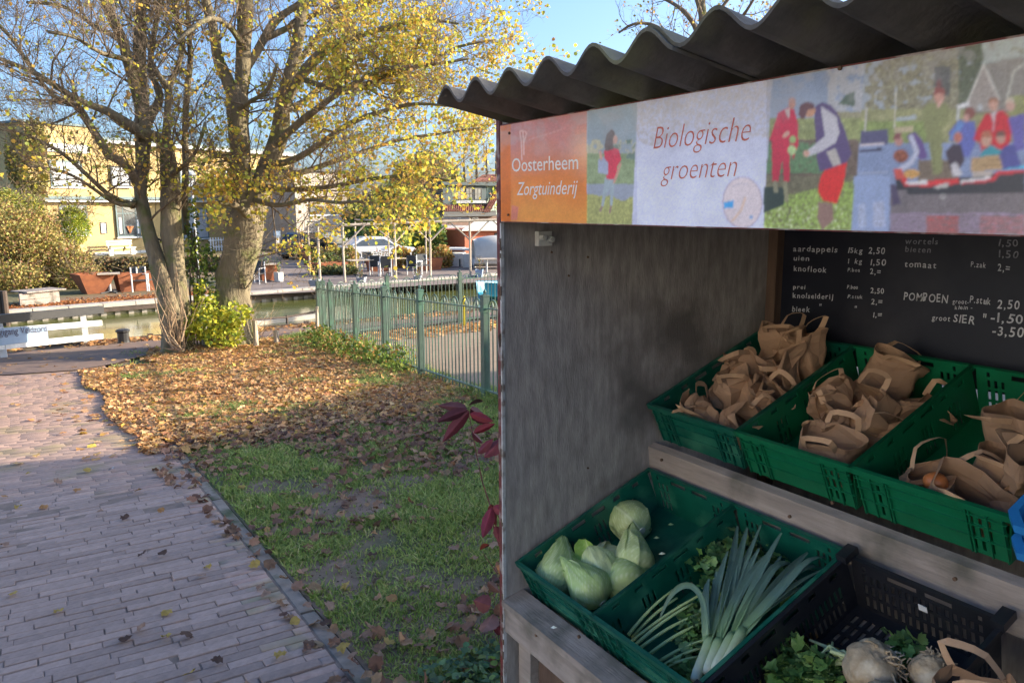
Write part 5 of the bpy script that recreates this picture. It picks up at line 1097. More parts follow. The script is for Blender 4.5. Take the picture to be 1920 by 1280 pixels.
def dress(tree, rnd, every, ln, leaf_at, biasd=None, lv=0, start=.25, mt='twig', rmin=.006):
    segs = []; tips = []
    for Q, RR in tree.P:
        acc = rnd.uniform(0, every)
        for i in range(int(len(Q)*start)+1, len(Q)-1):
            acc += np.linalg.norm(Q[i]-Q[i-1])
            ev = every*(.6+RR[i]*7)
            while acc > ev:
                acc -= ev; ax = Q[i]-Q[i-1]; ax /= np.linalg.norm(ax); r = np.array([rnd.gauss(0, 1), rnd.gauss(0, 1), rnd.gauss(.1, .8)])
                if biasd is not None: r = r+np.array(biasd)*rnd.uniform(0, 1.6)
                r -= ax*(r@ax); r /= np.linalg.norm(r); sp = rnd.uniform(.7, 1.25)
                L = ln*rnd.uniform(.5, 1.15)
                grow_twigs(rnd, Q[i], ax*math.cos(sp)+r*math.sin(sp), L, max(rmin, min(RR[i]*.4, .02)), lv, segs, tips)
    # joined twig mesh, built directly
    V = []; F = []; b = 0
    for pts, rr, n in segs:
        m = len(pts); P = np.array(pts); T = np.gradient(P, axis=0); T /= np.linalg.norm(T, axis=1)[:, None]+1e-9; x = np.cross(T, [.31, .17, .93]); x /= np.linalg.norm(x, axis=1)[:, None]+1e-9; y = np.cross(T, x)
        a = 2*np.pi*np.arange(n)/n; R = np.array(rr)[:, None, None]; ring = P[:, None]+R*(np.cos(a)[None, :, None]*x[:, None]+np.sin(a)[None, :, None]*y[:, None]); V.append(ring.reshape(-1, 3))
        i, k = np.meshgrid(np.arange(m-1), np.arange(n), indexing='ij'); F.append(np.stack([i*n+k, i*n+(k+1) % n, (i+1)*n+(k+1) % n, (i+1)*n+k], -1).reshape(-1, 4)+b); b += m*n
    np_mesh('twigs', np.concatenate(V), np.concatenate(F), M[mt], parent=tree.t, kind='stuff')
    T = np.array([t[0] for t in tips]); print(tree.t.name, 'segs', len(segs), 'tips', len(T))
    if leaf_at is not None:
        pr, per, size, pal, w = leaf_at(T); rep = rng.uniform(0, 1, len(T)) < pr; T = np.repeat(T[rep], per, 0); T = T+rng.normal(0, .07, T.shape); n = len(T)
        v, f, c = leaves(T, rng.uniform(*size, n), pick(pal, n, w, .2), None, .3); np_mesh('foliage', v, f, M['treeleaf'], c, parent=tree.t, kind='stuff'); print('leaves', n)
YEL = [(.8, .66, .08), (.66, .62, .09), (.85, .6, .1), (.55, .56, .12), (.75, .45, .1), (.6, .36, .13), (.42, .47, .1)]
rnd = random.Random(4)
# left tree: several stems from one stool
T1 = Tree('maple_tree', 'left one of the two big trees, several nearly bare stems with twiggy limbs reaching left', onT(330, 663)); T1.d0 = 12.9
T1.px([(330, 672, 30, 0), (328, 650, 25, 0), (322, 600, 21, 0), (315, 560, 20, 0), (303, 520, 18, 0), (292, 480, 15, 0), (280, 440, 13, 0), (270, 400, 12, 0), (263, 362, 11, 0), (267, 310, 13, .1), (268, 260, 14, .1), (266, 190, 13, .15), (262, 130, 12, .2), (262, 60, 11, .3), (266, -20, 9, .4), (268, -120, 7, .5)], 'stem', n=14)
T1.px([(345, 668, 21, .2), (340, 620, 18, .15), (336, 570, 18, .1), (330, 500, 18, .1), (322, 440, 20, .1), (320, 380, 18, .1), (318, 330, 16, .1), (314, 285, 15, .1), (309, 262, 14, .1)], 'stem', n=14)
T1.px([(312, 270, 13, .1), (290, 256, 10, 0), (262, 248, 10, -.2), (235, 230, 9, -.4), (200, 208, 8, -.6), (165, 196, 7, -.8), (120, 172, 6, -1.), (70, 140, 5.5, -1.2), (20, 118, 4, -1.3), (-60, 90, 3, -1.5)], 'limb')
T1.px([(312, 262, 9, .1), (313, 230, 7, .1), (315, 195, 6.5, .1), (316, 165, 7, .1), (304, 150, 4, 0), (293, 130, 3.5, 0), (284, 110, 3, 0), (270, 60, 2, 0)], 'limb')
T1.px([(316, 165, 6, .1), (328, 140, 5, .2), (338, 110, 5, .2), (342, 80, 5, .3), (335, 45, 5, .3), (329, 20, 4, .3), (340, -30, 3, .4), (345, -120, 2.5, .6)], 'limb')
T1.px([(256, 345, 8, 0), (246, 322, 8, -.1), (225, 302, 8, -.3), (204, 290, 8, -.4), (188, 265, 7, -.5), (168, 235, 7, -.6), (150, 205, 7, -.7), (135, 195, 6, -.8), (100, 180, 4, -.9), (60, 130, 4, -1), (20, 70, 3.5, -1), (-30, 20, 3, -1.2)], 'limb')
T1.px([(264, 200, 12, .1), (254, 160, 11, .1), (240, 115, 10, .0), (228, 72, 9, -.1), (210, 35, 9, -.2), (198, 5, 8, -.3), (170, -50, 6, -.4), (130, -150, 5, -.5)], 'limb')
T1.px([(232, 82, 6, 0), (210, 66, 5, .3), (180, 52, 4, .6), (150, 30, 3.5, .9), (110, 10, 3, 1.), (50, 5, 2.5, 1.)], 'limb')
T1.px([(250, 385, 7, 0), (225, 376, 5, -.3), (200, 362, 5, -.6), (165, 330, 4, -.9), (120, 290, 3.5, -1.1), (70, 262, 3, -1.3), (10, 240, 2.5, -1.5)], 'limb')
T1.px([(255, 375, 5, 0), (240, 385, 4, -.4), (210, 378, 3.5, -.8), (170, 350, 3, -1.2), (120, 322, 3, -1.6), (40, 310, 2, -2)], 'limb')
T1.px([(270, 250, 9, .2), (285, 215, 8, .4), (300, 180, 7, .7), (282, 130, 6, 1), (288, 70, 5, 1.2), (300, 0, 4, 1.4), (310, -100, 3, 1.5)], 'limb')
T1.px([(350, 440, 6, .6), (346, 380, 7, .5), (348, 320, 6, .5), (347, 235, 6, .5), (352, 165, 5.5, .5), (357, 110, 5, .5), (354, 60, 4, .5), (350, -20, 3, .5)], 'stem', n=8)
T1.px([(262, 130, 7, .2), (230, 110, 5, -.6), (190, 100, 4, -1.2), (140, 70, 3, -1.7), (90, 60, 3, -2)], 'limb')
T1.px([(318, 330, 6, .1), (345, 310, 4, -.4), (370, 280, 3, -.8), (385, 230, 3, -1)], 'limb')
def leafL(T):
    U, V, _ = proj(T); pr = np.where(U > 300, .07, .03)+np.where((V > 250), .04, 0)+np.where((U < 120) & (V > 280), .06, 0)
    return pr, 2, (.02, .038), YEL, [4, 4, 3, 3, 3, 3, 2]
dress(T1, rnd, .16, 1.15, leafL, start=.3)
# right tree
T2 = Tree('maple_tree', 'right one of two big trees, thick burled trunk, yellow crown reaching the stall roof', onT(430, 648)); T2.d0 = 13.7
T2.px([(430, 655, 50, 0), (432, 620, 41, 0), (434, 585, 36, 0), (437, 555, 33.5, 0), (441, 520, 32, 0), (447, 490, 33, 0), (453, 455, 35, 0), (459, 425, 34, 0), (461, 402, 31, 0), (458, 380, 25, 0)], 'trunk', n=20)
T2.px([(446, 420, 26, .0), (452, 380, 23, 0), (451, 330, 19, 0), (449, 280, 19, 0), (447, 235, 19, 0), (445, 190, 20, 0), (444, 165, 18, 0)], 'stem', n=14)
T2.px([(438, 178, 13, 0), (424, 145, 12, 0), (412, 120, 11, 0), (404, 85, 9, -.1), (398, 45, 8.5, -.2), (388, 10, 9, -.3), (378, -50, 7, -.4), (370, -150, 5, -.6)], 'limb')
T2.px([(450, 178, 14, 0), (456, 140, 14, 0), (457, 100, 14, 0), (459, 50, 15, 0), (462, 0, 14, 0), (466, -80, 11, 0), (470, -200, 8, 0)], 'limb')
T2.px([(460, 130, 9, 0), (475, 108, 8, .1), (490, 82, 8, .2), (505, 55, 8, .3), (525, 32, 7, .4), (555, 12, 6, .5), (590, -15, 5, .6), (640, -60, 4, .7)], 'limb')
T2.px([(497, 72, 7, .2), (520, 62, 6, .3), (545, 50, 5.5, .5), (566, 36, 5, .7), (600, 25, 4, .9), (650, 10, 3, 1.2)], 'limb')
T2.px([(470, 410, 24, 0), (482, 375, 21, 0), (495, 335, 19, .1), (510, 290, 18, .2), (524, 250, 17, .2), (530, 205, 15, .2), (540, 160, 13, .2), (552, 110, 12, .2), (562, 55, 11, .3), (570, 0, 10, .3), (580, -100, 7, .4)], 'limb', n=12)
T2.px([(532, 200, 10, .2), (556, 155, 9, 0), (585, 118, 10, -.2), (620, 88, 9, -.4), (650, 76, 7, -.5), (690, 62, 5, -.6), (740, 48, 4, -.7), (800, 38, 3, -.8), (860, 45, 2, -.9)], 'limb')
T2.px([(545, 140, 7, .2), (580, 90, 6, .5), (620, 50, 5, .8), (670, 20, 4, 1.), (730, -10, 3.5, 1.2), (800, -30, 3, 1.3)], 'limb')
T2.px([(560, 145, 6, -.1), (620, 165, 5, -.5), (680, 160, 4.5, -.8), (740, 135, 4, -1.), (800, 118, 3, -1.1), (860, 88, 2.5, -1.1), (930, 75, 2, -1.1)], 'limb')
T2.px([(515, 275, 9, .2), (550, 240, 7, -.3), (600, 200, 6, -.8), (650, 165, 5, -1.1), (720, 130, 4, -1.4), (790, 125, 3, -1.6), (880, 110, 2, -1.7)], 'limb')
T2.px([(505, 310, 8, .1), (550, 300, 6, -.2), (600, 270, 5.5, -.5), (660, 230, 5, -.8), (720, 208, 4, -1.), (780, 195, 3, -1.2), (850, 200, 2, -1.3)], 'limb')
T2.px([(500, 335, 8, 0), (560, 325, 5.5, .3), (620, 305, 5, .6), (680, 285, 4, .8), (750, 262, 3, 1.), (830, 250, 2.5, 1.2), (900, 240, 2, 1.3)], 'limb')
T2.px([(490, 350, 7, 0), (550, 355, 5, -.6), (620, 350, 4, -1.), (700, 335, 3.5, -1.4), (780, 330, 3, -1.7), (850, 340, 2, -1.9)], 'limb')
T2.px([(480, 375, 6, -.2), (520, 385, 4, -.8), (580, 375, 3.5, -1.4), (640, 380, 3, -1.8), (700, 372, 2, -2)], 'limb')
T2.px([(530, 210, 7, .3), (570, 190, 6, .9), (630, 140, 5, 1.5), (700, 90, 4, 2), (780, 60, 3, 2.3)], 'limb')
T2.px([(450, 330, 7, .1), (430, 300, 5, -.5), (405, 290, 4, -1), (385, 300, 3, -1.3), (370, 330, 2, -1.5)], 'limb')
T2.px([(457, 90, 6, 0), (430, 50, 5, -.7), (395, 34, 5, -1.1), (360, 55, 4, -1.4), (330, 80, 3, -1.6)], 'limb')
T2.px([(446, 205, 6, 0), (470, 190, 4, -.8), (500, 170, 3.5, -1.3), (520, 120, 3, -1.7)], 'limb')
T2.px([(462, 400, 9, -.3), (440, 385, 6, -.9), (410, 380, 4, -1.3), (380, 385, 3, -1.6)], 'limb')
def leafR(T):
    U, V, _ = proj(T); base = np.clip((U-470)/150, .12, 1)*np.clip((V+60)/260, .45, 1)
    blob = noise2(T[:, 0]*1.0+T[:, 2]*.7, T[:, 1], 1.1, 3); lim = np.clip((noise2(T[:, 1]*1.3, T[:, 2]*1.3, 1., 8)-.25)*3, .25, 1)
    pr = np.clip(base*(blob*1.8-.42)*.62*lim, 0, 1)
    pr = np.where((U < 520) & (V < 420) & (V > 330), .22, pr)
    pr = pr*np.where((V > 235) & (U > 500), .5, 1)
    return pr, 6, (.022, .042), YEL, [5, 5, 4, 3, 3, 2, 3]
dress(T2, rnd, .25, 1.1, leafR, biasd=(0, .5, -.15), start=.15)
# bare sprouting shoots at the foot of the left tree
t = thing('root_sprouts', 'pale bare shoots curving up round the foot of the left tree', 'shoots', onT(325, 664)); m = MB()
for L in ([(338, 658), (312, 640), (300, 610), (312, 575), (300, 540), (285, 515)], [(340, 655), (318, 625), (330, 590), (312, 555), (318, 520)], [(345, 655), (318, 655), (305, 652)], [(335, 650), (308, 625), (322, 590), (306, 560)], [(340, 640), (350, 600), (338, 560), (330, 500)], [(325, 655), (300, 600), (290, 560), (300, 500)]):
    P = [dep(x, y, 12.35+.05*i) for i, (x, y) in enumerate(L)]; m.tube(P, np.linspace(.014, .005, len(P)), 6)
for k in range(40):
    x0 = random.uniform(318, 350); P = [dep(x0, 655, 12.5)]; dx = random.gauss(0, 34); hy = random.uniform(40, 170); dd = random.gauss(0, .35)
    for i in range(1, 6): f = i/5; P.append(dep(x0+dx*f**1.4+random.gauss(0, 4), 655-hy*f, 12.5+dd*f))
    m.tube(P, np.linspace(.006, .002, 6), 4)
m.build('shoots', M['paletwig'], t, world=True, kind='stuff')
# yellow green shrub between the trunks, with ivy climbing above it
def clump(name, label, cat, blobs, n, size, pal, w=None, mt='bush', outl=None, stems=None, group=None, tilt=None, base=None, d0=None, parent=None, part='foliage', curl=.25):
    """blobs: (centre xyz, radii xyz); leaves spread over the shells and inside"""
    t = parent
    if t is None:
        b = base if base is not None else np.array([blobs[0][0][0], blobs[0][0][1], blobs[0][0][2]-blobs[0][1][2]]); t = thing(name, label, cat, b, 0, group)
    vol = np.array([r[0]*r[1]*r[2] for c, r in blobs])**.7; k = rng.choice(len(blobs), n, p=vol/vol.sum()); C = np.array([b[0] for b in blobs])[k]; R = np.array([b[1] for b in blobs])[k]
    d = rng.normal(0, 1, (n, 3)); d /= np.linalg.norm(d, axis=1)[:, None]; rr = rng.uniform(.3, 1, n)**.45; P = C+d*R*rr[:, None]
    q = noise2(P[:, 0]*1.3+P[:, 2]*.9, P[:, 1]*1.2+P[:, 2]*.6, 1.2/max(.4, np.mean(R)), 5)
    P = P[q > .3]; P = P+rng.normal(0, .06, P.shape)*np.mean(R); n = len(P); v, f, c = leaves(P, rng.uniform(*size, n), pick(pal, n, w, .22), tilt, curl, outl)
    np_mesh(part, v, f, M[mt], c, parent=t, kind='stuff')
    if stems:
        m = MB()
        for a, b, r in stems: m.tube([a, (np.array(a)+b)/2+rng.normal(0, .04, 3), b], [r, r*.8, r*.4], 5)
        m.build('stems', M['twig'], t, world=True, kind='stuff')
    return t
def pxb(L):  # blobs from (px, py, depth, rx px, ry px)
    return [(dep(x, y, d), (rx/FOC*d, rx/FOC*d, ry/FOC*d)) for x, y, d, rx, ry in L]
g0 = onT(410, 650)
clump('shrub', 'bright yellow green shrub growing at the foot between the two trunks', 'shrub', pxb([(400, 605, 12.9, 50, 28), (440, 590, 12.9, 32, 24), (370, 615, 12.8, 28, 26), (420, 630, 12.8, 40, 22), (385, 575, 13.1, 28, 22), (375, 545, 13.3, 14, 22)]), 1500, (.035, .065), [(.5, .5, .04), (.6, .55, .05), (.34, .42, .05), (.22, .32, .05)], [4, 3, 3, 1], outl=SMALL, base=g0,
      stems=[(onT(410+random.gauss(0, 12), 652), dep(400+random.gauss(0, 30), 600, 12.9), .009) for _ in range(14)])
clump('ivy', 'dark leaved climber and shoots hanging between the two trunks', 'climber', pxb([(372, 500, 13.4, 20, 60), (352, 470, 13.4, 14, 60), (390, 560, 13.3, 20, 30), (362, 420, 13.4, 12, 50), (395, 500, 13.6, 14, 50)]), 800, (.035, .06), [(.16, .24, .05), (.24, .32, .06), (.1, .15, .04), (.4, .44, .07)], outl=SMALL, base=onT(370, 648),
      stems=[(onT(368+random.gauss(0, 6), 650), dep(365+random.gauss(0, 10), 430, 13.4), .02) for _ in range(5)])
t = thing('bare_shrub', 'tangle of thin pale bare twigs right of the trunk above the path', 'shrub', onT(455, 650)); m = MB()
for k in range(60):
    x0 = random.uniform(440, 480); P = [onT(x0, 650)]; dx = random.uniform(-25, 55); hy = random.uniform(25, 95); dd = random.gauss(0, .4)
    for i in range(1, 5): f = i/4; P.append(dep(x0+dx*f+random.gauss(0, 4), 650-hy*f, 14.0+dd*f))
    m.tube(P, np.linspace(.006, .002, 5), 3)
m.build('twigs', M['paletwig'], t, world=True, kind='stuff')
# weeds along the foot of the fence and grassy tussocks
clump('weeds', 'tall leafy weeds tangled through the foot of the green fence', 'weeds', [((x, fenceY(x)-.12+random.gauss(0, .12), TZ(x)+.14), (.28, .2, .2)) for x in np.linspace(-13.2, -9.0, 14)], 3600, (.02, .045), [(.16, .26, .04), (.3, .34, .06), (.42, .3, .1), (.12, .2, .04), (.5, .24, .08)], [4, 3, 2, 3, 1], outl=SMALL, base=np.array([-11, 4, TZ(-11)]))
# crimson climber beside the stall
t = thing('virginia_creeper', 'crimson leaved creeper twig drooping beside the stall wall', 'creeper', onT(925, 800)); D0 = 3.05
segs_ = [([(945, 1045), (932, 1010), (925, 985), (917, 940), (905, 905), (893, 850), (884, 800), (878, 770)], .0035), ([(945, 1100), (930, 1070), (915, 1050), (905, 1035)], .002), ([(945, 985), (930, 960), (921, 945)], .0015), ([(890, 810), (900, 795), (915, 785)], .0015), ([(945, 1190), (930, 1150), (925, 1110)], .002)]
m = MB()
for L, r in segs_: m.tube([dep(x, y, D0+.02*i) for i, (x, y) in enumerate(L)], np.linspace(r, r*.5, len(L)), 6)
m.build('stem', M['redpaint'], t, world=True)
def lance(parent, a, b, wpx, col, d=D0, droop=.0):
    A_ = dep(*a, d); B_ = dep(*b, d+random.gauss(0, .05)); ax = B_-A_; L = np.linalg.norm(ax); ax /= L; sd = np.cross(ax, CM[2]+rng.normal(0, .35, 3)); sd /= np.linalg.norm(sd); nn = np.cross(sd, ax); V = []; C = []; w_ = wpx/FOC*d
    for lay in (0, .0006):
        for i in range(9):
            f = i/8; ww = w_*math.sin(math.pi*min(.99, f**.8))**.8*(1+.12*(i % 2))
            for s in (-1, -.5, 0, .5, 1): V.append(A_+ax*f*L+sd*s*ww+nn*(abs(s)*ww*.45-.02*f*f*L+lay)); C.append(np.array(col)*(1.25 if s == 0 else 1)*random.uniform(.85, 1.1))
    q = [(i*5+k, i*5+k+1, (i+1)*5+k+1, (i+1)*5+k) for i in range(8) for k in range(4)]; m = MB(); m.v = [tuple(v) for v in V]; m.c = C; m.hasc = True; m.f = q+[tuple(45+z for z in a[::-1]) for a in q]; m.build('leaf', M['redleaf'], parent, world=True)
for a, b, w_, c in (((880, 770), (830, 828), 11, (.22, .045, .06)), ((878, 768), (820, 790), 10, (.17, .05, .07)), ((876, 765), (822, 760), 9, (.16, .06, .07)), ((882, 765), (918, 795), 12, (.18, .035, .06)), ((878, 760), (905, 752), 9, (.12, .05, .05)), ((880, 775), (925, 790), 8, (.3, .04, .06)), ((888, 812), (928, 794), 8, (.32, .04, .07)), ((886, 810), (905, 830), 7, (.26, .07, .08)), ((895, 850), (925, 822), 8, (.2, .04, .06)), ((945, 820), (908, 858), 13, (.27, .07, .08)),
                     ((925, 948), (945, 962), 9, (.3, .05, .07)), ((922, 950), (905, 1008), 11, (.3, .04, .06)), ((928, 985), (936, 1015), 8, (.26, .05, .06)), ((920, 945), (930, 985), 8, (.34, .08, .08)), ((916, 1020), (900, 1030), 6, (.28, .06, .04)), ((930, 1060), (945, 1085), 9, (.45, .2, .07)), ((920, 1135), (888, 1125), 16, (.25, .09, .09)), ((925, 1150), (905, 1185), 17, (.3, .14, .11)), ((930, 1165), (944, 1200), 14, (.14, .03, .05)), ((935, 1130), (945, 1160), 12, (.27, .16, .12)), ((915, 1090), (938, 1110), 8, (.26, .13, .09))):
    lance(t, a, b, w_, c)
# low leafy plants at the foot of the stall wall
clump('ground_plants', 'bluish green leafy plants at the foot of the stall wall, bottom centre', 'plants', [(onT(x, y)+[0, 0, .03], (.07, .07, .045)) for x, y in ((860, 1270), (890, 1250), (925, 1265), (905, 1290), (935, 1225), (850, 1300), (820, 1275))], 420, (.012, .03), [(.1, .2, .09), (.16, .28, .14), (.08, .15, .08), (.2, .3, .08)], outl=SMALL, base=onT(900, 1265), tilt=.5)
exec_bg = True
# ------------------------------------------------------------------ buildings across the canal
class Facade:
    """a vertical front through point p0 running along unit u; sight lines are met with that plane"""
    def __init__(s, thing_, p0, u, side=1):
        s.t = thing_; s.p0 = np.array(p0, float); s.u = np.array(u, float)/np.linalg.norm(u); s.n = np.cross(s.u, [0, 0, 1.]); 
        if s.n@(CP-s.p0) < 0: s.n = -s.n
    def at(s, px, py, off=0.): r = ray(px, py); t = (s.n@(s.p0-CP)+off)/(s.n@r); return CP+r*t
    def uz(s, px, py): p = s.at(px, py); return float((p-s.p0)@s.u), float(p[2])
    def P(s, a, z, off=0.): q = s.p0+s.u*a+s.n*off; return np.array([q[0], q[1], z])
    def slab(s, a0, a1, z0, z1, o0, o1, name, mt, parent=None):
        m = MB(); q = [s.P(a0, z0, o0), s.P(a1, z0, o0), s.P(a1, z1, o0), s.P(a0, z1, o0)]; return m.prism(q, s.n*(o1-o0)).build(name, M[mt], parent or s.t, world=True)
    def window(s, x0, y0, x1, y1, fr='bluegreen', gl='glassl', vert=(), horiz=(), fw=.09, name='window', sill=True):
        a0, z1 = s.uz(x0, y0); a1, z0 = s.uz(x1, y1)
        if a0 > a1: a0, a1 = a1, a0
        m = MB(); n = s.n
        def bar(p, q, r, t_, o0=-.02, o1=.05): m.prism([s.P(p, r, o0), s.P(q, r, o0), s.P(q, t_, o0), s.P(p, t_, o0)], n*(o1-o0))
        bar(a0, a1, z0, z0+fw); bar(a0, a1, z1-fw, z1); bar(a0, a0+fw, z0+fw+.002, z1-fw-.002); bar(a1-fw, a1, z0+fw+.002, z1-fw-.002)
        for f in vert: c = a0+(a1-a0)*f; bar(c-fw*.35, c+fw*.35, z0+fw+.002, z1-fw-.002, -.02, .03)
        for f in horiz: c = z0+(z1-z0)*f; bar(a0+fw, a1-fw, c-fw*.35, c+fw*.35, -.02, .038)
        w = m.build(name, M[fr], s.t, world=True); s.slab(a0+fw*.6, a1-fw*.6, z0+fw*.6, z1-fw*.6, .002, .012, 'pane', gl, w)
        if sill: s.slab(a0-.08, a1+.08, z0-.1, z0-.003, 0, .12, 'sill', 'offw', w)
        return w
BU = np.array([-.48, .88, 0]); h0 = G(180, 479)
yh = thing('yellow_house', 'big pale yellow two storey house with flat parapet roofs and blue green window frames', 'house', h0); F = Facade(yh, h0, BU)
def wallpx(F, x0, x1, ytop, name, mt, deep=8., zb=FZ-.2, o=0.):
    a0 = F.uz(x0, 440)[0]; a1 = F.uz(x1, 440)[0]; z1 = F.uz((x0+x1)/2, ytop)[1]
    F.slab(a0, a1, zb, z1, -deep+o, o, name, mt); return a0, a1, z1
a0, a1, z1 = wallpx(F, 66, 196, 236, 'wall', 'ybrick', 9); F.slab(a0-.15, a1+.1, z1, z1+.14, -9.1, .15, 'roof_edge', 'bluegreen')
b0, b1, z2 = wallpx(F, 196.5, 556, 276, 'wall', 'ybrick', 8.5, o=-.12); F.slab(b0, b1+.2, z2, z2+.2, -8.7, .12, 'roof_edge', 'bluegreen'); F.slab(b0, b1+.2, z2-.22, z2-.004, -.115, .3, 'cornice', 'offw')
za = F.uz(200, 369)[1]; zb_ = F.uz(200, 379)[1]; F.slab(a0+.4, F.uz(440, 375)[0], za-.18, za, .01, .7, 'canopy', 'bluegreen'); F.slab(a0+.4, F.uz(440, 375)[0], zb_, za-.184, .01, .55, 'canopy_fascia', 'offw')
F.window(91, 300, 157, 351, vert=(.5,), horiz=(.7,)); F.window(206, 311, 245, 350, fr='dark', vert=(.5,)); F.window(336, 317, 367, 353, vert=(.5,)); F.window(399, 318, 430, 356, fr='dark', vert=(.5,)); F.window(476, 325, 505, 356)
F.slab(F.uz(84, 270)[0], F.uz(165, 270)[0], F.uz(120, 286)[1], F.uz(120, 270)[1], .0, .1, 'lintel_band', 'offw')
F.window(110, 385, 167, 440, horiz=(.72,), vert=(.33, .66)); F.window(215, 383, 264, 443, horiz=(.72,), vert=(.3, .85), gl='glassd'); F.window(340, 390, 392, 446, horiz=(.72,), vert=(.5,)); F.window(496, 398, 508, 432, fr='dark', gl='glassd')
q0 = F.uz(222, 408); q1 = F.uz(229, 438)
F.slab(q0[0], q1[0], q1[1], q0[1], .02, .035, 'curtain', 'white'); q0 = F.uz(256, 412); q1 = F.uz(261, 438); F.slab(q0[0], q1[0], q1[1], q0[1], .02, .035, 'curtain', 'white')
m = MB(); c = F.at(244, 440)
for k in range(7): m.beam(F.at(244, 437, .1), F.at(238+k*2, 424, .1), .03, .05)
m.build('window_plant', M['onion'], yh, world=True)
w = F.window(187, 417, 201, 438, fr='dark', gl='white', sill=False, name='notice_case', fw=.05)
F.window(522, 383, 545, 433, gl='glassl', horiz=(.6,), name='front_door', sill=False)
F.slab(F.uz(470, 470)[0], F.uz(556, 470)[0], FZ-.1, F.uz(500, 470)[1], 0.02, .4, 'plinth', 'offw'); F.slab(F.uz(176, 470)[0], F.uz(300, 470)[0], FZ-.1, F.uz(230, 463)[1]-.3, 0.02, .1, 'plinth', 'offw')
F.slab(F.uz(553, 420)[0], F.uz(556, 420)[0], FZ, z2-.3, 0, .1, 'drainpipe', 'timber')
# bench under the window
p = F.at(230, 478, 1.2); p[2] = FZ; bn = thing('white_bench', 'long white slatted bench under the ground floor window of the yellow house', 'bench', p); Lb = 1.9
for o, z, w_, h_ in ((-.0, .5, .4, .05), (-.28, .75, .05, .12), (-.3, .95, .05, .12)): MB().beam(p-BU*Lb/2*1.0+F.n*(o)+[0, 0, z], p+BU*Lb/2+F.n*(o)+[0, 0, z], w_, h_).build('bench_board', M['white'], bn, world=True)
for s in (-.9, .9): MB().beam(p+BU*s*.9+[0, 0, 0], p+BU*s*.9+[0, 0, .47], .3, .07, up=tuple(F.n)).build('leg', M['white'], bn, world=True); MB().beam(p+BU*s*.9-F.n*.29+[0, 0, .0], p+BU*s*.9-F.n*.29+[0, 0, 1.], .07, .07).build('leg', M['white'], bn, world=True)
# blue and white letterbox post
p = G(521, 472); t = thing('letterbox', 'white letterbox post with a blue top in front of the yellow house', 'letterbox', p); MB().box2(p+[-.12, -.12, 0], p+[.12, .12, 1.05]).build('post_body', M['white'], t, world=True); MB().box2(p+[-.2, -.2, 1.055], p+[.2, .2, 1.5]).build('box_top', M['signblue'], t, world=True)
# grey timber house
h1 = G(557, 470); gh = thing('timber_house', 'grey weathered timber clad house with a low window strip', 'house', h1); F2 = Facade(gh, h1, (-.42, .91, 0)); a0, a1, z1 = wallpx(F2, 557, 654, 322, 'wall', 'greywood', 7, o=-.06)
nbd_ = int((a1-a0)/.26)
for i in range(nbd_): F2.slab(a0+i*.26+.01, a0+i*.26+.25, FZ, z1-.02+random.uniform(-.02, .01), -.058, random.uniform(-.02, .0), 'cladding_board', 'greywood')
F2.window(580, 386, 631, 402, fr='dark', gl='glassd', vert=(.5,)); F2.slab(a0-.3, a1+.3, z1, z1+.18, -7.2, .3, 'roof', 'dark')
# green house with red tiles at the right
h2 = G(880, 462); h2 = CP+(h2-CP)*1.0; rh = thing('green_house', 'green house with shade-darkened boards, red pantile roofs, a white barred dormer window and brown brick below', 'house', h2); F3 = Facade(rh, h2, (-.2, .98, 0))
def rect(F, x0, y0, x1, y1, o0, o1, name, mt, parent=None):
    a, z = F.uz(x0, y0); b, y = F.uz(x1, y1); return F.slab(min(a, b), max(a, b), min(z, y), max(z, y), o0, o1, name, mt, parent)
rect(F3, 826, 404, 960, 470, -6, -.02, 'wall', 'dkbrick'); rect(F3, 830, 348, 912, 388, -4, .0, 'dormer_wall', 'shadegreen'); rect(F3, 912, 346, 975, 410, -4, -.3, 'gable_wall', 'palegreen')
for i in range(12): rect(F3, 912+i*5, 350, 915+i*5, 404, -.298, -.27, 'gable_board', 'palegreen')
rect(F3, 824, 341, 940, 349, -5, .35, 'eaves_board', 'shadegreen'); rect(F3, 852, 376, 908, 381, .003, .25, 'dormer_sill', 'grey'); rect(F3, 826, 396, 925, 405, -.01, .35, 'gutter_board', 'dark')
for x0, x1 in ((857, 871), (873, 887), (889, 903)): F3.window(x0, 352, x1, 374, fr='dark', gl='glassd', vert=(.5,), horiz=(.5,), fw=.06, sill=False)
for x0, x1 in ((858, 864), (885, 896)): F3.window(x0, 408, x1, 415, fr='offw', gl='glassd', fw=.05, sill=False)
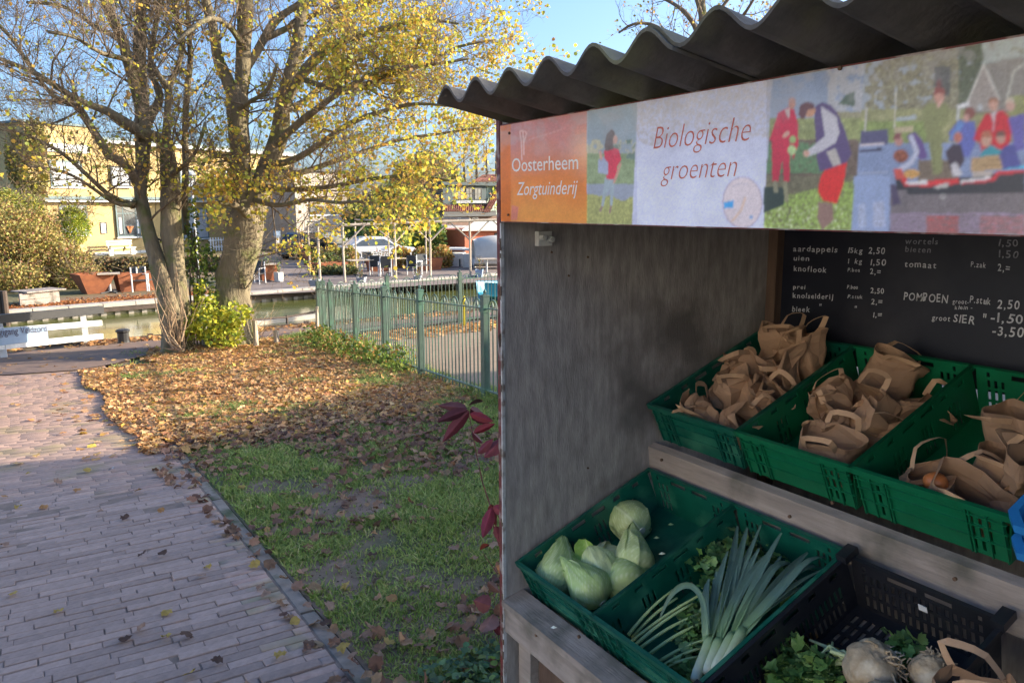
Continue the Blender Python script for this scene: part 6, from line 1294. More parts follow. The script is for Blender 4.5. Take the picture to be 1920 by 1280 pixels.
def tiles(F, A, B, Cc, D, rows, cols, name='roof_tile', parent=None):
    """pantiles over the quad A(left bottom) B(right bottom) C(right top) D(left top): each column of tiles a rounded strip"""
    A, B, Cc, D = [np.array(q, float) for q in (A, B, Cc, D)]; nrm = np.cross(B-A, D-A); nrm /= np.linalg.norm(nrm); 
    if nrm[2] < 0: nrm = -nrm
    for i in range(cols):
        f0, f1 = i/cols, (i+.94)/cols; m = MB()
        for j in range(rows):
            g0_, g1_ = j/rows, (j+1.04)/rows
            L0 = (A*(1-f0)+B*f0); L1 = (A*(1-f1)+B*f1); U0 = D*(1-f0)+Cc*f0; U1 = D*(1-f1)+Cc*f1
            p = [L0*(1-g0_)+U0*g0_, L1*(1-g0_)+U1*g0_, L1*(1-g1_)+U1*g1_, L0*(1-g1_)+U0*g1_]; c0 = (p[0]+p[1])/2; c1 = (p[2]+p[3])/2
            m.add([p[0]+nrm*.05, c0+nrm*.11, p[1]+nrm*.05, p[2]+nrm*.02, c1+nrm*.08, p[3]+nrm*.02, p[0], p[1]], [(0, 1, 4, 5), (1, 2, 3, 4), (0, 6, 7, 2, 1)])
        m.build(name, M['tile'], parent or F.t, world=True)
    m = MB(); m.prism([A, B, Cc, D], -nrm*.06); m.build('roof_deck', M['timber'], parent or F.t, world=True)
tiles(F3, F3.at(886, 341, .3), F3.at(975, 339, .3), F3.at(975, 326, -1.6), F3.at(905, 329, -1.6), 5, 26)
tiles(F3, F3.at(832, 397, .36), F3.at(915, 397, .36), F3.at(918, 383, -.1), F3.at(832, 383, -.1), 3, 22)
tiles(F3, F3.at(905, 398, .34), F3.at(918, 398, .34), F3.at(948, 345, .1), F3.at(934, 345, .1), 9, 4)
# garage, brick outhouse with pale roof
h3 = G(846, 474); ga = thing('garage', 'low dark garage with a grey sectional door behind the hedge', 'garage', h3); F4 = Facade(ga, h3, (-.2, .98, 0)); rect(F4, 826, 428, 872, 480, -4, -.05, 'wall', 'dark'); rect(F4, 824, 424, 874, 429, -4.2, .15, 'roof_edge', 'grey')
for i in range(5): a, z = F4.uz(841, 433+i*8.6); b, y = F4.uz(868, 441+i*8.6); F4.slab(a, b, y, z, -.045, .0, 'door_panel', 'grey')
h4 = G(905, 480); br = thing('brick_shed', 'orange brick outbuilding under a pale shingle roof at the right by the stall', 'shed', h4); F5 = Facade(br, h4, (-.2, .98, 0)); rect(F5, 872, 431, 980, 485, -4, -.05, 'wall', 'rbrick'); rect(F5, 928, 437, 945, 470, -.045, .01, 'door', 'dark')
A_, B_, C_2, D_2 = F5.at(866, 433, .5), F5.at(985, 432, .5), F5.at(975, 415, -1.5), F5.at(890, 417, -1.5); m = MB().prism([A_, B_, C_2, D_2], (0, 0, .08)).build('roof', M['canvas'], br, world=True)
# ------------------------------------------------------------------ pergola of peeled poles on the terrace
pg = thing('pergola', 'pergola of pale peeled poles with diagonal braces over the canal terrace', 'pergola', G(647, 529))
def pole(a, b, r, name='pole'): MB().tube([a, (a+b)/2+rng.normal(0, .012, 3), b], [r*1.05, r, r*.92], 7).build(name, M['birch'], pg, world=True)
pb = [G(647, 530), G(742.5, 527), G(807, 522.5), G(882, 520), G(960, 517)]; tops = [(640, 422), (738, 418), (802, 417), (874, 414), (948, 411)]; PT = []
for b, (tx, ty) in zip(pb, tops):
    a = dep(tx, ty, depof(b)); a = np.array([b[0], b[1], a[2]]); PT.append(a); pole(b, a+[0, 0, .12], .052, 'upright')
PT0 = dep(645, 423, depof(pb[0])); pole(PT[0]+(PT[0]-PT[1])*.03, PT[-1], .06, 'top_beam')
for i in range(5):
    for j, sg in ((i-1, 1), (i+1, 1)):
        if 0 <= j < 5: d = PT[j]-PT[i]; L = np.linalg.norm(d); pole(PT[i]+[0, 0, -.85], PT[i]+d/L*.95, .034, 'brace')
bk = [b+np.array([-4.2, -.2, 0]) for b in pb]
for b, a in zip(bk[:4], PT[:4]): top = np.array([b[0], b[1], a[2]]); pole(b, top, .04, 'upright'); pole(a+[0, 0, .1], top+[0, 0, .1], .035, 'cross_pole')
pl = G(600, 525); pt_ = dep(588, 421, depof(pl)); pole(pl, np.array([pl[0], pl[1], pt_[2]]), .06, 'upright'); pole(np.array([pl[0], pl[1], pt_[2]]), PT[0], .05, 'top_beam')
# ------------------------------------------------------------------ terrace, hedges, furniture
def patch(name, px_, m, dz): mb = MB(); mb.add([G(*q)+[0, 0, dz] for q in px_], [tuple(range(len(px_)))]); return mb.build(name, M[m], kind='structure')
patch('terrace', [(440, 556), (960, 526), (990, 488), (800, 492), (520, 492), (440, 500)], 'terrace', .012)
patch('driveway', [(330, 492), (520, 491), (800, 491), (990, 486), (990, 472), (480, 474), (330, 480)], 'yard', .006)
HED = [(.3, .22, .07), (.2, .17, .06), (.38, .28, .08), (.16, .16, .05), (.3, .14, .07)]
def hedge(label, x0, x1, y0, y1, n, pal=HED, depth=.9, size=(.07, .13), cat='hedge', thick=None):
    p0, p1 = G(x0, y0), G(x1, y0); d = (depof(p0)+depof(p1))/2; h = (y0-y1)/FOC*d; k = max(2, int(np.linalg.norm(p1-p0)/.8)); bl = [((p0*(1-i/k)+p1*i/k)+[0, 0, h*.5], (.6, depth*.6, h*.55*random.uniform(.9, 1.08))) for i in range(k+1)]
    t = clump('hedge', label, cat, bl, n, size, pal, outl=SMALL, base=(p0+p1)/2); m = MB()
    for c, r in bl: m.tube([(c[0], c[1], FZ), (c[0], c[1], c[2])], .03, 5)
    m.build('stems', M['twig'], t, world=True, kind='stuff'); return t
DUL = [(.2, .17, .08), (.26, .2, .09), (.15, .14, .06), (.22, .13, .07)]
hedge('low clipped brown green hedge behind the quay, left of the trunks', 168, 300, 520, 484, 5200, DUL)
hedge('low straggly hedge behind the two trunks', 300, 470, 508, 478, 4200, DUL)
hedge('yellowing hedge between the dark car and the silver car', 600, 655, 500, 462, 2600, [(.42, .36, .08), (.5, .4, .1), (.3, .3, .08), (.35, .2, .08)])
hedge('orange and yellow beech hedge beside the pergola', 752, 832, 502, 462, 3600, [(.48, .3, .08), (.55, .42, .1), (.5, .22, .08), (.3, .28, .08)])
hedge('low dark green planting in the shade by the rusty planter', 600, 650, 515, 498, 1400, [(.12, .16, .06), (.2, .22, .08), (.3, .28, .1)])
def mass(label, L, n, size, pal, w=None, cat='bush', nm='bush', group=None, gx=None, trunk=None):
    bl = pxb(L); b = np.array(bl[0][0]); b[2] = FZ; t = clump(nm, label, cat, bl, n, size, pal, w, base=b, group=group, outl=SMALL); m = MB()
    for c, r in bl: m.tube([(c[0], c[1], FZ-.1), (c[0]+.1, c[1]+.1, (c[2]+FZ)/2), c], [trunk or .07, .05, .02], 6)
    if not trunk and size[0] < .07:
        for k in range(220):
            c, r = bl[rng.integers(len(bl))]; d = rng.normal(0, 1, 3); d[2] = abs(d[2]); d /= np.linalg.norm(d); p = np.array(c)+d*np.array(r)*.8; m.tube([p, p+d*.35+rng.normal(0, .1, 3), p+d*.75+rng.normal(0, .18, 3)], [.012, .008, .003], 3)
    m.build('trunk' if trunk else 'stems', M['twig'], t, world=True, **({} if trunk and len(bl) == 1 else {'kind': 'stuff'})); return t
BR = [(.34, .27, .08), (.26, .24, .07), (.42, .3, .09), (.2, .2, .06), (.34, .17, .09), (.46, .4, .1)]
mass('broad brown and yellow shrubbery filling the bank at the far left', [(20, 470, 32, 75, 80), (90, 490, 33, 60, 55), (130, 500, 33, 45, 38), (60, 430, 34, 50, 40), (-40, 440, 32, 80, 90), (150, 520, 32, 40, 24), (20, 520, 30.5, 60, 24)], 34000, (.045, .1), BR)
mass('yellow green bush left of the yellow house', [(10, 395, 37, 36, 42), (50, 400, 38, 34, 36), (-40, 400, 37, 50, 50)], 12000, (.05, .1), [(.42, .42, .06), (.3, .33, .06), (.5, .42, .08), (.2, .24, .06)])
mass('ivy covered pillar of branches before the left corner of the yellow house', [(60, 330, 44, 24, 70), (66, 260, 44, 18, 40), (55, 400, 44, 24, 40), (30, 300, 44, 18, 60)], 7000, (.08, .14), [(.34, .27, .07), (.26, .22, .06), (.36, .34, .07), (.18, .17, .05)])
p = G(138, 470); mass('rounded yellow green clipped conifer in front of the yellow house', [(137, 425, 46, 30, 36), (134, 408, 46, 20, 22)], 9000, (.04, .08), [(.4, .44, .03), (.3, .38, .03), (.18, .28, .03), (.48, .46, .05)], cat='conifer', nm='conifer')
mass('big green shrubbery behind the pergola', [(690, 425, 50, 42, 50), (735, 400, 52, 44, 60), (790, 430, 50, 40, 46), (760, 385, 54, 50, 50), (665, 410, 52, 24, 40), (815, 450, 50, 22, 40), (720, 450, 48, 50, 32)], 22000, (.09, .18), [(.1, .18, .04), (.18, .27, .05), (.3, .34, .06), (.07, .12, .03), (.38, .36, .07)], [4, 4, 3, 3, 1])
mass('rounded olive green tree crown above the green house chimney', [(800, 320, 70, 44, 38), (770, 335, 70, 34, 30), (830, 335, 72, 34, 32)], 9000, (.12, .22), [(.2, .2, .08), (.26, .24, .09), (.15, .17, .07), (.32, .26, .1)], cat='tree', nm='tree', trunk=.2)
mass('hazy distant woodland edge beyond the houses', [(x, 385+random.gauss(0, 4), 140, 60, 26) for x in range(-60, 1000, 70)], 9000, (.5, .9), [(.2, .18, .11), (.25, .2, .12), (.16, .16, .09)], cat='trees', nm='woodland')
for i, (x, top, w_) in enumerate(((870, 285, 20), (893, 280, 18), (912, 272, 20), (930, 282, 16))):
    T = Tree('birch_tree', ['first slim bare tree over the red roof, from the left', 'second slim bare tree over the red roof', 'third and tallest slim bare tree over the red roof', 'slim bare tree over the red roof nearest the stall'][i], onZ(x, 450, FZ)*0+np.append(dep(x, 400, 66)[:2], FZ), 'slim bare trees behind the green house')
    b = dep(x, 400, 66); T.limb([(np.array([b[0], b[1], FZ]), .16), (dep(x+1, 350, 66), .12), (dep(x, 310, 66), .09), (dep(x, top, 66), .03)], 'trunk', 7, 'twig')
    dress(T, rnd, .75, 1.6, lambda T_: (np.full(len(T_), .25), 1, (.08, .13), [(.5, .3, .12), (.45, .24, .14), (.4, .33, .12)], None), lv=1, start=.45)
# bare tree beyond the stall roof, top right
T3 = Tree('bare_tree', 'sparsely leaved tree whose twigs show above the corrugated roof at the top right', np.append(dep(1330, 200, 26)[:2], -.6), None)
b = dep(1330, 200, 26); T3.limb([(np.array([b[0], b[1], -.6]), .3), (dep(1332, 190, 26), .22), (dep(1320, 60, 26), .15), (dep(1310, -60, 26), .1)], 'trunk', 9)
for L in ([(1325, 150), (1270, 90), (1230, 50), (1190, 45), (1160, 62)], [(1322, 90), (1290, 30), (1250, 0), (1210, -20)], [(1325, 110), (1370, 60), (1400, 20), (1430, -30)], [(1320, 70), (1350, 20), (1380, -20)], [(1326, 140), (1370, 110), (1410, 70), (1450, 40)], [(1318, 40), (1300, -20), (1280, -80)], [(1312, 100), (1240, 80), (1200, 85)]):
    T3.limb([(dep(x, y, 26+random.gauss(0, .6)), .08*(1-i/len(L))+.015) for i, (x, y) in enumerate(L)], 'limb', 6, 'twig')
dress(T3, rnd, .42, 1.3, lambda T_: (np.full(len(T_), .3), 1, (.035, .06), [(.55, .4, .12), (.5, .3, .14), (.45, .4, .12)], None), lv=1, start=.1)
# ------------------------------------------------------------------ vehicles
def car(label, pos, head, L=4.3, Wd=1.75, Hh=1.5, paint='carblack', suv=False):
    t = thing('parked_car', label, 'car', pos, head); hw = Wd/2; g = .18
    low = [(-L/2, .35), (-L/2+.05, .8), (-L/2+.15, .95), (-L*.12-L*.2, .98), (L*.17, .95), (L/2-.25, .82), (L/2, .6), (L/2, .32), (L*.4, g), (-L*.4, g)]
    def loft(prof, w0, w1, name, mt, zmid=.6):
        m = MB(); n = len(prof); vs = []
        for s in (-1, -1.0, 1.0, 1): pass
        rings = [(-1, .0), (-.97, .0), (-.9, .03), (.9, .03), (.97, 0), (1, 0)]; k = len(rings)
        for s, lift in rings:
            for x, z in prof:
                wf = w0+(w1-w0)*max(0, (z-zmid))/(max(p[1] for p in prof)-zmid+1e-6); sh = .96 if abs(s) == 1 else 1
                vs.append((x*sh, s*hw*wf, z+lift*(z > zmid)))
        fs = [(a*n+i, a*n+(i+1) % n, (a+1)*n+(i+1) % n, (a+1)*n+i) for a in range(k-1) for i in range(n)]+[tuple(range(n))[::-1], tuple(range((k-1)*n, k*n))]
        return m.add(vs, fs).build(name, M[mt], t, smooth=False)
    loft(low, 1, .96, 'body', paint)
    rb, rt = (-L*.46, -L*.36) if suv else (-L*.4, -L*.26); cab = [(rb, .96), (rt, Hh-.1), (rt+.3, Hh), (L*.08, Hh-.02), (L*.27, .95)]
    loft(cab, .93, .74, 'cabin', paint, .95)
    for s in (-1, 1):
        q = [(rb+.25, .99), (rt+.18, Hh-.16), (rt+.45, Hh-.1), (L*.06, Hh-.11), (L*.2, .99)]; m = MB()
        def yy(z): return s*hw*(.93+(.74-.93)*(z-.95)/(Hh-.95))+s*.012
        m.prism([(x, yy(z), z) for x, z in q], (0, -s*.02, 0)); m.build('side_window', M['glassd'], t)
        for x in (-L*.31, L*.31):
            w_ = MB().tube([(x, s*(hw-.2), .33), (x, s*(hw+.01), .33)], .33, 18).build('wheel', M['tyre'], t); MB().tube([(x, s*(hw+.012), .33), (x, s*(hw+.02), .33)], [.23, .2], 12).build('rim', M['rim'], w_)
        MB().box((-L/2+.1, s*(hw-.22), .82), (.14, .38, .2)).build('taillight', M['taillight'], t); MB().box((L/2-.12, s*(hw-.25), .66), (.16, .36, .13)).build('headlight', M['glassl'], t)
        MB().box((L*.17, s*(hw+.08), 1.0), (.1, .16, .12)).build('wing_mirror', M[paint], t)
    m = MB(); m.prism([(rb-.015, -hw*.72, 1.0), (rb-.015, hw*.72, 1.0), (rt-.015, hw*.62, Hh-.14), (rt-.015, -hw*.62, Hh-.14)], (.012, 0, 0)).build('rear_window', M['glassd'], t)
    m = MB(); m.prism([(L*.272, -hw*.75, .99), (L*.272, hw*.75, .99), (L*.095, hw*.64, Hh-.06), (L*.095, -hw*.64, Hh-.06)], (.012, 0, .008)).build('windscreen', M['glassd'], t)
    MB().box((-L/2-.012, 0, .62), (.015, .5, .11)).build('number_plate', M['yellow'], t)
    return t
p = G(562, 484); car('dark estate car with a red tail light parked in front of the timber house', p+[.0, .6, 0], math.atan2(.75, -.66), 4.5, 1.8, 1.62, suv=True)
p = G(612, 470); car('small black car parked behind the yellowing hedge', p+[-1, .5, 0], math.atan2(.9, -.3), 4.0, 1.7, 1.35)
p = G(712, 494); car('silver white hatchback parked behind the pergola', p+[-1.2, .3, 0], math.atan2(.98, .1), 4.6, 1.8, 1.48, 'carwhite')
# white chest freezers and a covered boat on the terrace
for (x0, x1, yb, yt, d_, lab, mt) in ((836, 868, 500, 471, 1.2, 'white storage chest left of the covered boat', 'white'), (868, 890, 502, 472, .8, 'white upright chest next to the left one, nearer the stall', 'offw')):
    a, b = G(x0, yb), G(x1, yb); dd = depof(a); h_ = (yb-yt)/FOC*dd; t = thing('storage_chest', lab, 'chest', (a+b)/2, 0, 'white storage chests'); v = (b-a); n_ = np.array([-v[1], v[0], 0]); n_ /= np.linalg.norm(n_); n_ = n_ if n_@CF > 0 else -n_
    MB().prism([a, b, b+n_*d_, a+n_*d_], (0, 0, h_*.85)).build('chest_body', M[mt], t, world=True); MB().prism([a-n_*.03, b-n_*.03, b+n_*d_, a+n_*d_], (0, 0, h_*.12)).build('lid', M[mt], t, world=True); t.children[-1].location.z += h_*.86
    m = MB(); m.prism([a+v*.78-n_*.012, a+v*.86-n_*.012, a+v*.86-n_*.012+[0, 0, h_*.5], a+v*.78-n_*.012+[0, 0, h_*.5]], n_*.01); m.build('handle', M['dark'], t, world=True); t.children[-1].location.z += h_*.2
bt_ = thing('covered_boat', 'boat on the terrace under a pale rounded cover beside the stall edge', 'boat', G(925, 505)); a, b = G(893, 507), G(985, 505); v = (b-a)/np.linalg.norm(b-a); n_ = np.array([-v[1], v[0], 0]); n_ = n_ if n_@CF > 0 else -n_; m = MB(); L = np.linalg.norm(b-a); V = []
for i in range(13):
    f = i/12; wd = 1.0*math.sin(math.pi*(.12+.76*f))**.6; hh = .55+.62*math.sin(math.pi*(.1+.8*f))**.35
    for k in range(9): an = math.pi*k/8; V.append(a+v*f*L+n_*(1-wd*math.cos(an))+[0, 0, .55+hh*math.sin(an)**.5])
m.add(V, [(i*9+k, i*9+k+1, (i+1)*9+k+1, (i+1)*9+k) for i in range(12) for k in range(8)]+[tuple(range(9)), tuple(range(108, 117))[::-1]]); m.build('cover', M['canvas'], bt_, world=True, smooth=True)
m = MB(); V = []
for i in range(13):
    f = i/12; wd = .95*math.sin(math.pi*(.14+.72*f))**.6
    for o, z in ((-wd, .72), (-wd*.75, .3), (0, .12), (wd*.75, .3), (wd, .72)): V.append(a+v*f*L+n_*(1+o)+[0, 0, z])
m.add(V, [(i*5+k, i*5+k+1, (i+1)*5+k+1, (i+1)*5+k) for i in range(12) for k in range(4)]+[tuple(range(5)), tuple(range(60, 65))[::-1]]); m.build('hull', M['offw'], bt_, world=True)
# garden chairs and tables
def chair_proto(label, loc, rz):
    t = thing('garden_chair', label, 'chair', loc, rz, 'white framed garden chairs')
    for x in (-.26, .26):
        for y, z in ((-.25, .66), (.25, .92)): MB().tube([(x, y, 0), (x, y*.92, z)], .028, 6).build('leg', M['white'], t)
        MB().box((x, 0, .665), (.055, .52, .025)).build('armrest', M['white'], t)
    MB().box((0, 0, .43), (.48, .5, .035)).build('seat', M['dark'], t); MB().beam((0, .2, .45), (0, .3, .95), .48, .03, up=(0, 1, 0)).build('backrest', M['dark'], t); return t
CH_ = [(262, 546, .3, 'garden chair with white frame left of the big trunks, alone on the quay'), (277, 544, 1.2, 'garden chair partly hidden behind the left trunk'), (482, 532, -.4, 'garden chair in front of the orange planter right of the trunk'), (706, 516, 2.9, 'garden chair at the near end of the pergola table'), (722, 518, 3.3, 'garden chair pushed in beside the near pergola table end'), (778, 516, 2.5, 'garden chair with raised back by the middle pergola post'), (795, 514, .4, 'garden chair between the planter and the middle pergola post'), (690, 508, .2, 'garden chair behind the long pergola table')]
c0 = None
for x, y, rz, lab in CH_:
    if c0 is None: c0 = chair_proto(lab, G(x, y), rz+1.2)
    else: dup(c0, G(x, y), rz+1.2, lab)
def table(label, a, b, w_=.75, h_=.74, mt='birch'):
    a, b = G(*a), G(*b); d = b-a; L = np.linalg.norm(d); t = thing('terrace_table', label, 'table', (a+b)/2, math.atan2(d[1], d[0]), 'terrace tables')
    for k in range(4): MB().box((0, (k-1.5)*w_/4, h_), (L, w_/4-.015, .035)).build('top_board', M[mt], t)
    m = MB().tube([(0, 0, .05), (0, 0, h_-.02)], .05, 8).build('pedestal', M['steel'], t)
    for k in range(4): an = k*math.pi/2+.6; MB().beam((0, 0, .06), (.4*math.cos(an), .4*math.sin(an), .02), .06, .04).build('foot', M['dark'], t)
table('table with slatted top on the leafy quay left of the trunks', (186, 550), (228, 548)); table('round looking slatted table right of the thick trunk', (478, 528), (516, 526)); table('long slatted table under the near pergola bay', (654, 518), (698, 516)); table('slatted table under the middle pergola bay', (722, 514), (756, 512)); table('slatted table beside the covered boat', (895, 515), (930, 514))
def planter(label, a, b, h_, mt='corten', d_=.6, splay=.1, group='rusty steel planters', plants=None, size=(.04, .07), pal=None):
    a, b = G(*a), G(*b); v = b-a; L = np.linalg.norm(v); v /= L; n_ = np.array([-v[1], v[0], 0]); n_ = n_ if n_@CF > 0 else -n_; t = thing('planter', label, 'planter', (a+b)/2, 0, group)
    B = [a+v*splay, b-v*splay, b-v*splay+n_*(d_-splay), a+v*splay+n_*(d_-splay)]; T = [a-n_*splay, b-n_*splay, b+n_*d_, a+n_*d_]; I = [q+(np.mean(T, 0)-q)*.1 for q in T]
    up = np.array([0, 0, h_]); m = MB(); m.add([*B]+[q+up for q in T]+[q+up for q in I]+[q+up*.8 for q in I], [(3, 2, 1, 0)]+[(k, (k+1) % 4, 4+(k+1) % 4, 4+k) for k in range(4)]+[(4+k, 4+(k+1) % 4, 8+(k+1) % 4, 8+k) for k in range(4)]+[(8+k, 8+(k+1) % 4, 12+(k+1) % 4, 12+k) for k in range(4)]+[(12, 13, 14, 15)])
    m.build('planter_box', M[mt], t, world=True)
    if plants:
        c = np.mean(T, 0)+up; P = c+rng.normal(0, 1, (plants, 3))*np.array([L*.25, L*.25, .16])+[0, 0, .25]; v_, f_, cc = leaves(P, rng.uniform(*size, plants), pick(pal or HED, plants), None, .3, SMALL); np_mesh('plants', v_, f_, M['bush'], cc, parent=t, kind='stuff')
        m = MB()
        for k in range(6): m.tube([c-up*.1, P[k*3]], .01, 4)
        m.build('stems', M['twig'], t, world=True, kind='stuff')
GRN = [(.1, .2, .05), (.2, .3, .07), (.3, .32, .1)]
planter('dark sloping rusty planter behind the quay table at the left', (148, 553), (215, 548), .75, d_=1., splay=.3, plants=160, pal=HED); planter('rusty planter behind the chairs at the left trunk', (222, 548), (300, 543), .7, d_=.9, plants=120)
planter('orange rusty planter right of the thick trunk', (488, 528), (522, 526), .72, plants=60, pal=GRN); planter('long orange rusty planter behind the corner of the green fence', (594, 516), (652, 512), .55, d_=.8, plants=200, pal=GRN); planter('orange rusty planter behind the pergola table', (690, 510), (742, 508), .6, plants=140); planter('orange rusty planter by the middle pergola post', (786, 508), (830, 506), .62, plants=120)
planter('tall narrow rusty planter near the grey pot', (577, 498), (592, 497), .75, plants=30); planter('small white square planter right of the orange one', (522, 529), (532, 528), .42, 'offw', .3, .02, 'terrace pots', 50, pal=GRN)
for x, y, wp, hp, lab, mt in ((587, 540, 17, 16, 'grey square pot at the quay edge before the fence corner', 'grey'), (676, 533, 15, 14, 'first grey quayside pot right of the pergola post', 'grey'), (782, 528, 14, 12, 'second grey quayside pot by the middle pergola post', 'grey'), (898, 521, 14, 18, 'dark blue pot on the quay near the stall', 'signblue')):
    planter(lab, (x-wp/2, y), (x+wp/2, y), hp/FOC*30, mt, .5, .06, 'quayside pots', 45, pal=GRN+HED)
# raised grey bed and bench at the far left
t = thing('raised_bed', 'low grey timber raised bed on the quay at the far left', 'raised bed', G(80, 570)); a, b = G(38, 576), G(112, 568)
for o in (0, .8):
    for z in (.12, .34): MB().beam(a+[-o, 0, z], b+[-o, 0, z], .06, .2).build('side_board', M['plank'], t, world=True)
MB().beam(a+[-.4, 0, .47], b+[-.4, 0, .47], 1.0, .04).build('top_board', M['plank'], t, world=True)
m = MB()
t = thing('mooring_posts', 'pair of brown mooring posts standing against the quay at the far left', 'posts', G(6, 592))
for x in (2, 12): p = G(x, 590); MB().tube([p+[.2, 0, -.6], p+[.2, 0, .75]], .09, 8).build('post', M['timber'], t, world=True)
# floating timber by the far wall and low rail at the near water edge
p0, p1 = onZ(480, 606, WZ+.05), onZ(600, 592, WZ+.05); t = thing('floating_beam', 'pale floating timber beam lying in the canal in front of the fence corner', 'beam', (p0+p1)/2); MB().beam(p0, p1, .22, .14).build('beam', M['coping'], t, world=True)
p0, p1 = onZ(470, 600, WZ+.3), onZ(600, 583, WZ+.3); t = thing('mooring_rail', 'thin dark rail running above the water behind the floating beam', 'rail', (p0+p1)/2); MB().tube([p0, (p0+p1)/2-[0, 0, .05], p1], .03, 6).build('rail', M['timber'], t, world=True)
for f in (.05, .5, .95): q = p0*(1-f)+p1*f; MB().tube([q-[0, 0, .6], q], .035, 6).build('rail_post', M['timber'], t, world=True)
# blue boat moored behind the far fence
t = thing('blue_boat', 'small bright blue open boat moored behind the far green fence', 'boat', onZ(930, 556, WZ)); c = onZ(950, 560, WZ); m = MB(); V = []; dv = np.array([0, 1., 0]); sv = np.array([-1., 0, 0])
for i in range(11):
    f = i/10; wd = .75*math.sin(math.pi*(.1+.75*f))**.6
    for o, z in ((-1, .62), (-.8, .1), (0, -.1), (.8, .1), (1, .62), (.9, .6), (.7, .2), (0, .1), (-.7, .2), (-.9, .6)): V.append(c+dv*(f-.25)*4.6+sv*o*wd+[0, 0, z+.1*(2*f-1)**2])
m.add(V, [(i*10+k, i*10+(k+1) % 10, (i+1)*10+(k+1) % 10, (i+1)*10+k) for i in range(10) for k in range(10)]+[tuple(range(10)), tuple(range(100, 110))[::-1]]); m.build('hull', M['blueboat'], t, world=True)
for f in (.3, .6): q = c+dv*(f-.25)*4.6; MB().beam(q-sv*.6+[0, 0, .45], q+sv*.6+[0, 0, .45], .22, .03).build('thwart', M['offw'], t, world=True)
# slim lamp column between the trunks
p = G(372, 520)
t = thing('lamp_column', 'slim pale blue grey steel column showing between the two trunks', 'column', p); MB().tube([p, p+[0, 0, 4.4]], [.07, .05], 8).build('shaft', M['steel'], t, world=True); MB().lathe([(.05, 0), (.2, .1), (.22, .3), (.08, .42)], p+[0, 0, 4.4], 10).build('lantern', M['glassl'], t, world=True)
# row of white fence pales on the house terrace behind the trunks
t = thing('picket_fence', 'white garden steps and pales before the yellow house behind the trunks', 'fence', F.at(420, 476, 1.5)); 
for i in range(14): q = F.at(396+i*5, 470, 3.); q[2] = FZ; MB().beam(q, q+[0, 0, 1.0], .09, .03).build('pale', M['white'], t, world=True)
a = F.at(392, 470, 3.); b = F.at(466, 470, 3.)
for z in (.3, .8): a[2] = b[2] = FZ+z; MB().beam(a, b, .04, .08).build('rail', M['white'], t, world=True)
# ------------------------------------------------------------------ unseen houses, added behind the stall to keep the foreground in shade
def shade_house(label, x0, y0, x1, y1, hw, hr, name='brick_house'):
    t = thing(name, label, 'house', ((x0+x1)/2, (y0+y1)/2, 0)); MB().box2((x0, y0, -.3), (x1, y1, hw)).build('wall', M['rbrick'], t, world=True); m = MB(); xm = (x0+x1)/2
    m.prism([(x0-.1, y0-.2, hw), (x1+.3, y0-.2, hw), (xm, y0-.2, hr)], (0, y1-y0+.4, 0)); m.build('roof', M['tile'], t, world=True)
    for i in range(3):
        wx = x0+(x1-x0)*(.2+.3*i); w = MB().box((wx, y0-.01, 1.5), (1.1, .06, 1.4)).build('window', M['white'], t, world=True); MB().box((wx, y0-.045, 1.5), (.95, .02, 1.25)).build('pane', M['glassd'], w, world=True)
    return t
kx = SUNV.x/SUNV.y; tz = SUNV.z/SUNV.y
def back(x, y, z, Y):  # follow the sun from a ground point to depth Y
    return x+(Y-y)*kx, z+(Y-y)*tz
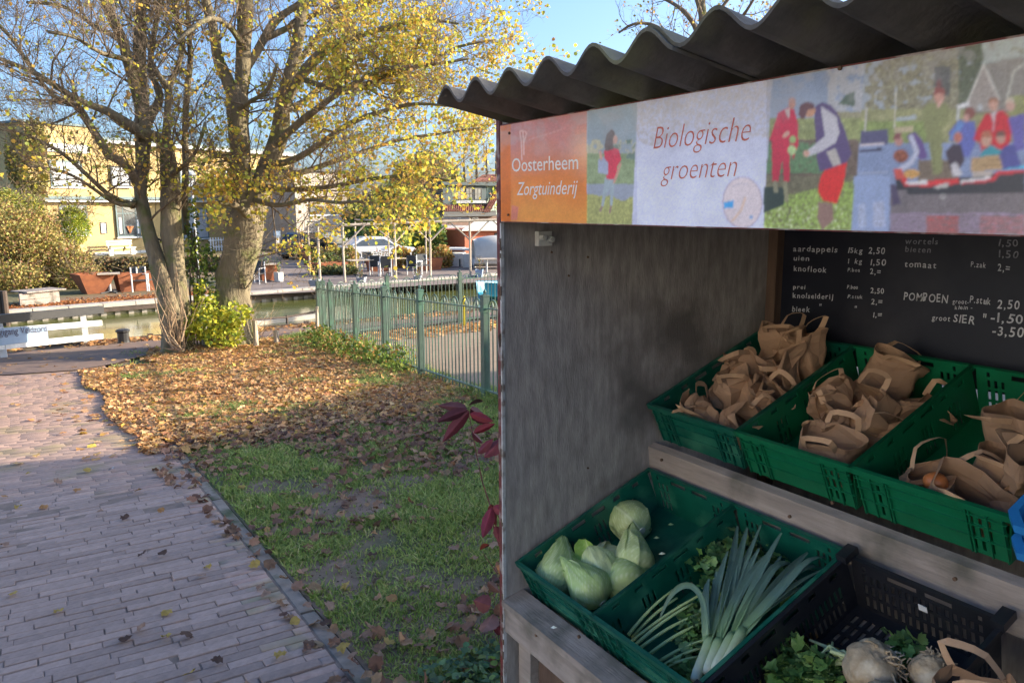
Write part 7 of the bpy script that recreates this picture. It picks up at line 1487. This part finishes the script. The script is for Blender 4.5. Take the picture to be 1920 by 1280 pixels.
def slanted_house(name, label, cat, xa, y0, L, wd, hw, hr, wallm, rise=0.):
    """long house whose gable wall line runs from (xa, y0); its sides run along the azimuth of the sun"""
    t = thing(name, label, cat, (xa+wd/2, y0+L/2, -.3)); sx = kx*L
    P = [(xa, y0, -.6), (xa+wd, y0, -.6), (xa+wd+sx, y0+L, -.6), (xa+sx, y0+L, -.6)]
    MB().prism(P, (0, 0, hw+.6)).build('wall', M[wallm], t, world=True)
    if hr > hw:
        A = np.array([xa-.05, y0-.2, hw+.01]); B = np.array([xa+wd, y0-.2, hw+.01]); R = (A+B)/2+[0, 0, hr-hw]; MB().prism([A, B, R], (sx, L+.4, 0)).build('roof', M['tile'], t, world=True)
    for i in range(3):
        wx = xa+wd*(.2+.3*i); w = MB().box((wx, y0-.012, 1.5), (1.1, .06, 1.4)).build('window', M['white'], t, world=True); MB().box((wx, y0-.052, 1.5), (.95, .02, 1.25)).build('pane', M['glassd'], w, world=True)
    return t
Xc, _ = back(-6.72, .67, -.28, 10.)
slanted_house('added_house', 'cream rendered house added unseen behind the stall to shade the foreground', 'house', Xc+.1, 10., 7., 12., 4.6, 5.1, 'offw')  # unseen, placed and slanted to cast shade over the near path
e0 = (-6.72, .67, -.28); e1 = (-8.5, 4.0, -.33); Y0 = 17.5; Y1 = Y0+3.33
a = back(*e0, Y0); b = back(*e1, Y1); h_ = (a[1]+b[1])/2
ln = thing('shade_outhouse', 'low cream outhouse with a flat roof, unseen, added behind the stall to shape the shade edge', 'shed', (a[0]+2, Y0+2, -.3))  # unseen block, its eave set to cast the slanting shade edge
MB().prism([(a[0], Y0, -.6), (a[0]+7, Y0, -.6), (a[0]+7, Y1, -.6), (b[0], Y1, -.6)], (0, 0, h_+.45)).build('wall', M['offw'], ln, world=True)
MB().prism([(a[0], Y0-.001, h_-.14), (a[0]+7, Y0-.001, h_-.14), (a[0]+7, Y1, h_-.14), (b[0], Y1, h_-.14)], (0, 0, .14)).build('roof_slab', M['dark'], ln, world=True)

# the village street and cream house here are unseen, added to bounce sun into the stall
s_ = MB(); s_.add([(14, -6.02, .0), (-11.5, -6.02, -.5), (-11.5, -40, -.5), (14, -40, .0)], [(0, 1, 2, 3)]); s_.build('added_street', M['added_street'], kind='structure')
oh = thing('added_house', 'sunlit cream house across the street, unseen, added behind the camera to bounce sun into the stall', 'house', (2, -15, 0))
MB().box2((-7, -22, -1), (12, -12.5, 6.2)).build('wall', M['offw'], oh, world=True); MB().prism([(-7.3, -12.2, 6.2), (-7.3, -22.3, 6.2), (-7.3, -17.2, 9.5)], (19.6, 0, 0)).build('roof', M['tile'], oh, world=True)
for i in range(5):
    for z in (1.6, 4.4): w = MB().box((-5+i*3.6, -12.48, z), (1.2, .06, 1.4)).build('window', M['white'], oh, world=True); MB().box((-5+i*3.6, -12.44, z), (1.05, .03, 1.25)).build('pane', M['glassd'], w, world=True)
